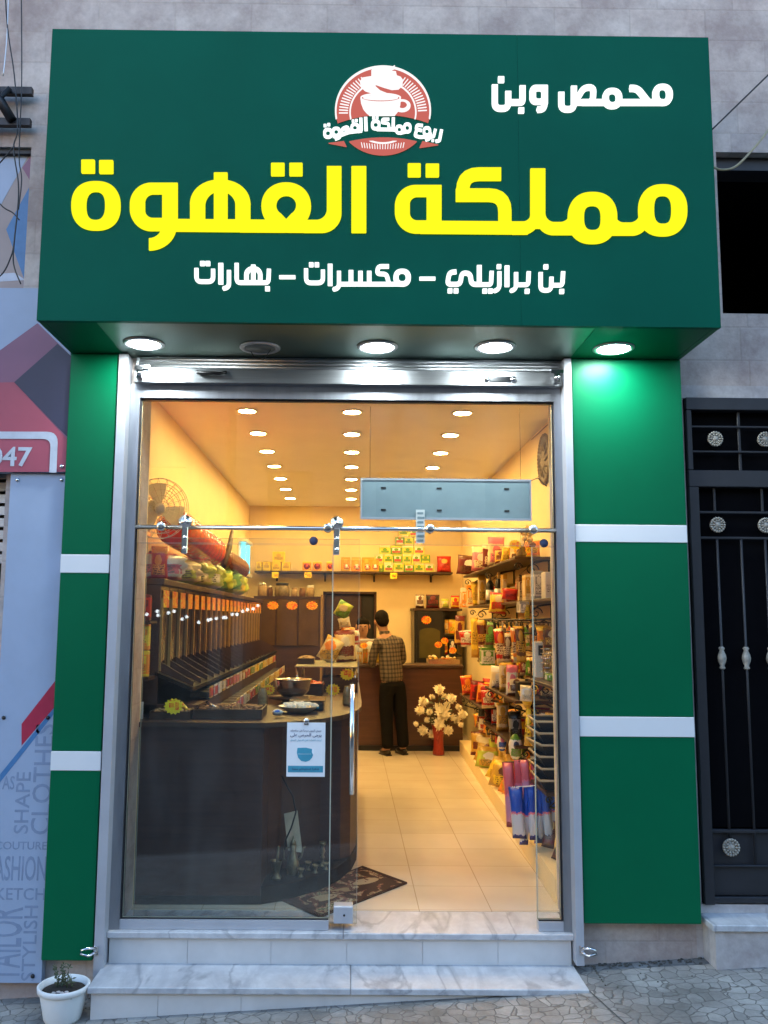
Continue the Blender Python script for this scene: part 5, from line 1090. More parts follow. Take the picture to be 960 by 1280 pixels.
for k, px in enumerate((426, 439, 452, 462)):
    p, w, h = shelf_item(px, 696, px+12)
    t = thing('coffee_pack', 'upright orange coffee pack, %s of four left of the tea pyramid' % ordinal(k), 'pack', p, 'orange coffee packs on the back shelf')
    b = MB(); b.box((p.x-w*.48, p.y, p.z+.0005), (p.x+w*.48, p.y+.08, p.z+h*.86), ch=.008); b.box((p.x-w*.47, p.y+.03, p.z+h*.86), (p.x+w*.47, p.y+.04, p.z+h)); b.build('pouch', pm('orange', 'gold', scale=3), t)
    b = MB(); b.lathe([(w*.3, 0), (w*.3, .003)], (p.x+w*.1, p.y-.0035, p.z+h*.3), (0, 1, 0), 16); b.build('round_label', pm('red', 'white', scale=6), t)
rows = [(468, 545, 6), (480, 541, 5), (493, 533, 3), (494, 528, 3), (497, 524, 2)]; bh = 11.3
for r_, (px0, px1, n) in enumerate([(467, 543, 6), (468, 538, 5.5), (474, 531, 4.5), (494, 528, 2.7), (498, 524, 2)]):
    n = int(round(n)); hgt = .128 if r_ < 4 else .08
    for k in range(n):
        a = px0+(px1-px0)*k/n; p, w, h = shelf_item(a, 703, a+(px1-px0)/n); p.z = zs+.1285*r_; p.y += rnd.uniform(0, .02)
        carton(p, w*.96, .127, .09, [pm('lime', 'cream', 'yellow', scale=4) if (k+r_) % 3 else pm('green', 'lime', 'red', scale=5), pm('white', 'red', 'green', scale=6) if (k+r_) % 2 else pm('yellow', 'green', scale=6)], 'small green and yellow tea box in the pyramid on the back shelf', 'tea box', 'tea boxes in the pyramid', 'tea_box')
p, w, h = shelf_item(546, 694, 564); bag(p, w, h, pm('red', 'red', 'gold', scale=4), 'shiny red bag standing alone at the right end of the back shelf', 'bag', None, 'snack_bag', .1)
for px, py, t in ((344, 719, 'under the yellow boxes'), (385, 719, 'under the orange tins'), (492, 720, 'under the tea box pyramid')):
    p = at('y', ysf-.004, px, py); b = MB(); b.box((p.x-.05, ysf-.006, p.z-.04), (p.x+.05, ysf-.002, p.z+.045)); b.mat(1); b.box((p.x-.02, ysf-.0075, p.z-.02), (p.x+.035, ysf-.0063, p.z+.02)); b.place('shelf_tag', [M['tag_yellow'], M['tag']], 'small yellow price card on the back shelf edge %s' % t, 'price tag', 'price cards on the back shelf')

# ---- back counter and what stands on it
BC = thing('service_counter', 'brown service counter across the back of the shop behind the customer', 'counter', (.8, 6.6, F0))
b = MB(); b.box((.12, 6.385, F0), (1.44, 6.95, .985), ch=.004); b.build('body', M['counter'], BC); b = MB(); b.box((.10, 6.36, .986), (1.455, 6.97, 1.02), ch=.004); b.build('top', M['walnut'], BC)
b = MB(); b.box((.125, 6.365, F0), (1.435, 6.384, .02)); b.build('plinth', M['black'], BC)
GC = thing('glass_case', 'small glass display case on the service counter left of the customer', 'display case', (.2, 6.6, 1.02))
M['caseglass'] = glass_mat('case_glass', (.93, .95, .92))
b = MB(); b.box((.08, 6.42, 1.022), (.42, 6.8, 1.32)); b.build('glass', M['caseglass'], GC); b = MB(); b.box((.075, 6.415, 1.3205), (.425, 6.805, 1.335)); b.build('lid', M['alu_flat'], GC)
for k in range(4): bag((.13+.075*k, 6.55, 1.024), .07, .15+.04*(k % 2), pm(('cream', 'orange', 'white', 'yellow')[k], 'gold'), '%s packet inside the glass case on the service counter' % ('cream', 'orange', 'white', 'yellow')[k], 'packet', 'packets in the glass case', 'packet', .05)
p = at('y', 6.40, 455, 807); star(p, .05, 'orange star price card on the front of the glass case', 'tag')
# display cabinet behind the counter at the right
DK = thing('display_cabinet', 'black display cabinet with a greenish door behind the right end of the counter', 'cabinet', (1.25, 7.8, F0))
x0, x1 = at('y', 7.5, 518, 800).x, at('y', 7.5, 578, 800).x; yk = 7.5
b = MB(); b.box((x0, yk+.03, F0), (x0+.03, YB-.005, 1.72)); b.box((x0+.031, YB-.03, F0), (x1, YB-.005, 1.72)); b.box((x0+.40, yk+.03, F0), (x0+.43, YB-.03, 1.70)); b.build('carcass', M['black'], DK)
b = MB(); b.box((x0-.02, yk, 1.721), (x1, YB-.005, 1.755)); b.build('top_board', M['walnut'], DK)
b = MB(); b.box((x0+.031, yk, F0), (x0+.399, yk+.03, 1.715), ch=.004); dr = b.build('door', M['black'], DK)
pq = [(x0+.07, 1.06), (x0+.36, 1.06), (x0+.36, 1.42)] + [(x0+.215+.145*math.cos(R(a)), 1.42+.06*math.sin(R(a))) for a in range(15, 180, 15)] + [(x0+.07, 1.42)]
M['olive'] = plain('olive_panel', (.075, .065, .018), .3, 0, .15, 8); b = MB(); b.prism(pq, yk-.008, yk-.001); b.build('window', M['olive'], dr)
for z in (1.08, 1.36): 
    b = MB(); b.box((x0+.431, yk+.05, z), (x1-.002, YB-.032, z+.02)); b.build('shelf', M['black'], DK)
p = at('y', yk-.02, 533, 775); star((p.x, yk-.012, p.z), .075, 'orange star price card on the black display cabinet door', 'tag')
for k, (px0, py0, px1, a, c, t) in enumerate(((519, 745, 530, 'white', 'brown', 'white and brown'), (532, 745, 549, 'black', 'maroon', 'black'), (551, 750, 561, 'cream', 'lime', 'cream'), (563, 746, 574, 'yellow', 'red', 'yellow and red'))):
    p, w, h = pos('y', yk+.2, px0, py0, px1, 762); bag((p.x, yk+.15, 1.756), w, h, pm(a, c, scale=4), '%s bag on top of the black display cabinet' % t, 'bag', 'bags on the display cabinet', 'coffee_bag', .09)
for k, (px0, py0, px1, z, a, c, t) in enumerate(((549, 770, 562, 1.381, 'cream', 'gold', 'pale'), (560, 768, 575, 1.381, 'orange', 'yellow', 'orange'), (550, 784, 560, 1.101, 'yellow', 'red', 'yellow and red'), (561, 786, 570, 1.101, 'black', 'white', 'black and white'))):
    p, w, h = pos('y', yk+.1, px0, py0, px1, 800); bag((p.x, yk+.12, z), w, .22, pm(a, c, scale=4), '%s bag on the side shelves of the black display cabinet' % t, 'bag', 'bags in the display cabinet', 'snack_bag', .08)
for k, (px, py) in enumerate(((556, 801), (566, 813), (548, 806))):
    p = at('y', 6.8, px, py); star((p.x, 6.8, p.z), .055, 'orange price card standing on the right of the service counter, %s' % ('upper one', 'lower one', 'left one')[k], 'tag')
BR = thing('goods_tray', 'clear tray of wrapped sweets standing on the right end of the service counter', 'tray', (1.2, 6.7, 1.021))
b = MB(); b.box((1.02, 6.5, 1.022), (1.42, 6.85, 1.03)); b.box((1.02, 6.5, 1.031), (1.42, 6.51, 1.09)); b.box((1.02, 6.84, 1.031), (1.42, 6.85, 1.09)); b.build('tray', M['steel'], BR); b = MB()
for k in range(40): b.ball((rnd.uniform(1.05, 1.39), rnd.uniform(6.53, 6.82), rnd.uniform(1.04, 1.12)), (.025, .018, .016), 7, 5, .2)
b.build('sweets', pm('gold', 'cream', 'orange'), BR)

# ---- people
def person(label, base, nodes, edges, parts):
    P = thing('person', label, 'person', base); skin_mesh('body', nodes, edges, M['skin'], P)
    return P
B0 = Vector((.565, 6.03, F0))
def fig(lean=0): pass
N = [((0, 0, .93), .10), ((-.005, .02, 1.12), .09), ((-.015, .045, 1.30), .095), ((-.03, .07, 1.41), .06), ((-.045, .10, 1.50), .05), ((-.055, .125, 1.575), .075), ((-.06, .135, 1.64), .086), ((-.06, .13, 1.70), .06),
     ((-.17, .06, 1.37), .050), ((-.215, .10, 1.12), .042), ((-.13, .30, 1.07), .034), ((-.08, .36, 1.065), .032),
     ((.145, .06, 1.37), .050), ((.20, .10, 1.12), .042), ((.13, .30, 1.07), .034), ((.08, .36, 1.065), .032),
     ((-.095, 0, .84), .09), ((-.10, .0, .47), .062), ((-.10, -.02, .09), .045), ((-.12, .10, .04), .036), ((.085, 0, .84), .09), ((.09, -.01, .47), .062), ((.10, -.04, .09), .045), ((.12, .07, .04), .036)]
Ed = [(0, 1), (1, 2), (2, 3), (3, 4), (4, 5), (5, 6), (6, 7), (3, 8), (8, 9), (9, 10), (10, 11), (3, 12), (12, 13), (13, 14), (14, 15), (0, 16), (16, 17), (17, 18), (18, 19), (0, 20), (20, 21), (21, 22), (22, 23)]
def fingers(N, Ed, hand, d):
    for k in range(4):
        o = Vector((-.027+.018*k, 0, 0)); L_ = (.062, .072, .075, .06)[k]; p0 = Vector(N[hand][0])+o; i = len(N)
        N += [(tuple(p0+Vector((0, L_*.5, .004))), .009), (tuple(p0+Vector((0, L_*.9, -.012))), .008)]; Ed += [(hand, i), (i, i+1)]
    i = len(N); p0 = Vector(N[hand][0]); N += [(tuple(p0+Vector((d*.035, .015, 0))), .010), (tuple(p0+Vector((d*.05, .04, -.005))), .008)]; Ed += [(hand, i), (i, i+1)]
fingers(N, Ed, 11, 1); fingers(N, Ed, 15, -1)
P = person('man seen from behind in a plaid shirt and black trousers leaning at the service counter', B0, N, Ed, None)
shirtN = [((0, 0, .82), (.165, .125)), ((-.002, .01, 1.0), (.163, .128)), ((-.006, .025, 1.12), (.162, .130)), ((-.012, .04, 1.26), (.172, .142)), ((-.022, .055, 1.37), (.145, .125)), ((-.04, .085, 1.455), (.068, .072)),
          ((-.165, .055, 1.375), .072), ((-.195, .08, 1.25), .060), ((-.22, .10, 1.12), .054), ((-.17, .20, 1.085), .044), ((-.135, .285, 1.07), .040),
          ((.14, .055, 1.375), .072), ((.175, .08, 1.25), .060), ((.205, .10, 1.12), .054), ((.165, .20, 1.085), .044), ((.135, .285, 1.07), .040)]
shirt = skin_mesh('plaid_shirt', shirtN, [(0, 1), (1, 2), (2, 3), (3, 4), (4, 5), (4, 6), (6, 7), (7, 8), (8, 9), (9, 10), (4, 11), (11, 12), (12, 13), (13, 14), (14, 15)], M['plaid'], P)
b = MB(); b.lathe([(.060, 1.44), (.068, 1.475), (.062, 1.50)], (B0.x-.04, B0.y+.09, B0.z), n=14); b.build('collar', M['plaid'], P)
skin_mesh('trousers', [((0, 0, .95), (.165, .118)), ((0, 0, .86), (.17, .122)), ((-.088, 0, .78), .112), ((-.095, .0, .47), .086), ((-.098, -.015, .24), .078), ((-.10, -.02, .075), .076), ((.088, 0, .78), .112), ((.092, -.01, .47), .086), ((.098, -.03, .24), .078), ((.10, -.035, .075), .076)],
          [(0, 1), (1, 2), (2, 3), (3, 4), (4, 5), (1, 6), (6, 7), (7, 8), (8, 9)], M['trousers'], P)
for sx, yy in ((-.105, 0), (.105, -.02)):
    b = MB(); c = B0+Vector((sx, yy, 0)); b.ball((c.x, c.y+.05, c.z+.04), (.05, .135, .04), 12, 8); b.box((c.x-.042, c.y-.07, c.z+.001), (c.x+.042, c.y+.17, c.z+.02), ch=.01); b.build('shoe', M['shoe'], P)
b = MB(); hc = B0+Vector((-.06, .115, 1.665)); b.ball((hc.x, hc.y, hc.z), (.087, .10, .098), 18, 12, .03); b.ball((hc.x, hc.y-.03, hc.z-.035), (.080, .072, .085), 16, 10, .03); b.build('hair', M['hair'], P)
b = MB(); b.ball((B0.x-.145, B0.y+.135, B0.z+1.615), (.012, .022, .032), 8, 6); b.ball((B0.x+.026, B0.y+.135, B0.z+1.615), (.012, .022, .032), 8, 6); b.build('ears', M['skin'], P)
P.rotation_euler = (0, R(-2.5), R(22))
K0 = Vector((.17, 7.12, F0-.06))
N2 = [((0, 0, .93), .12), ((0, -.01, 1.12), .115), ((0, -.02, 1.30), .13), ((0, -.03, 1.40), .085), ((0, -.045, 1.47), .05), ((.01, -.06, 1.55), .07), ((.012, -.07, 1.61), .082), ((.01, -.065, 1.67), .06),
      ((-.17, -.02, 1.37), .06), ((-.22, -.06, 1.12), .046), ((-.1, -.25, 1.07), .034), ((-.06, -.30, 1.065), .032), ((.17, -.02, 1.37), .06), ((.22, -.06, 1.12), .046), ((.1, -.25, 1.07), .034), ((.06, -.30, 1.065), .032),
      ((-.09, 0, .84), .09), ((-.09, 0, .47), .062), ((-.09, 0, .09), .045), ((-.09, -.12, .04), .036), ((.09, 0, .84), .09), ((.09, 0, .47), .062), ((.09, 0, .09), .045), ((.09, -.12, .04), .036)]
E2 = Ed[:23]
P2 = person('shopkeeper with dark hair and a white shirt facing the customer across the counter', K0, N2, E2, None)
skin_mesh('white_shirt', [((0, 0, .9), (.17, .12)), ((0, -.01, 1.12), (.165, .122)), ((0, -.02, 1.27), (.17, .125)), ((0, -.03, 1.37), (.13, .10)), ((0, -.04, 1.425), .06), ((-.17, -.02, 1.37), .074), ((-.225, -.06, 1.13), .056), ((-.13, -.22, 1.07), .042), ((.17, -.02, 1.37), .074), ((.225, -.06, 1.13), .056), ((.13, -.22, 1.07), .042)],
          [(0, 1), (1, 2), (2, 3), (3, 4), (3, 5), (5, 6), (6, 7), (3, 8), (8, 9), (9, 10)], M['white'], P2)
skin_mesh('trousers', [((0, 0, .95), (.16, .115)), ((0, 0, .86), (.165, .12)), ((-.088, 0, .78), .11), ((-.09, 0, .47), .085), ((-.09, 0, .08), .07), ((.088, 0, .78), .11), ((.09, 0, .47), .085), ((.09, 0, .08), .07)], [(0, 1), (1, 2), (2, 3), (3, 4), (1, 5), (5, 6), (6, 7)], M['trousers'], P2)
b = MB(); b.ball((K0.x+.01, K0.y-.045, K0.z+1.655), (.088, .095, .075), 14, 9, .03); b.build('hair', M['hair'], P2)
b = MB()
for sx in (-.03, .03): b.ball((K0.x+.01+sx, K0.y-.142, K0.z+1.605), (.011, .008, .007), 8, 6)
b.build('eyes', M['black'], P2); b = MB(); b.ball((K0.x+.01, K0.y-.15, K0.z+1.58), (.011, .016, .022), 8, 6); b.build('nose', M['skin'], P2); b = MB(); b.ball((K0.x+.01, K0.y-.135, K0.z+1.545), (.024, .01, .006), 8, 6); b.build('mouth', pm('brown', 'maroon'), P2)
for sx in (-.08, .10):
    b = MB(); b.ball((K0.x+sx, K0.y-.06, K0.z+1.60), (.012, .022, .032), 8, 6); b.build('ear', M['skin'], P2)
# ---- vase of white flowers
VC = Vector((1.10, 6.06, F0))
VS = thing('flower_vase', 'red vase of big white artificial flowers on the floor before the service counter', 'vase', VC)
b = MB(); b.lathe([(.065, 0), (.075, .02), (.062, .10), (.058, .2), (.078, .33), (.085, .36), (.076, .36), (.05, .2)], VC, n=20); b.build('vase', printed('red_glazed_vase', [(.30, .03, .02), (.22, .015, .012), (.38, .07, .04)], 6), VS)
M['petal'] = plain('cream_petal', (.86, .80, .62), .6, 0, .1, 20)
for px, py, r in ((549, 862, 44), (565, 873, 42), (529, 877, 42), (525, 888, 40), (554, 892, 70), (578, 893, 40), (571, 899, 34), (529, 913, 42), (541, 918, 38), (560, 913, 40), (549, 906, 48), (537, 890, 28), (556, 871, 26), (543, 901, 34), (573, 884, 28), (548, 884, 40), (566, 897, 30), (534, 900, 26), (559, 881, 30), (540, 871, 24), (520, 905, 22), (576, 906, 24)):
    c = at('y', 5.96+rnd.uniform(0, .16), px, py); q = r/1000*1.5
    b = MB()
    q *= .98
    b.ball(c, (q*.42, q*.36, q*.42), 8, 6, .2)
    for k in range(46):
        z = 1-1.75*(k+.5)/46; a = k*2.399; d = Vector((math.cos(a)*(1-z*z)**.5, math.sin(a)*(1-z*z)**.5, z)); d = Vector((d.x, -d.z*.8+d.y*.4, d.y*.9+d.z*.3)).normalized()
        s_ = d.orthogonal().normalized(); t_ = d.cross(s_); base = c+d*q*.25; tip = c+d*q*rnd.uniform(.85, 1.35); w_ = q*rnd.uniform(.2, .36); m_ = c+d*q*.66
        b.add([base, m_+s_*w_+t_*w_*.3, tip+t_*w_*.5, m_-s_*w_+t_*w_*.3], [[0, 1, 2, 3]], True)
    bl = b.build('blossom', M['petal'], VS)
    b = MB(); top = VC+Vector((0, 0, .34)); b.tube([top, top.lerp(c, .5)+Vector((0, 0, .03)), c], .004, 5); b.build('stem', M['leaf'], VS)

b = MB()
for k in range(26):
    a, h = rnd.uniform(0, 6.28), rnd.uniform(.38, .72); c = VC+Vector((rnd.uniform(.02, .16)*math.cos(a), rnd.uniform(.02, .12)*math.sin(a), h)); d = Vector((math.cos(a), math.sin(a)*.6, rnd.uniform(-.3, .6))).normalized(); s_ = d.orthogonal().normalized()*.018
    b.add([c, c+d*.04+s_, c+d*.09, c+d*.04-s_], [[0, 1, 2, 3]], True)
b.build('leaves', M['leaf'], VS)
# ---- curved front counter
ZT = .985
FC = thing('front_counter', 'dark brown counter with a curved corner just inside the left glass pane', 'counter', (-.6, 1.0, F0))
left = [(-1.50, .37), (-.50, .385)]; curve = [(-.50, .385), (-.33, .47), (-.18, .62), (-.06, .82), (.02, 1.06), (.06, 1.34), (.07, 1.7)]
back = [(.07, 3.7), (-.48, 3.7), (-.48, 1.45), (-1.50, 1.45)]
b = MB(); b.slab([(-1.50, .37), (-.502, .385), (-.502, 1.4), (-1.50, 1.4)], F0+.002, ZT-.03); b.build('front_panel', M['brown'], FC)
inset = [(-.502, .39), (-.49, .62), (-.42, .76), (-.30, .87), (-.18, .95), (-.05, .985), (.015, 1.07), (.055, 1.34), (.065, 1.7)]
b = MB(); b.slab(inset+[(.065, 3.69), (-.46, 3.69), (-.498, 1.4)], F0+.097, ZT-.03); b.build('curved_panel', M['brown'], FC)
b = MB(); b.slab(curve+[(.07, 3.7), (-.46, 3.7), (-.498, 1.4)], F0+.002, F0+.096); b.build('plinth', M['blackmatt'], FC)
off = [(-1.50, .345), (-.49, .36), (-.315, .45), (-.16, .603), (-.038, .81), (.044, 1.055), (.084, 1.335), (.094, 1.7), (.094, 3.72), (-.50, 3.72), (-.50, 1.47), (-1.50, 1.47)]
b = MB(); b.slab(off, ZT-.029, ZT); b.build('countertop', M['walnut'], FC)
b = MB(); b.slab([(-1.49, .366), (-.50, .381), (-.50, .384), (-1.49, .369)], F0+.003, F0+.05); b.build('kick_strip', M['black'], FC)
def ctop(px, py): return at('z', ZT, px, py)
def nut_tray(label, cx, cy, w, d, h, matn, rot=0, z=ZT, n=90, s=.014):
    T = thing('nut_tray', label, 'tray', (cx, cy, z), 'trays of nuts and sweets'); b = MB(); t = .008
    b.box((cx-w/2, cy-d/2, z+.001), (cx+w/2, cy+d/2, z+.008)); 
    for a, c in (((cx-w/2, cy-d/2, z+.008), (cx+w/2, cy-d/2+t, z+h)), ((cx-w/2, cy+d/2-t, z+.008), (cx+w/2, cy+d/2, z+h)), ((cx-w/2, cy-d/2+t, z+.008), (cx-w/2+t, cy+d/2-t, z+h)), ((cx+w/2-t, cy-d/2+t, z+.008), (cx+w/2, cy+d/2-t, z+h))): b.box(a, c)
    b.build('tray_box', M['walnut'], T); b = MB()
    b.box((cx-w/2+t+.001, cy-d/2+t+.001, z+.009), (cx+w/2-t-.001, cy+d/2-t-.001, z+h*.75))
    for k in range(n):
        u, v = rnd.uniform(-.44, .44), rnd.uniform(-.44, .44); r = s*rnd.uniform(.8, 1.3); b.ball((cx+u*w, cy+v*d, z+h*.8+.02*(1-4*u*u)*(1-4*v*v)), (r*1.3, r, r*.8), 6, 5, .15)
    b.build('heap', M[matn] if isinstance(matn, str) else matn, T); return T
nut_tray('small tray of greenish seeds at the left end of the dark counter', -1.08, .62, .24, .30, .05, 'nuts_pale', n=110, s=.009)
p = ctop(283, 900); nut_tray('wide dark tray of brown nuts with a steel scoop on the curved counter', p.x, p.y+.2, .42, .34, .06, 'nuts', n=160, s=.011)
def scoop(label, p0, p1, mat):
    b = MB(); p0, p1 = Vector(p0), Vector(p1); d = (p1-p0).normalized(); b.tube([p0, p1], .009, 8); b.lathe([(.008, 0), (.03, .02), (.038, .06), (.040, .10)], p1, d, 14, (1, .6)); return b.place('scoop', mat, label, 'scoop')
scoop('steel scoop lying across the wide tray of brown nuts', at('y', .62, 258, 877), at('y', .60, 276, 888), M['steel'])
scoop('brown wooden scoop on the counter left of the wide nut tray', at('y', .55, 242, 886), at('y', .50, 222, 897), M['walnut'])
p = at('y', .44, 217, 883); star(p, .06, 'yellow star price card with an orange pen at the left of the dark counter')
b = MB(); b.tube([at('y', .56, 226, 878), at('y', .56, 239, 892)], .009, 8); b.place('marker_pen', pm('orange', 'yellow'), 'thick orange marker pen beside the yellow star card on the counter', 'pen')
b = MB(); p = at('y', .52, 180, 880); b.box((p.x-.02, .5, ZT+.03), (p.x-.005, .53, ZT+.10)); b.box((p.x-.10, .5, ZT+.0005), (p.x-.005, .53, ZT+.03)); b.place('white_bracket', M['white'], 'small white plastic bracket at the left end of the dark counter', 'bracket')
p = at('y', .66, 190, 848); star(p, .035, 'small orange price card hanging below the narrow rack by the jamb', 'tag')
# silver bowl on a round stand
bc = at('y', 1.6, 366, 866); bc.z = 1.055
BW = thing('steel_bowl', 'shiny steel bowl with a wide rim standing on a dark round stand', 'bowl', (bc.x, bc.y, 1.034)); r = 24/FOC*dist(bc)
b = MB(); b.lathe([(r*.55, 0), (r*.86, .04), (r*.93, .105), (r*.98, .118), (r*1.0, .122), (r*.95, .124), (r*.9, .10), (r*.80, .04), (r*.4, .01)], (bc.x, bc.y, 1.035), n=32); b.build('bowl', M['steel'], BW)
b = MB(); b.ball((bc.x, bc.y, 1.09), (r*.85, r*.85, .05), 16, 8, .05); b.build('contents', M['nuts'], BW)
b = MB(); b.lathe([(r*.9, 0), (r*1.25, .01), (r*1.25, .022), (r*.5, .0235)], (bc.x, bc.y, ZT+.024), n=28); b.lathe([(r*.6, 0), (r*.5, .024)], (bc.x, bc.y, ZT), n=20); b.place('round_stand', M['walnut'], 'dark round stand under the shiny steel bowl on the counter', 'stand')
# plate of sugared almonds
pc = ctop(372, 893); pc.y += .1
PL = thing('almond_plate', 'fluted plate heaped with white sugared almonds at the counter edge', 'plate', (pc.x, pc.y, ZT)); r = 25/FOC*dist(pc)
b = MB(); b.lathe([(r*.4, .001), (r*.75, .018), (r, .042), (r*1.03, .045), (r*.97, .044), (r*.6, .018)], (pc.x, pc.y, ZT), n=28); M['almond'] = plain('white_sugar_coating', (.82, .78, .68), .35, 0, .05, 20); b.build('plate', M['almond'], PL); b = MB()
for k in range(46):
    a, q = rnd.uniform(0, 6.28), r*.92*rnd.random()**.5; b.ball((pc.x+q*math.cos(a), pc.y+q*math.sin(a), ZT+.040+.02*(1-q/r)+rnd.uniform(0, .008)), (.017, .013, .012), 9, 7)
b.build('almonds', M['almond'], PL)
p = at('y', .9, 345, 896); b = MB(); p = ctop(346, 897); b.pillow((p.x, p.y+.03, ZT+.022), .07, .05, .035, R(10), R(70)); b.place('tissue_pack', pm('white', 'white', 'blue'), 'small blue and white packet lying beside the almond plate', 'packet', None, True)
# scale
sc = at('y', 1.2, 387, 880)
SCL = thing('weighing_scale', 'black weighing scale with a silver display edge between bowl and almond plate', 'scale', (sc.x, 1.2, ZT))
b = MB(); b.box((sc.x-.12, 1.05, ZT+.001), (sc.x+.10, 1.35, ZT+.055), ch=.008); b.build('body', M['black'], SCL); b = MB(); b.box((sc.x-.13, 1.06, ZT+.062), (sc.x+.11, 1.36, ZT+.07), ch=.003); b.build('pan', M['steel'], SCL); b = MB(); b.box((sc.x-.03, 1.19, ZT+.055), (sc.x+.01, 1.23, ZT+.062)); b.build('pan_support', M['black'], SCL)
b = MB(); b.box((sc.x-.09, 1.044, ZT+.018), (sc.x+.07, 1.0495, ZT+.042)); b.build('display', M['teal'], SCL)
for k, (px, dy) in enumerate(((328, 0), (434, .2))):
    p = at('y', 1.25+dy, px, 885 if k == 0 else 878); b = MB(); b.lathe([(.03, .0), (.035, .02), (.030, .10), (.022, .12), (.02, .135)], (p.x, p.y, ZT), n=14); b.place('small_jar', M['jarglass'], 'small brown %s' % ('jar on the counter behind the white and blue packet' if k == 0 else 'jar at the right edge of the curved counter'), 'jar')
# tiered glass shelf with trays and bags behind it
TS = thing('tiered_stand', 'glass tier on steel legs over the rear of the dark counter', 'stand', (-.2, 3.0, ZT)); zt2 = 1.20
b = MB(); b.box((-.46, 2.55, zt2-.012), (.07, 3.6, zt2), ch=.003); b.build('glass_shelf', M['glass_edge'], TS)
for x, y in ((-.44, 2.58), (.05, 2.58), (-.44, 3.57), (.05, 3.57)):
    b = MB(); b.lathe([(.014, 0), (.014, zt2-.0125-ZT)], (x, y, ZT), n=10); b.build('leg', M['steel'], TS)
M['redsweets'] = printed('red_and_orange_sweets', [(.6, .05, .02), (.75, .20, .04), (.8, .45, .15)], 7)
nut_tray('dark tray heaped with red and orange sweets behind the steel bowl', -.36, 2.3, .30, .36, .10, M['redsweets'], n=110, s=.018)
nut_tray('tray of dark brown nuts under the glass tier behind the star cards', -.08, 2.72, .30, .40, .12, 'nuts', n=120, s=.014)
nut_tray('small tray of golden nuts on the glass tier left of the tall bag', -.38, 3.0, .14, .3, .05, 'nuts_pale', z=zt2, n=60, s=.012)
p, w, h = pos('y', 3.2, 402, 802, 424, 833); bag((p.x, 3.2, zt2+.001), w*1.1, h, pm('cream', 'gold', 'orange', scale=4), 'cream cellophane bag of sweets on the glass tier with its neck twisted left', 'bag', None, 'sweet_bag', .12, 0, 0, -.5)
p, w, h = pos('y', 3.25, 420, 795, 443, 831); bag((p.x, 3.28, zt2+.001), w*1.15, h*1.1, pm('cream', 'maroon', 'white', scale=6), 'big clear bag of cream and purple sweets at the right of the glass tier', 'bag', None, 'sweet_bag', .14, R(8), 0, .08)
b = MB(); p = at('y', 3.35, 430, 800); base = Vector((p.x, 3.42, zt2)); b.lathe([(.07, 0), (.075, .012), (.012, .03), (.012, .30), (.05, .32), (.05, .33)], base, n=14); b.place('cake_stand', M['brass'], 'slim brass stand holding green and white packets above the sweets', 'stand')
for k, (px0, py0, px1, py1, a, c, t) in enumerate(((419, 752, 439, 773, 'lime', 'green', 'green'), (423, 772, 438, 785, 'white', 'cream', 'white'), (425, 783, 443, 797, 'orange', 'cream', 'orange and cream'), (437, 788, 450, 806, 'white', 'red', 'white and red'))):
    p, w, h = pos('y', 3.35, px0, py0, px1, py1); bag(p, w, h, pm(a, c, 'cream', scale=6), '%s packet on the slim brass stand over the glass tier' % t, 'packet', 'packets on the brass stand', 'packet', .09, R(15*k-20), 0, (-.5, .2, -.2, .1)[k])
for k, (px, py, r, m_, t) in enumerate(((434, 843, .06, 'tag_yellow', 'yellow star price card at the right edge of the nut tray'), (416, 862, .06, 'tag_yellow', 'yellow and orange star price card hanging low in front of the nut tray'), (388, 853, .03, 'tag', 'small red price card beside the steel bowl'), (336, 862, .05, 'tag_yellow', 'pale star price card left of the steel bowl'))):
    star(at('y', 2.2 if k < 3 else 1.9, px, py), r, t, m_)
# ---- pale board, cord and brass ware at the foot of the counter
PBd = thing('paper_board', 'cream board hung in the recess at the foot of the curved counter', 'board', at('y', .68, 370, 1065))
q = [at('y', .64, *s_) for s_ in ((354, 1020), (371, 1016), (378, 1066), (360, 1063))]
b = MB(); b.add([q[0]+Vector((0, .06, 0)), q[1]+Vector((0, .06, 0)), q[2], q[3]]+[v+Vector((0, .008, 0)) for v in (q[0]+Vector((0, .06, 0)), q[1]+Vector((0, .06, 0)), q[2], q[3])], [[0, 1, 2, 3], [7, 6, 5, 4], [0, 4, 5, 1], [1, 5, 6, 2], [2, 6, 7, 3], [3, 7, 4, 0]]); b.build('sheet', plain('cream_card', (.50, .42, .30), .7), PBd)
b = MB(); b.tube([at('y', .66, 352, 970), at('y', .62, 366, 995), at('y', .61, 370, 1015), at('y', .61, 364, 1035), at('y', .61, 357, 1050), at('y', .61, 356, 1062)], .005, 6); b.place('power_cord', M['black'], 'black cord hanging in the counter recess across the cream board', 'cord')
def floor_pt(px, py): return at('z', F0+.097, px, py)
def ware(name, label, cat, prof, px, py, dy=0, extra=None, sc_=.62):
    prof = [(r*sc_, h*sc_) for r, h in prof]
    c = floor_pt(px, py); c.z = F0+.097; T = thing(name, label, cat, c, 'brass ware at the counter foot'); b = MB(); b.lathe(prof, c, n=18); b.build('vessel', M['brass'], T)
    if extra: extra(T, c)
    return T
def pestle(T, c): b = MB(); b.tube([c+Vector((.0, 0, .05)), c+Vector((.012, 0, .19))], [.009, .007], 8); b.build('pestle', M['brass'], T)
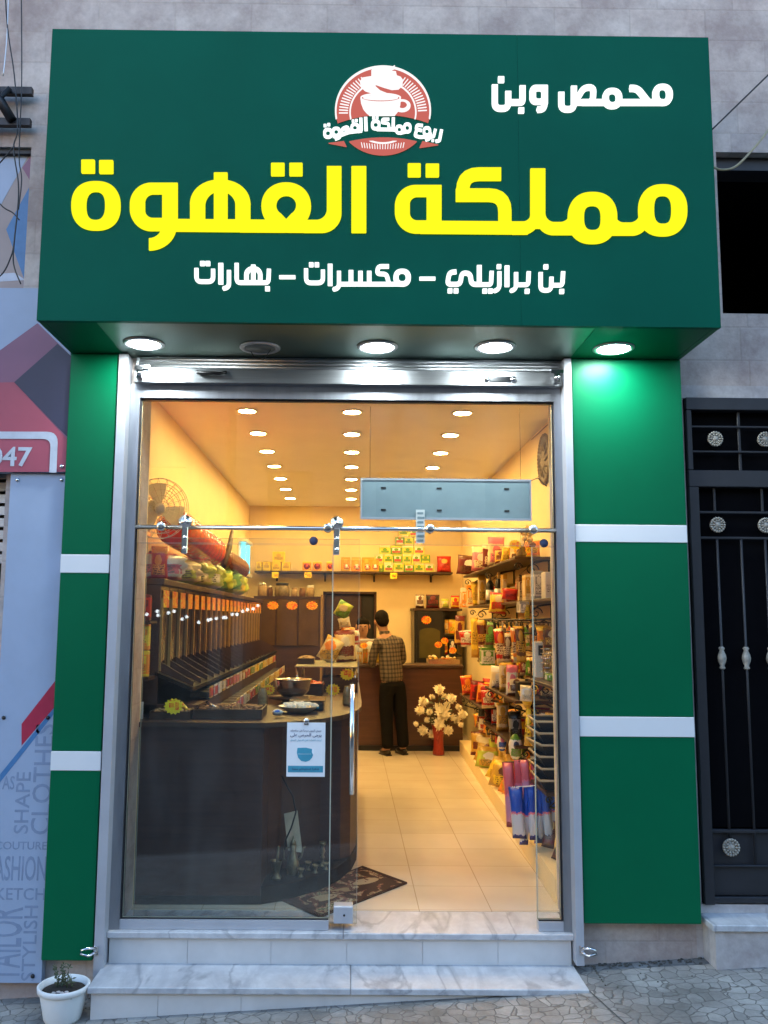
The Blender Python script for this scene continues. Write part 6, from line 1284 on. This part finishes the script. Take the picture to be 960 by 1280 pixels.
def spout(T, c):
    b = MB(); b.tube([c+Vector(q_)*.62 for q_ in ((.04, 0, .12), (.08, 0, .17), (.10, 0, .25), (.12, 0, .26))], [.008, .006, .005, .004], 8); b.build('spout', M['brass'], T)
    b = MB(); b.tube([c+Vector(q_)*.62 for q_ in ((-.03, 0, .26), (-.09, 0, .24), (-.09, 0, .15), (-.05, 0, .11))], .004, 6); b.build('handle', M['brass'], T)
    b = MB(); b.lathe([(r*.62, h*.62) for r, h in ((.032, .28), (.028, .31), (.01, .33), (.006, .36), (.001, .37))], c, n=14); b.build('lid', M['brass'], T)
ware('mortar', 'old brass mortar with a pestle standing in it at the counter foot', 'mortar', [(.05, 0), (.055, .02), (.03, .05), (.035, .08), (.058, .17), (.062, .175), (.052, .17), (.03, .1)], 345, 1099, .10, pestle)
ware('coffee_pot', 'tall old brass coffee pot with a pointed lid at the counter foot', 'coffee pot', [(.055, 0), (.06, .02), (.065, .09), (.045, .17), (.028, .22), (.035, .28), (.03, .282)], 366, 1093, .10, spout)
for k, (px, py, h, t) in enumerate(((376, 1096, .08, 'small brass cup right of the coffee pot'), (385, 1088, .085, 'small brass cup in the middle of the brass ware'), (394, 1091, .08, 'small brass cup left of the tall brass candle holder'), (407, 1087, .07, 'small brass cup at the right end of the brass ware'))):
    ware('brass_cup', t, 'cup', [(.028, 0), (.02, .012), (.012, .03), (.03, h*.8), (.034, h), (.028, h-.004), (.01, h*.5)], px, py, .06)
ware('candle_holder', 'tall turned brass candle holder by the edge of the sliding door', 'candle holder', [(.04, 0), (.042, .015), (.016, .03), (.014, .07), (.026, .09), (.014, .11), (.03, .15), (.014, .19), (.028, .21), (.038, .24), (.03, .238)], 403, 1083, .08)
# ---- carpet
cz = F0+.004
M['carpet'] = printed('patterned_rug', [(.05, .025, .018), (.19, .08, .05), (.32, .25, .15), (.10, .11, .055), (.40, .33, .21), (.08, .03, .025)], 16, .95)
RG = thing('door_rug', 'dark patterned rug lying at an angle under the curved counter corner', 'rug', (0, .75, F0)); cr = [(.374, .80), (-.15, .16), (-.40, .47), (.10, 1.16)]
b = MB(); b.slab([(x, y) for x, y in cr[::-1]], F0+.001, F0+.009); b.build('pile', M['carpet'], RG); c_ = Vector((sum(p[0] for p in cr)/4, sum(p[1] for p in cr)/4))
b = MB(); out = [(c_.x+(p[0]-c_.x)*1.0, c_.y+(p[1]-c_.y)*1.0) for p in cr]; inn = [(c_.x+(p[0]-c_.x)*.93, c_.y+(p[1]-c_.y)*.93) for p in cr]
for i in range(4): b.slab([out[i], inn[i], inn[(i+1) % 4], out[(i+1) % 4]], F0+.0095, F0+.0115)
b.build('border', plain('dark_rug_border', (.04, .016, .012), .95), RG)
b = MB()
for k in range(3):
    f = (.25, .5, .75)[k]; p = Vector(cr[1]).lerp(Vector(cr[0]), f)*.5+Vector(cr[2]).lerp(Vector(cr[3]), f)*.5; b.slab([(p.x+.09*math.cos(t), p.y+.06*math.sin(t)+.05*math.cos(t)) for t in np.linspace(0, 6.28, 17)[:-1]], F0+.0095, F0+.0105+.0002*k)
b.build('medallion', printed('rug_medallion', [(.35, .27, .16), (.12, .05, .03), (.28, .2, .1)], 6, .95), RG)

# ================================================================ RIGHT WALL
PT2 = thing('wall_plinth', 'low cream tiled ledge running along the foot of the right wall', 'ledge', (1.45, 3, F0)); ZP = .10
b = MB(); b.slab([(1.215, .42), (1.215+.030*5.8, 6.3), (XR-.003, 6.3), (XR-.003, .42)], F0+.001, ZP); b.build('ledge', M['wallpaint'], PT2)
def scroll(T, x, y, z, s, d=1):
    """curled iron bracket under a shelf, in the plane across the wall"""
    pts = [(x+.30*s, z), (x+.16*s, z-.02*s), (x+.03*s, z-.13*s), (XR-.01, z-.26*s)]; b = MB(); b.tube([(p[0], y, p[1]) for p in pts], .008, 6); b.tube([(XR-.012, y, z), (XR-.012, y, z-.28*s)], .008, 6)
    for cx, cz_, r0, sg in ((x+.14*s, z-.085*s, .06*s, 1), (x+.22*s, z-.20*s, .05*s, -1), (x+.02*s, z-.06*s, .04*s, 1)):
        b.tube([(cx+sg*r0*(1-t/9.5)*math.cos(t), y, cz_+r0*(1-t/9.5)*math.sin(t)) for t in np.linspace(0, 8, 22)], .0055, 5)
    b.build('bracket', M['blackiron'], T)
def wall_shelf(label, xf, y0, y1, z, n=3, s=1.0, edge=True):
    T = thing('wall_shelf', label, 'shelf', ((xf+XR)/2, (y0+y1)/2, z-.03), 'iron wall shelves'); b = MB(); b.box((xf, y0, z-.022), (XR-.004, y1, z), ch=.003); b.build('board', M['walnut'], T)
    for k in range(n): scroll(T, xf+.02, y0+.08+(y1-y0-.16)*k/max(1, n-1), z-.023, s*min(1.0, (XR-xf)/.32))
    return T
zA, zB, zD, zE, zF, zG = 2.12, 1.755, .985, .62, 1.17, .76
wall_shelf('highest iron bracket shelf on the right wall below the round plaque', 1.36, 2.3, 5.6, zA)
wall_shelf('second iron shelf of the right wall, carrying bottles and white boxes', 1.39, .75, 5.4, zB, 4)
wall_shelf('right wall shelf heaped with bags of pale nuts', 1.27, 1.9, 3.4, zD, 2, .8)
wall_shelf('far right wall shelf heaped with red bags at counter height', 1.27, 3.7, 5.3, zG, 2, .8)
wall_shelf('low right wall shelf of dark jars under the nut bags', 1.34, 2.3, 4.0, zE-.03, 2, .6)
wall_shelf('small shelf by the right jamb under the wire basket', 1.33, .55, 1.7, zF, 2, .7)
# scroll-work rail that packets hang from
HR = thing('hanging_rail', 'black scroll-work iron rail on the right wall with packets hanging from it', 'rail', (1.4, 2.6, 1.55))
b = MB(); b.tube([(1.36, 1.5, 1.60), (1.36, 4.3, 1.60)], .008, 8); b.tube([(1.36, 1.5, 1.50), (1.36, 4.3, 1.50)], .006, 8); b.build('rail_bar', M['blackiron'], HR)
for k in range(12):
    b = MB(); y = 1.62+.22*k; b.tube([(1.36, y+.045*(1-t/9)*math.cos(t), 1.55+.045*(1-t/9)*math.sin(t)) for t in np.linspace(0, 7.5, 18)], .005, 5); b.build('scroll', M['silver'] if k % 3 == 0 else M['blackiron'], HR)
for y in (1.6, 4.2):
    b = MB(); b.tube([(1.36, y, 1.60), (XR-.004, y, 1.62)], .008, 6); b.build('arm', M['blackiron'], HR)
# goods: (kind, colours, photo box, x-plane, shelf z or None, words)
G = {
 'highest shelf': (zA, 1.42, [('bag', 'maroon brown white', (572, 676, 601, 700), 'maroon bag with a white stripe'), ('bag', 'pink cream white', (590, 664, 612, 694), 'pale pink bag'), ('bag', 'maroon cream', (603, 660, 622, 690), 'maroon and cream bag'), ('bag', 'cream pink', (610, 654, 630, 690), 'cream bag'), ('bag', 'gold maroon', (618, 671, 632, 690), 'golden packet'), ('bag', 'yellow gold', (627, 670, 637, 689), 'yellow packet')]),
 'second shelf': (zB, 1.46, [('box', 'orange white', (577, 728, 585, 752), 'orange and white box'), ('box', 'cream orange', (584, 726, 592, 753), 'cream and orange box'), ('bag', 'yellow gold', (590, 721, 601, 752), 'yellow bag'), ('bag', 'cream gold', (597, 710, 608, 750), 'cream bag'), ('bottle', 'black', (607, 712, 618, 750), 'dark gold-necked bottle'), ('bottle', 'black', (618, 711, 629, 750), 'black white-labelled bottle'), ('box', 'white gold', (629, 712, 634, 748), 'slim white box'), ('box', 'maroon gold', (633, 730, 646, 748), 'small maroon box'), ('box', 'cream brown', (649, 714, 656, 745), 'cream book-like box'), ('box', 'gold cream', (657, 713, 664, 745), 'beige patterned box'), ('box', 'white grey', (668, 709, 680, 745), 'tall white box'), ('box', 'white white', (682, 712, 691, 745), 'white box beside the jamb')]),
 'hanging rail': (None, 1.36, [('bag', 'gold maroon', (573, 770, 585, 806), 'red and gold packet'), ('bag', 'red white', (577, 788, 594, 808), 'red packet'), ('bag', 'yellow gold', (592, 772, 601, 822), 'long yellow packet'), ('bag', 'maroon gold brown', (599, 775, 611, 806), 'maroon and gold packet'), ('bag', 'brown green', (610, 778, 622, 810), 'brown and green packet'), ('bag', 'red cream orange', (623, 786, 635, 830), 'red-topped packet'), ('bag', 'brown cream', (633, 792, 643, 828), 'brown packet'), ('bag', 'orange cream red', (642, 785, 653, 828), 'orange and cream packet'), ('bag', 'brown gold', (652, 783, 664, 828), 'brown and gold packet'), ('bag', 'yellow red cream', (612, 741, 633, 767), 'yellow pouch in front of the bottles'), ('bag', 'red red', (628, 736, 647, 750), 'bright red pouch'), ('box', 'white green', (605, 810, 622, 832), 'white and green box'), ('box', 'white grey', (650, 752, 662, 766), 'little white packet'), ('bag', 'gold yellow', (655, 752, 663, 774), 'slim yellow packet')]),
 'far red shelf': (zG, 1.33, [('bag', 'red orange', (577, 850, 592, 874), 'red and orange bag'), ('bag', 'red maroon', (588, 853, 604, 878), 'deep red bag'), ('bag', 'orange red', (596, 840, 612, 866), 'orange bag standing'), ('bag', 'red cream', (602, 858, 618, 880), 'red and cream bag')]),
 'nut shelf': (zD, 1.34, [('bag', 'cream white', (613, 838, 634, 866), 'cream bag of nuts'), ('bag', 'cream gold', (624, 830, 642, 866), 'pale bag of nuts'), ('bag', 'white pink', (633, 826, 648, 864), 'white bag'), ('bag', 'cream brown', (636, 846, 655, 868), 'beige bag of pistachios'), ('bag', 'white cream', (650, 848, 666, 868), 'white bag of pistachios'), ('box', 'black black', (648, 828, 664, 850), 'black box')]),
 'low jar shelf': (zE-.03, 1.40, [('jar', 'black', (598, 882, 606, 903), 'dark jar'), ('jar', 'maroon', (606, 881, 615, 905), 'dark red jar'), ('bag', 'red white', (614, 878, 623, 906), 'red and white pack'), ('bag', 'cream gold', (621, 872, 636, 907), 'cream pouch'), ('bag', 'grey black', (636, 872, 652, 906), 'dark grey pouch')]),
}
for shelf, (zs_, X, items) in G.items():
    order = sorted(range(len(items)), key=lambda i: -(items[i][2][0]+items[i][2][2]))
    for n_, i in enumerate(order):
        kind, colr, bx, words = items[i]; p, w, h = pos('x', X+rnd.uniform(-.02, .02), *bx); cn = colr.split()
        if zs_ is not None: p.z = zs_+.0015
        if shelf == 'hanging rail' and bx[1] > 760: p.x = 1.335+.0*n_
        lab = '%s on the %s of the right wall, %s from the door' % (words, shelf, ordinal(n_)) if shelf != 'hanging rail' else '%s among the packets hung on the right wall, %s from the door' % (words, ordinal(n_)); grp = 'goods on the right wall'
        if len(lab.split()) > 16: lab = '%s on the right wall %s, %s from the door' % (words, shelf, ordinal(n_)) if shelf != 'hanging rail' else '%s hung on the right wall, %s from the door' % (words, ordinal(n_))
        mt = pm(*cn, scale=5)
        if kind == 'bag': bag(p, w*1.05, h, mt, lab, 'bag', grp, 'snack_bag', min(.11, w*.5), R(rnd.uniform(-28, 8)), R(rnd.uniform(-6, 4)), R(rnd.uniform(-8, 8)))
        elif kind == 'box': carton(p, w, h, min(.14, .16), [mt, pm(cn[-1], cn[0], scale=7)], lab, 'box', grp, 'carton')
        elif kind == 'jar': jar(p, w/2, h, mt, M['blackiron'], lab, 'jar', grp)
        else:
            T = thing('bottle', lab, 'bottle', p, grp); r = w*.46; b = MB(); b.lathe([(r*.9, 0), (r, .01), (r, h*.60), (r*.85, h*.70), (r*.36, h*.80), (r*.32, h*.97)], p, n=16); b.build('body', M['black'], T)
            b = MB(); b.lathe([(r*1.02, h*.15), (r*1.02, h*.48)], p, n=16); b.build('label', M['paper'], T); b = MB(); b.lathe([(r*.38, h*.80), (r*.40, h*.99), (r*.3, h)], p, n=12); b.build('neck_foil', pm('gold', 'cream'), T)
star(at('x', 1.37, 644, 681), .055, 'orange star price card hooked on the end of the highest right shelf')
# golden ball spray on the top shelf end
p = at('x', 1.45, 652, 672); p.z = zA
BS = thing('ball_spray', 'spray of small golden balls standing on the near end of the highest right shelf', 'ornament', p)
for k in range(9):
    c = p+Vector((rnd.uniform(-.09, .09), rnd.uniform(-.05, .05), rnd.uniform(.10, .25))); b = MB(); b.tube([p+Vector((0, 0, .02)), c], .003, 5); b.build('stem', M['brass'], BS); b = MB(); b.ball(c, .024, 10, 8); b.build('ball', pm('gold', 'cream', scale=2), BS)
b = MB(); b.lathe([(.03, 0), (.045, .03), (.02, .08), (.028, .09)], p, n=14); b.build('pot', M['brass'], BS)
# near the jamb
p, w, h = pos('x', 1.42, 669, 801, 680, 846)
WP = thing('white_stand', 'tall slim white device standing on the small shelf by the right jamb', 'device', (p.x, p.y, zF)); b = MB(); b.box((p.x-w/2, p.y, zF+.001), (p.x+w/2, p.y+.10, zF+h), ch=.008); b.build('body', M['white'], WP); b = MB(); b.box((p.x-w*.1, p.y-.003, zF+h*.62), (p.x+w*.42, p.y-.0005, zF+h*.9)); b.build('screen', M['black'], WP)
p, w, h = pos('x', 1.46, 680, 805, 694, 834)
WB = thing('wire_basket', 'small wire basket on the shelf beside the right jamb', 'basket', (p.x, p.y, zF)); b = MB(); x0, x1, y0_, y1_, z0_, z1_ = p.x-w/2, p.x+w/2, p.y, p.y+.2, zF+.05, zF+.05+h
for z in np.linspace(z0_, z1_, 6): b.tube([(x0, y0_, z), (x1, y0_, z), (x1, y1_, z), (x0, y1_, z), (x0, y0_, z)], .0025, 5)
for k in range(7): x = x0+(x1-x0)*k/6; b.tube([(x, y0_, z1_), (x, y0_, z0_), (x, y1_, z0_), (x, y1_, z1_)], .002, 5)
b.build('wires', M['steel'], WB)
bag((p.x, p.y+.09, zF+.052), w*.8, h*.75, pm('brown', 'gold', scale=5), 'brown and gold packet inside the wire basket', 'packet', None, 'packet', .06)
p2, w2, h2 = pos('x', 1.44, 684, 838, 694, 854); carton((p2.x, p2.y-.02, zF+.001), w2, .046, .1, [pm('green', 'lime'), pm('white', 'green')], 'flat green packet under the wire basket', 'packet')
for k in range(6):
    z = .52+.072*k; y = .85+.015*k
    T = thing('serving_tray', '%s dark tray with a pale rim from the floor in the stack by the jamb' % ordinal(k), 'tray', (1.36, y+.15, z), 'stacked dark trays')
    b = MB(); b.add([(1.27, y, z), (1.50, y, z), (1.50, y+.3, z), (1.27, y+.3, z), (1.23, y-.03, z+.06), (1.54, y-.03, z+.06), (1.54, y+.33, z+.06), (1.23, y+.33, z+.06)], [[3, 2, 1, 0], [0, 1, 5, 4], [1, 2, 6, 5], [2, 3, 7, 6], [3, 0, 4, 7]]); b.build('tray_body', M['black'], T)
    b = MB(); b.tube([(1.23, y-.03, z+.062), (1.54, y-.03, z+.062), (1.54, y+.33, z+.062), (1.23, y+.33, z+.062), (1.23, y-.03, z+.062)], .008, 6); b.build('rim', plain('pale_tray_rim', (.42, .34, .22), .5) if k == 0 else bpy.data.materials['pale_tray_rim'], T)
    T.rotation_euler.z = R((-3, 2, -1, 4, 0, -2)[k])
wall_shelf('short shelf under the stacked trays by the right jamb', 1.25, .78, 1.26, .515, 2, .6)
carton((1.44, .70, ZP+.001), .16, .10, .09, [pm('white', 'green', scale=4), pm('green', 'white')], 'white and green box on the low ledge under the stacked trays', 'box')
carton((1.43, .66, 1.0), .15, .12, .12, [pm('cream', 'white', scale=3), pm('brown', 'cream')], 'tilted cream box resting above the stacked trays', 'box', None, 'carton')
# hanging crisp packets near the door
hk0, hk1 = at('y', 1.12, 645, 984), at('y', 1.12, 697, 980)
HK = thing('packet_hook', 'white wire arm holding the blue packets low by the right jamb', 'hook', (1.4, 1.12, hk0.z)); b = MB(); b.tube([hk0, hk1, (XR-.004, 1.12, hk1.z)], .005, 6); b.build('wire_arm', M['white'], HK)
M['bluepack'] = None
def two_tone(name, top, bot, edge):
    mt, t, p = new(name); L = t.links.new; tc = nd(t, 'ShaderNodeTexCoord'); s = nd(t, 'ShaderNodeSeparateXYZ'); L(tc.outputs['Generated'], s.inputs[0]); n = nd(t, 'ShaderNodeTexNoise', i_Scale=4, i_Detail=3); L(tc.outputs['Generated'], n.inputs['Vector'])
    a = nd(t, 'ShaderNodeMath', operation='MULTIPLY_ADD'); a.inputs[1].default_value = .22; L(n.outputs['Fac'], a.inputs[0]); L(s.outputs[2], a.inputs[2])
    r = nd(t, 'ShaderNodeValToRGB'); r.color_ramp.interpolation = 'CONSTANT'; e = r.color_ramp.elements; e[0].position = 0; e[0].color = rgba(edge); e[1].position = .20; e[1].color = rgba(bot); q = e.new(.58); q.color = rgba(PC['pink']); q = e.new(.62); q.color = rgba(top)
    L(a.outputs[0], r.inputs[0]); L(r.outputs[0], p.inputs['Base Color']); p.inputs['Roughness'].default_value = .3; return mt
BP = two_tone('blue_white_pack', (.02, .09, .50), (.55, .60, .68), (.03, .06, .35)); PP = two_tone('pink_pack', (.65, .13, .16), (.55, .25, .40), (.25, .05, .12))
for k, (bx, t) in enumerate((((638, 985, 657, 1048), 'leftmost'), ((651, 984, 664, 1056), 'second'), ((660, 984, 672, 1050), 'third'), ((668, 983, 682, 1054), 'fourth'), ((678, 983, 690, 1050), 'fifth'), ((686, 982, 698, 1046), 'rightmost'))):
    p, w, h = pos('y', 1.13+.025*(k % 2), *bx); bag(p, w*.95, h, BP, '%s blue and white packet hanging on the white wire arm' % t, 'packet', 'blue packets on the wire arm', 'snack_packet', .05, R((-25, 18, -12, 22, -20, 10)[k]), R(2), R((4, -5, 3, -3, 5, -4)[k]))
for k, (bx, t) in enumerate((((631, 955, 645, 1034), 'leftmost'), ((640, 951, 654, 1010), 'second'), ((652, 951, 664, 1000), 'third'), ((662, 952, 674, 996), 'rightmost'))):
    p, w, h = pos('y', 1.32+.03*(k % 2), *bx); bag(p, w, h, PP, '%s pink and purple packet hanging behind the blue packets' % t, 'packet', 'pink packets behind the blue ones', 'snack_packet', .05, R((-20, 15, -18, 12)[k]), R(2), R((3, -4, 5, -2)[k]))
b = MB(); b.tube([at('y', 1.34, 628, 953), at('y', 1.34, 680, 951), (XR-.004, 1.34, at('y', 1.34, 680, 951).z)], .005, 6); b.place('packet_hook', M['blackiron'], 'black wire arm holding the pink packets behind the blue ones', 'hook')
for k, (bx, t, cn) in enumerate((((621, 918, 634, 939), 'farther', ('white', 'blue', 'pink')), ((636, 918, 653, 950), 'nearer', ('white', 'green', 'navy')))):
    p, w, h = pos('x', 1.36, *bx); b = MB(); b.ball((p.x, p.y, p.z+h/2), (w*.5, w*.5, h*.5), 14, 9, .04); b.tube([(p.x, p.y, p.z+h*.95), (p.x, p.y, zE-.052)], .003, 5); b.place('ball_pack', pm(*cn, scale=6), '%s round patterned pack hanging under the low jar shelf' % t, 'pack', 'round hanging packs', True)
p, w, h = pos('x', 1.36, 655, 886, 665, 932); b = MB(); b.tube([(p.x, p.y, p.z), (p.x+.01, p.y, p.z+h)], [.03, .018], 10); b.lathe([(.02, h), (.07, h+.12), (.075, h+.125), (.06, h+.12)], p, n=16); b.place('cone_lamp', pm('gold', 'yellow', scale=2), 'yellow cone-topped pole beside the dark grey pouch', 'pole')
# sacks and bags on the ledge
for k, (bx, cn, t) in enumerate((((574, 922, 592, 944), ('gold', 'maroon', 'cream'), 'gold and maroon'), ((582, 930, 600, 951), ('gold', 'orange', 'cream'), 'golden'), ((588, 940, 612, 960), ('lime', 'gold', 'white'), 'lime and gold'), ((600, 928, 618, 952), ('gold', 'cream', 'maroon'), 'cream topped gold'), ((598, 952, 624, 974), ('yellow', 'gold', 'lime'), 'yellow'), ((608, 962, 636, 986), ('gold', 'yellow', 'brown'), 'amber'), ((620, 940, 644, 966), ('lime', 'cream', 'green'), 'green and cream'), ((622, 968, 645, 993), ('orange', 'gold', 'brown'), 'orange'), ((684, 1040, 696, 1076), ('brown', 'black', 'gold'), 'dark brown'), ((676, 1030, 688, 1060), ('maroon', 'brown', 'gold'), 'maroon and brown'))):
    p = at('z', ZP+.002, (bx[0]+bx[2])/2, bx[3]); d = dist(p); w, h = (bx[2]-bx[0])/FOC*d, (bx[3]-bx[1])/FOC*d; p.x = max(p.x, 1.30+.03*p.y)
    bag(p, w*1.35, h*1.35, pm(*cn, scale=5), '%s snack sack lying on the low ledge of the right wall' % t, 'bag', 'sacks on the low ledge', 'snack_sack', w*.55, R(rnd.uniform(-50, -10)), R(rnd.uniform(-50, -15)), R(rnd.uniform(-12, 12)))
    p3 = p+Vector((.13, .05, .0)); bag(p3, w*1.3, h*1.7, pm(cn[1], cn[0], cn[2], scale=4), '%s snack sack leaning on the wall behind the %s one' % (('second ' if 0 else '')+{'gold': 'red and gold', 'maroon': 'dark red'}.get(cn[1], cn[1]), t), 'bag', 'sacks on the low ledge', 'snack_sack', w*.5, R(rnd.uniform(-40, -10)), R(rnd.uniform(-20, 0)))
# smaller packets packed in behind
fc_ = [('red', 'gold', 'cream'), ('yellow', 'red', 'white'), ('brown', 'gold', 'cream'), ('cream', 'brown', 'gold'), ('green', 'cream', 'yellow'), ('maroon', 'cream', 'gold'), ('orange', 'yellow', 'brown'), ('white', 'red', 'blue'), ('black', 'gold', 'red')]
for zf, ya, yb, n, hh in ((zA, 2.5, 5.5, 13, .17), (zB, .9, 5.3, 19, .19), (1.36, 1.7, 5.2, 20, .20), (1.12, 2.0, 5.4, 17, .19), (zD, 2.0, 3.35, 7, .17), (zG, 3.8, 5.2, 8, .17), (zE-.03, 2.4, 3.95, 8, .15), (.36, 2.2, 5.6, 16, .17), (.74, 1.6, 2.3, 4, .17), (ZP+.002, 2.6, 6.0, 12, .15)):
    hung = zf in (1.36, 1.12, .36, .74)
    if hung:
        T = thing('peg_rail', {1.36: 'upper black peg rail of packets on the right wall', 1.12: 'middle black peg rail of packets on the right wall', .36: 'lowest black peg rail of packets on the right wall', .74: 'short black peg rail of packets left of the stacked trays'}[zf], 'rail', (1.6, ya, zf)); b = MB(); b.tube([(1.58, ya-.05, zf+hh+.02), (1.58, yb+.05, zf+hh+.02)], .006, 6); b.build('bar', M['blackiron'], T)
        b = MB(); b.tube([(1.58, ya, zf+hh+.02), (XR-.003, ya, zf+hh+.02)], .006, 6); b.tube([(1.58, yb, zf+hh+.02), (XR-.003, yb, zf+hh+.02)], .006, 6); b.build('arm', M['blackiron'], T)
    for k in range(n):
        y = ya+(yb-ya)*(k+.5)/n; c = fc_[rnd.randrange(9)]
        bag((1.565 if not hung else 1.53, y, zf+.003), rnd.uniform(.12, .17), hh*rnd.uniform(.8, 1.05), pm(*c, scale=6), 'small bright packet packed in behind the larger goods on the right wall', 'packet', 'small packets packed along the right wall', 'small_packet', .06, R(rnd.uniform(-45, -5)), R(rnd.uniform(-8, 3)), R(rnd.uniform(-9, 9)))
# round plaque
pc = Vector((XR-.004, 2.47, 2.97)); PQ = thing('wall_plaque', 'round carved brown plaque with a rope rim high on the right wall', 'plaque', pc)
M['plaque'] = plain('carved_olive_wood', (.16, .115, .05), .55, 0, .5, 30, .9)
b = MB(); b.lathe([(.215, 0), (.225, .012), (.21, .026), (.185, .014), (.17, .012), (.12, .02), (.09, .026), (.04, .03), (.001, .032)], pc, (-1, 0, 0), 36)
for k in range(40): t = 2*math.pi*k/40; b.ball((pc.x-.018, pc.y+.205*math.cos(t), pc.z+.205*math.sin(t)), (.012, .014, .014), 6, 5)
b.build('disc', M['plaque'], PQ)
b = MB()
for k in range(12): t = 2*math.pi*k/12; b.tube([(pc.x-.022, pc.y+.05*math.cos(t), pc.z+.05*math.sin(t)), (pc.x-.026, pc.y+.10*math.cos(t+.25), pc.z+.10*math.sin(t+.25)), (pc.x-.018, pc.y+.16*math.cos(t), pc.z+.16*math.sin(t))], [.005, .011, .004], 5)
b.build('carving', M['plaque'], PQ)
b = MB(); b.tube([(XR-.01, .5, 3.2), (XR-.02, 1.4, 3.17), (XR-.01, 2.2, 3.24), (XR-.01, 3, 3.25)], .004, 5); b.place('wall_cable', M['black'], 'thin dark cable running along the top of the right wall', 'cable')

# ================================================================ ACROSS THE STREET (seen only mirrored in the glass)
M['render_far'] = plain('grey_render', (.22, .21, .20), .8, 0, .15, 1.2); M['render_far2'] = plain('beige_render', (.30, .27, .23), .8, 0, .15, 1.2)
def far_house(label, x0, x1, y, h, mt, cols_, floors):
    T = thing('street_house', label, 'house', ((x0+x1)/2, y-3, ground_z(x0)-.3)); zb = -1.6
    hs = []
    for f in range(floors):
        for c in range(cols_):
            xc = x0+(x1-x0)*(c+.5)/cols_; hs.append((xc-.6, xc+.6, 3.9+3.1*f, 5.4+3.1*f))
    b = MB(); wall_with_openings(b, x0, x1, zb, h, hs, y-.4, y); b.box((x0, y-8, zb), (x1, y-.9, h-.01)); b.build('wall', mt, T)
    for q in hs:
        b = MB(); b.box((q[0]+.002, y-.3, q[2]+.002), (q[1]-.002, y-.26, q[3]-.002)); b.build('window', M['black'], T)
    b = MB(); b.box((x0+.3, y+.002, -1.2), (x1-.3, y+.05, 2.6)); b.build('shop_shutter', M['gateiron'], T)
far_house('grey rendered house across the street', -16, -3.2, -17, 8.0, M['render_far'], 4, 1)
far_house('beige rendered house across the street', -3.0, 5.5, -17.5, 8.6, M['render_far2'], 3, 1)
far_house('tall grey rendered house across the street', 5.8, 17, -17, 9.5, M['render_far'], 4, 2)

# string of white bulbs across the street, mirrored in the glass
FS = thing('festoon_string', 'string of small white bulbs across the street, mirrored as glints in the left glass', 'string lights', (-6, -13, 2)); M['bulb'] = glow('white_bulb', (.9, .95, 1), 8)
pts = []
for px, py in ((183, 768), (196, 764), (197, 769), (210, 766), (217, 764), (227, 774), (233, 771), (248, 778), (260, 775), (263, 774), (270, 773), (279, 772), (282, 772), (290, 768), (296, 768), (303, 764), (309, 762), (316, 761), (322, 757)):
    h_ = at('y', 0, px, py); d = h_-CAM; d.y = -d.y; pts.append(h_+d*((-13.5)/d.y))
pts.sort(key=lambda v: v.x)
for v in pts:
    b = MB(); b.ball(v, .036, 8, 6); b.build('bulb', M['bulb'], FS)
b = MB(); b.tube([v+Vector((0, 0, .09)) for v in [pts[0]+Vector((-2.5, 0, .6))]+pts+[pts[-1]+Vector((2.5, 0, .6))]], .006, 5); b.build('wire', M['black'], FS)
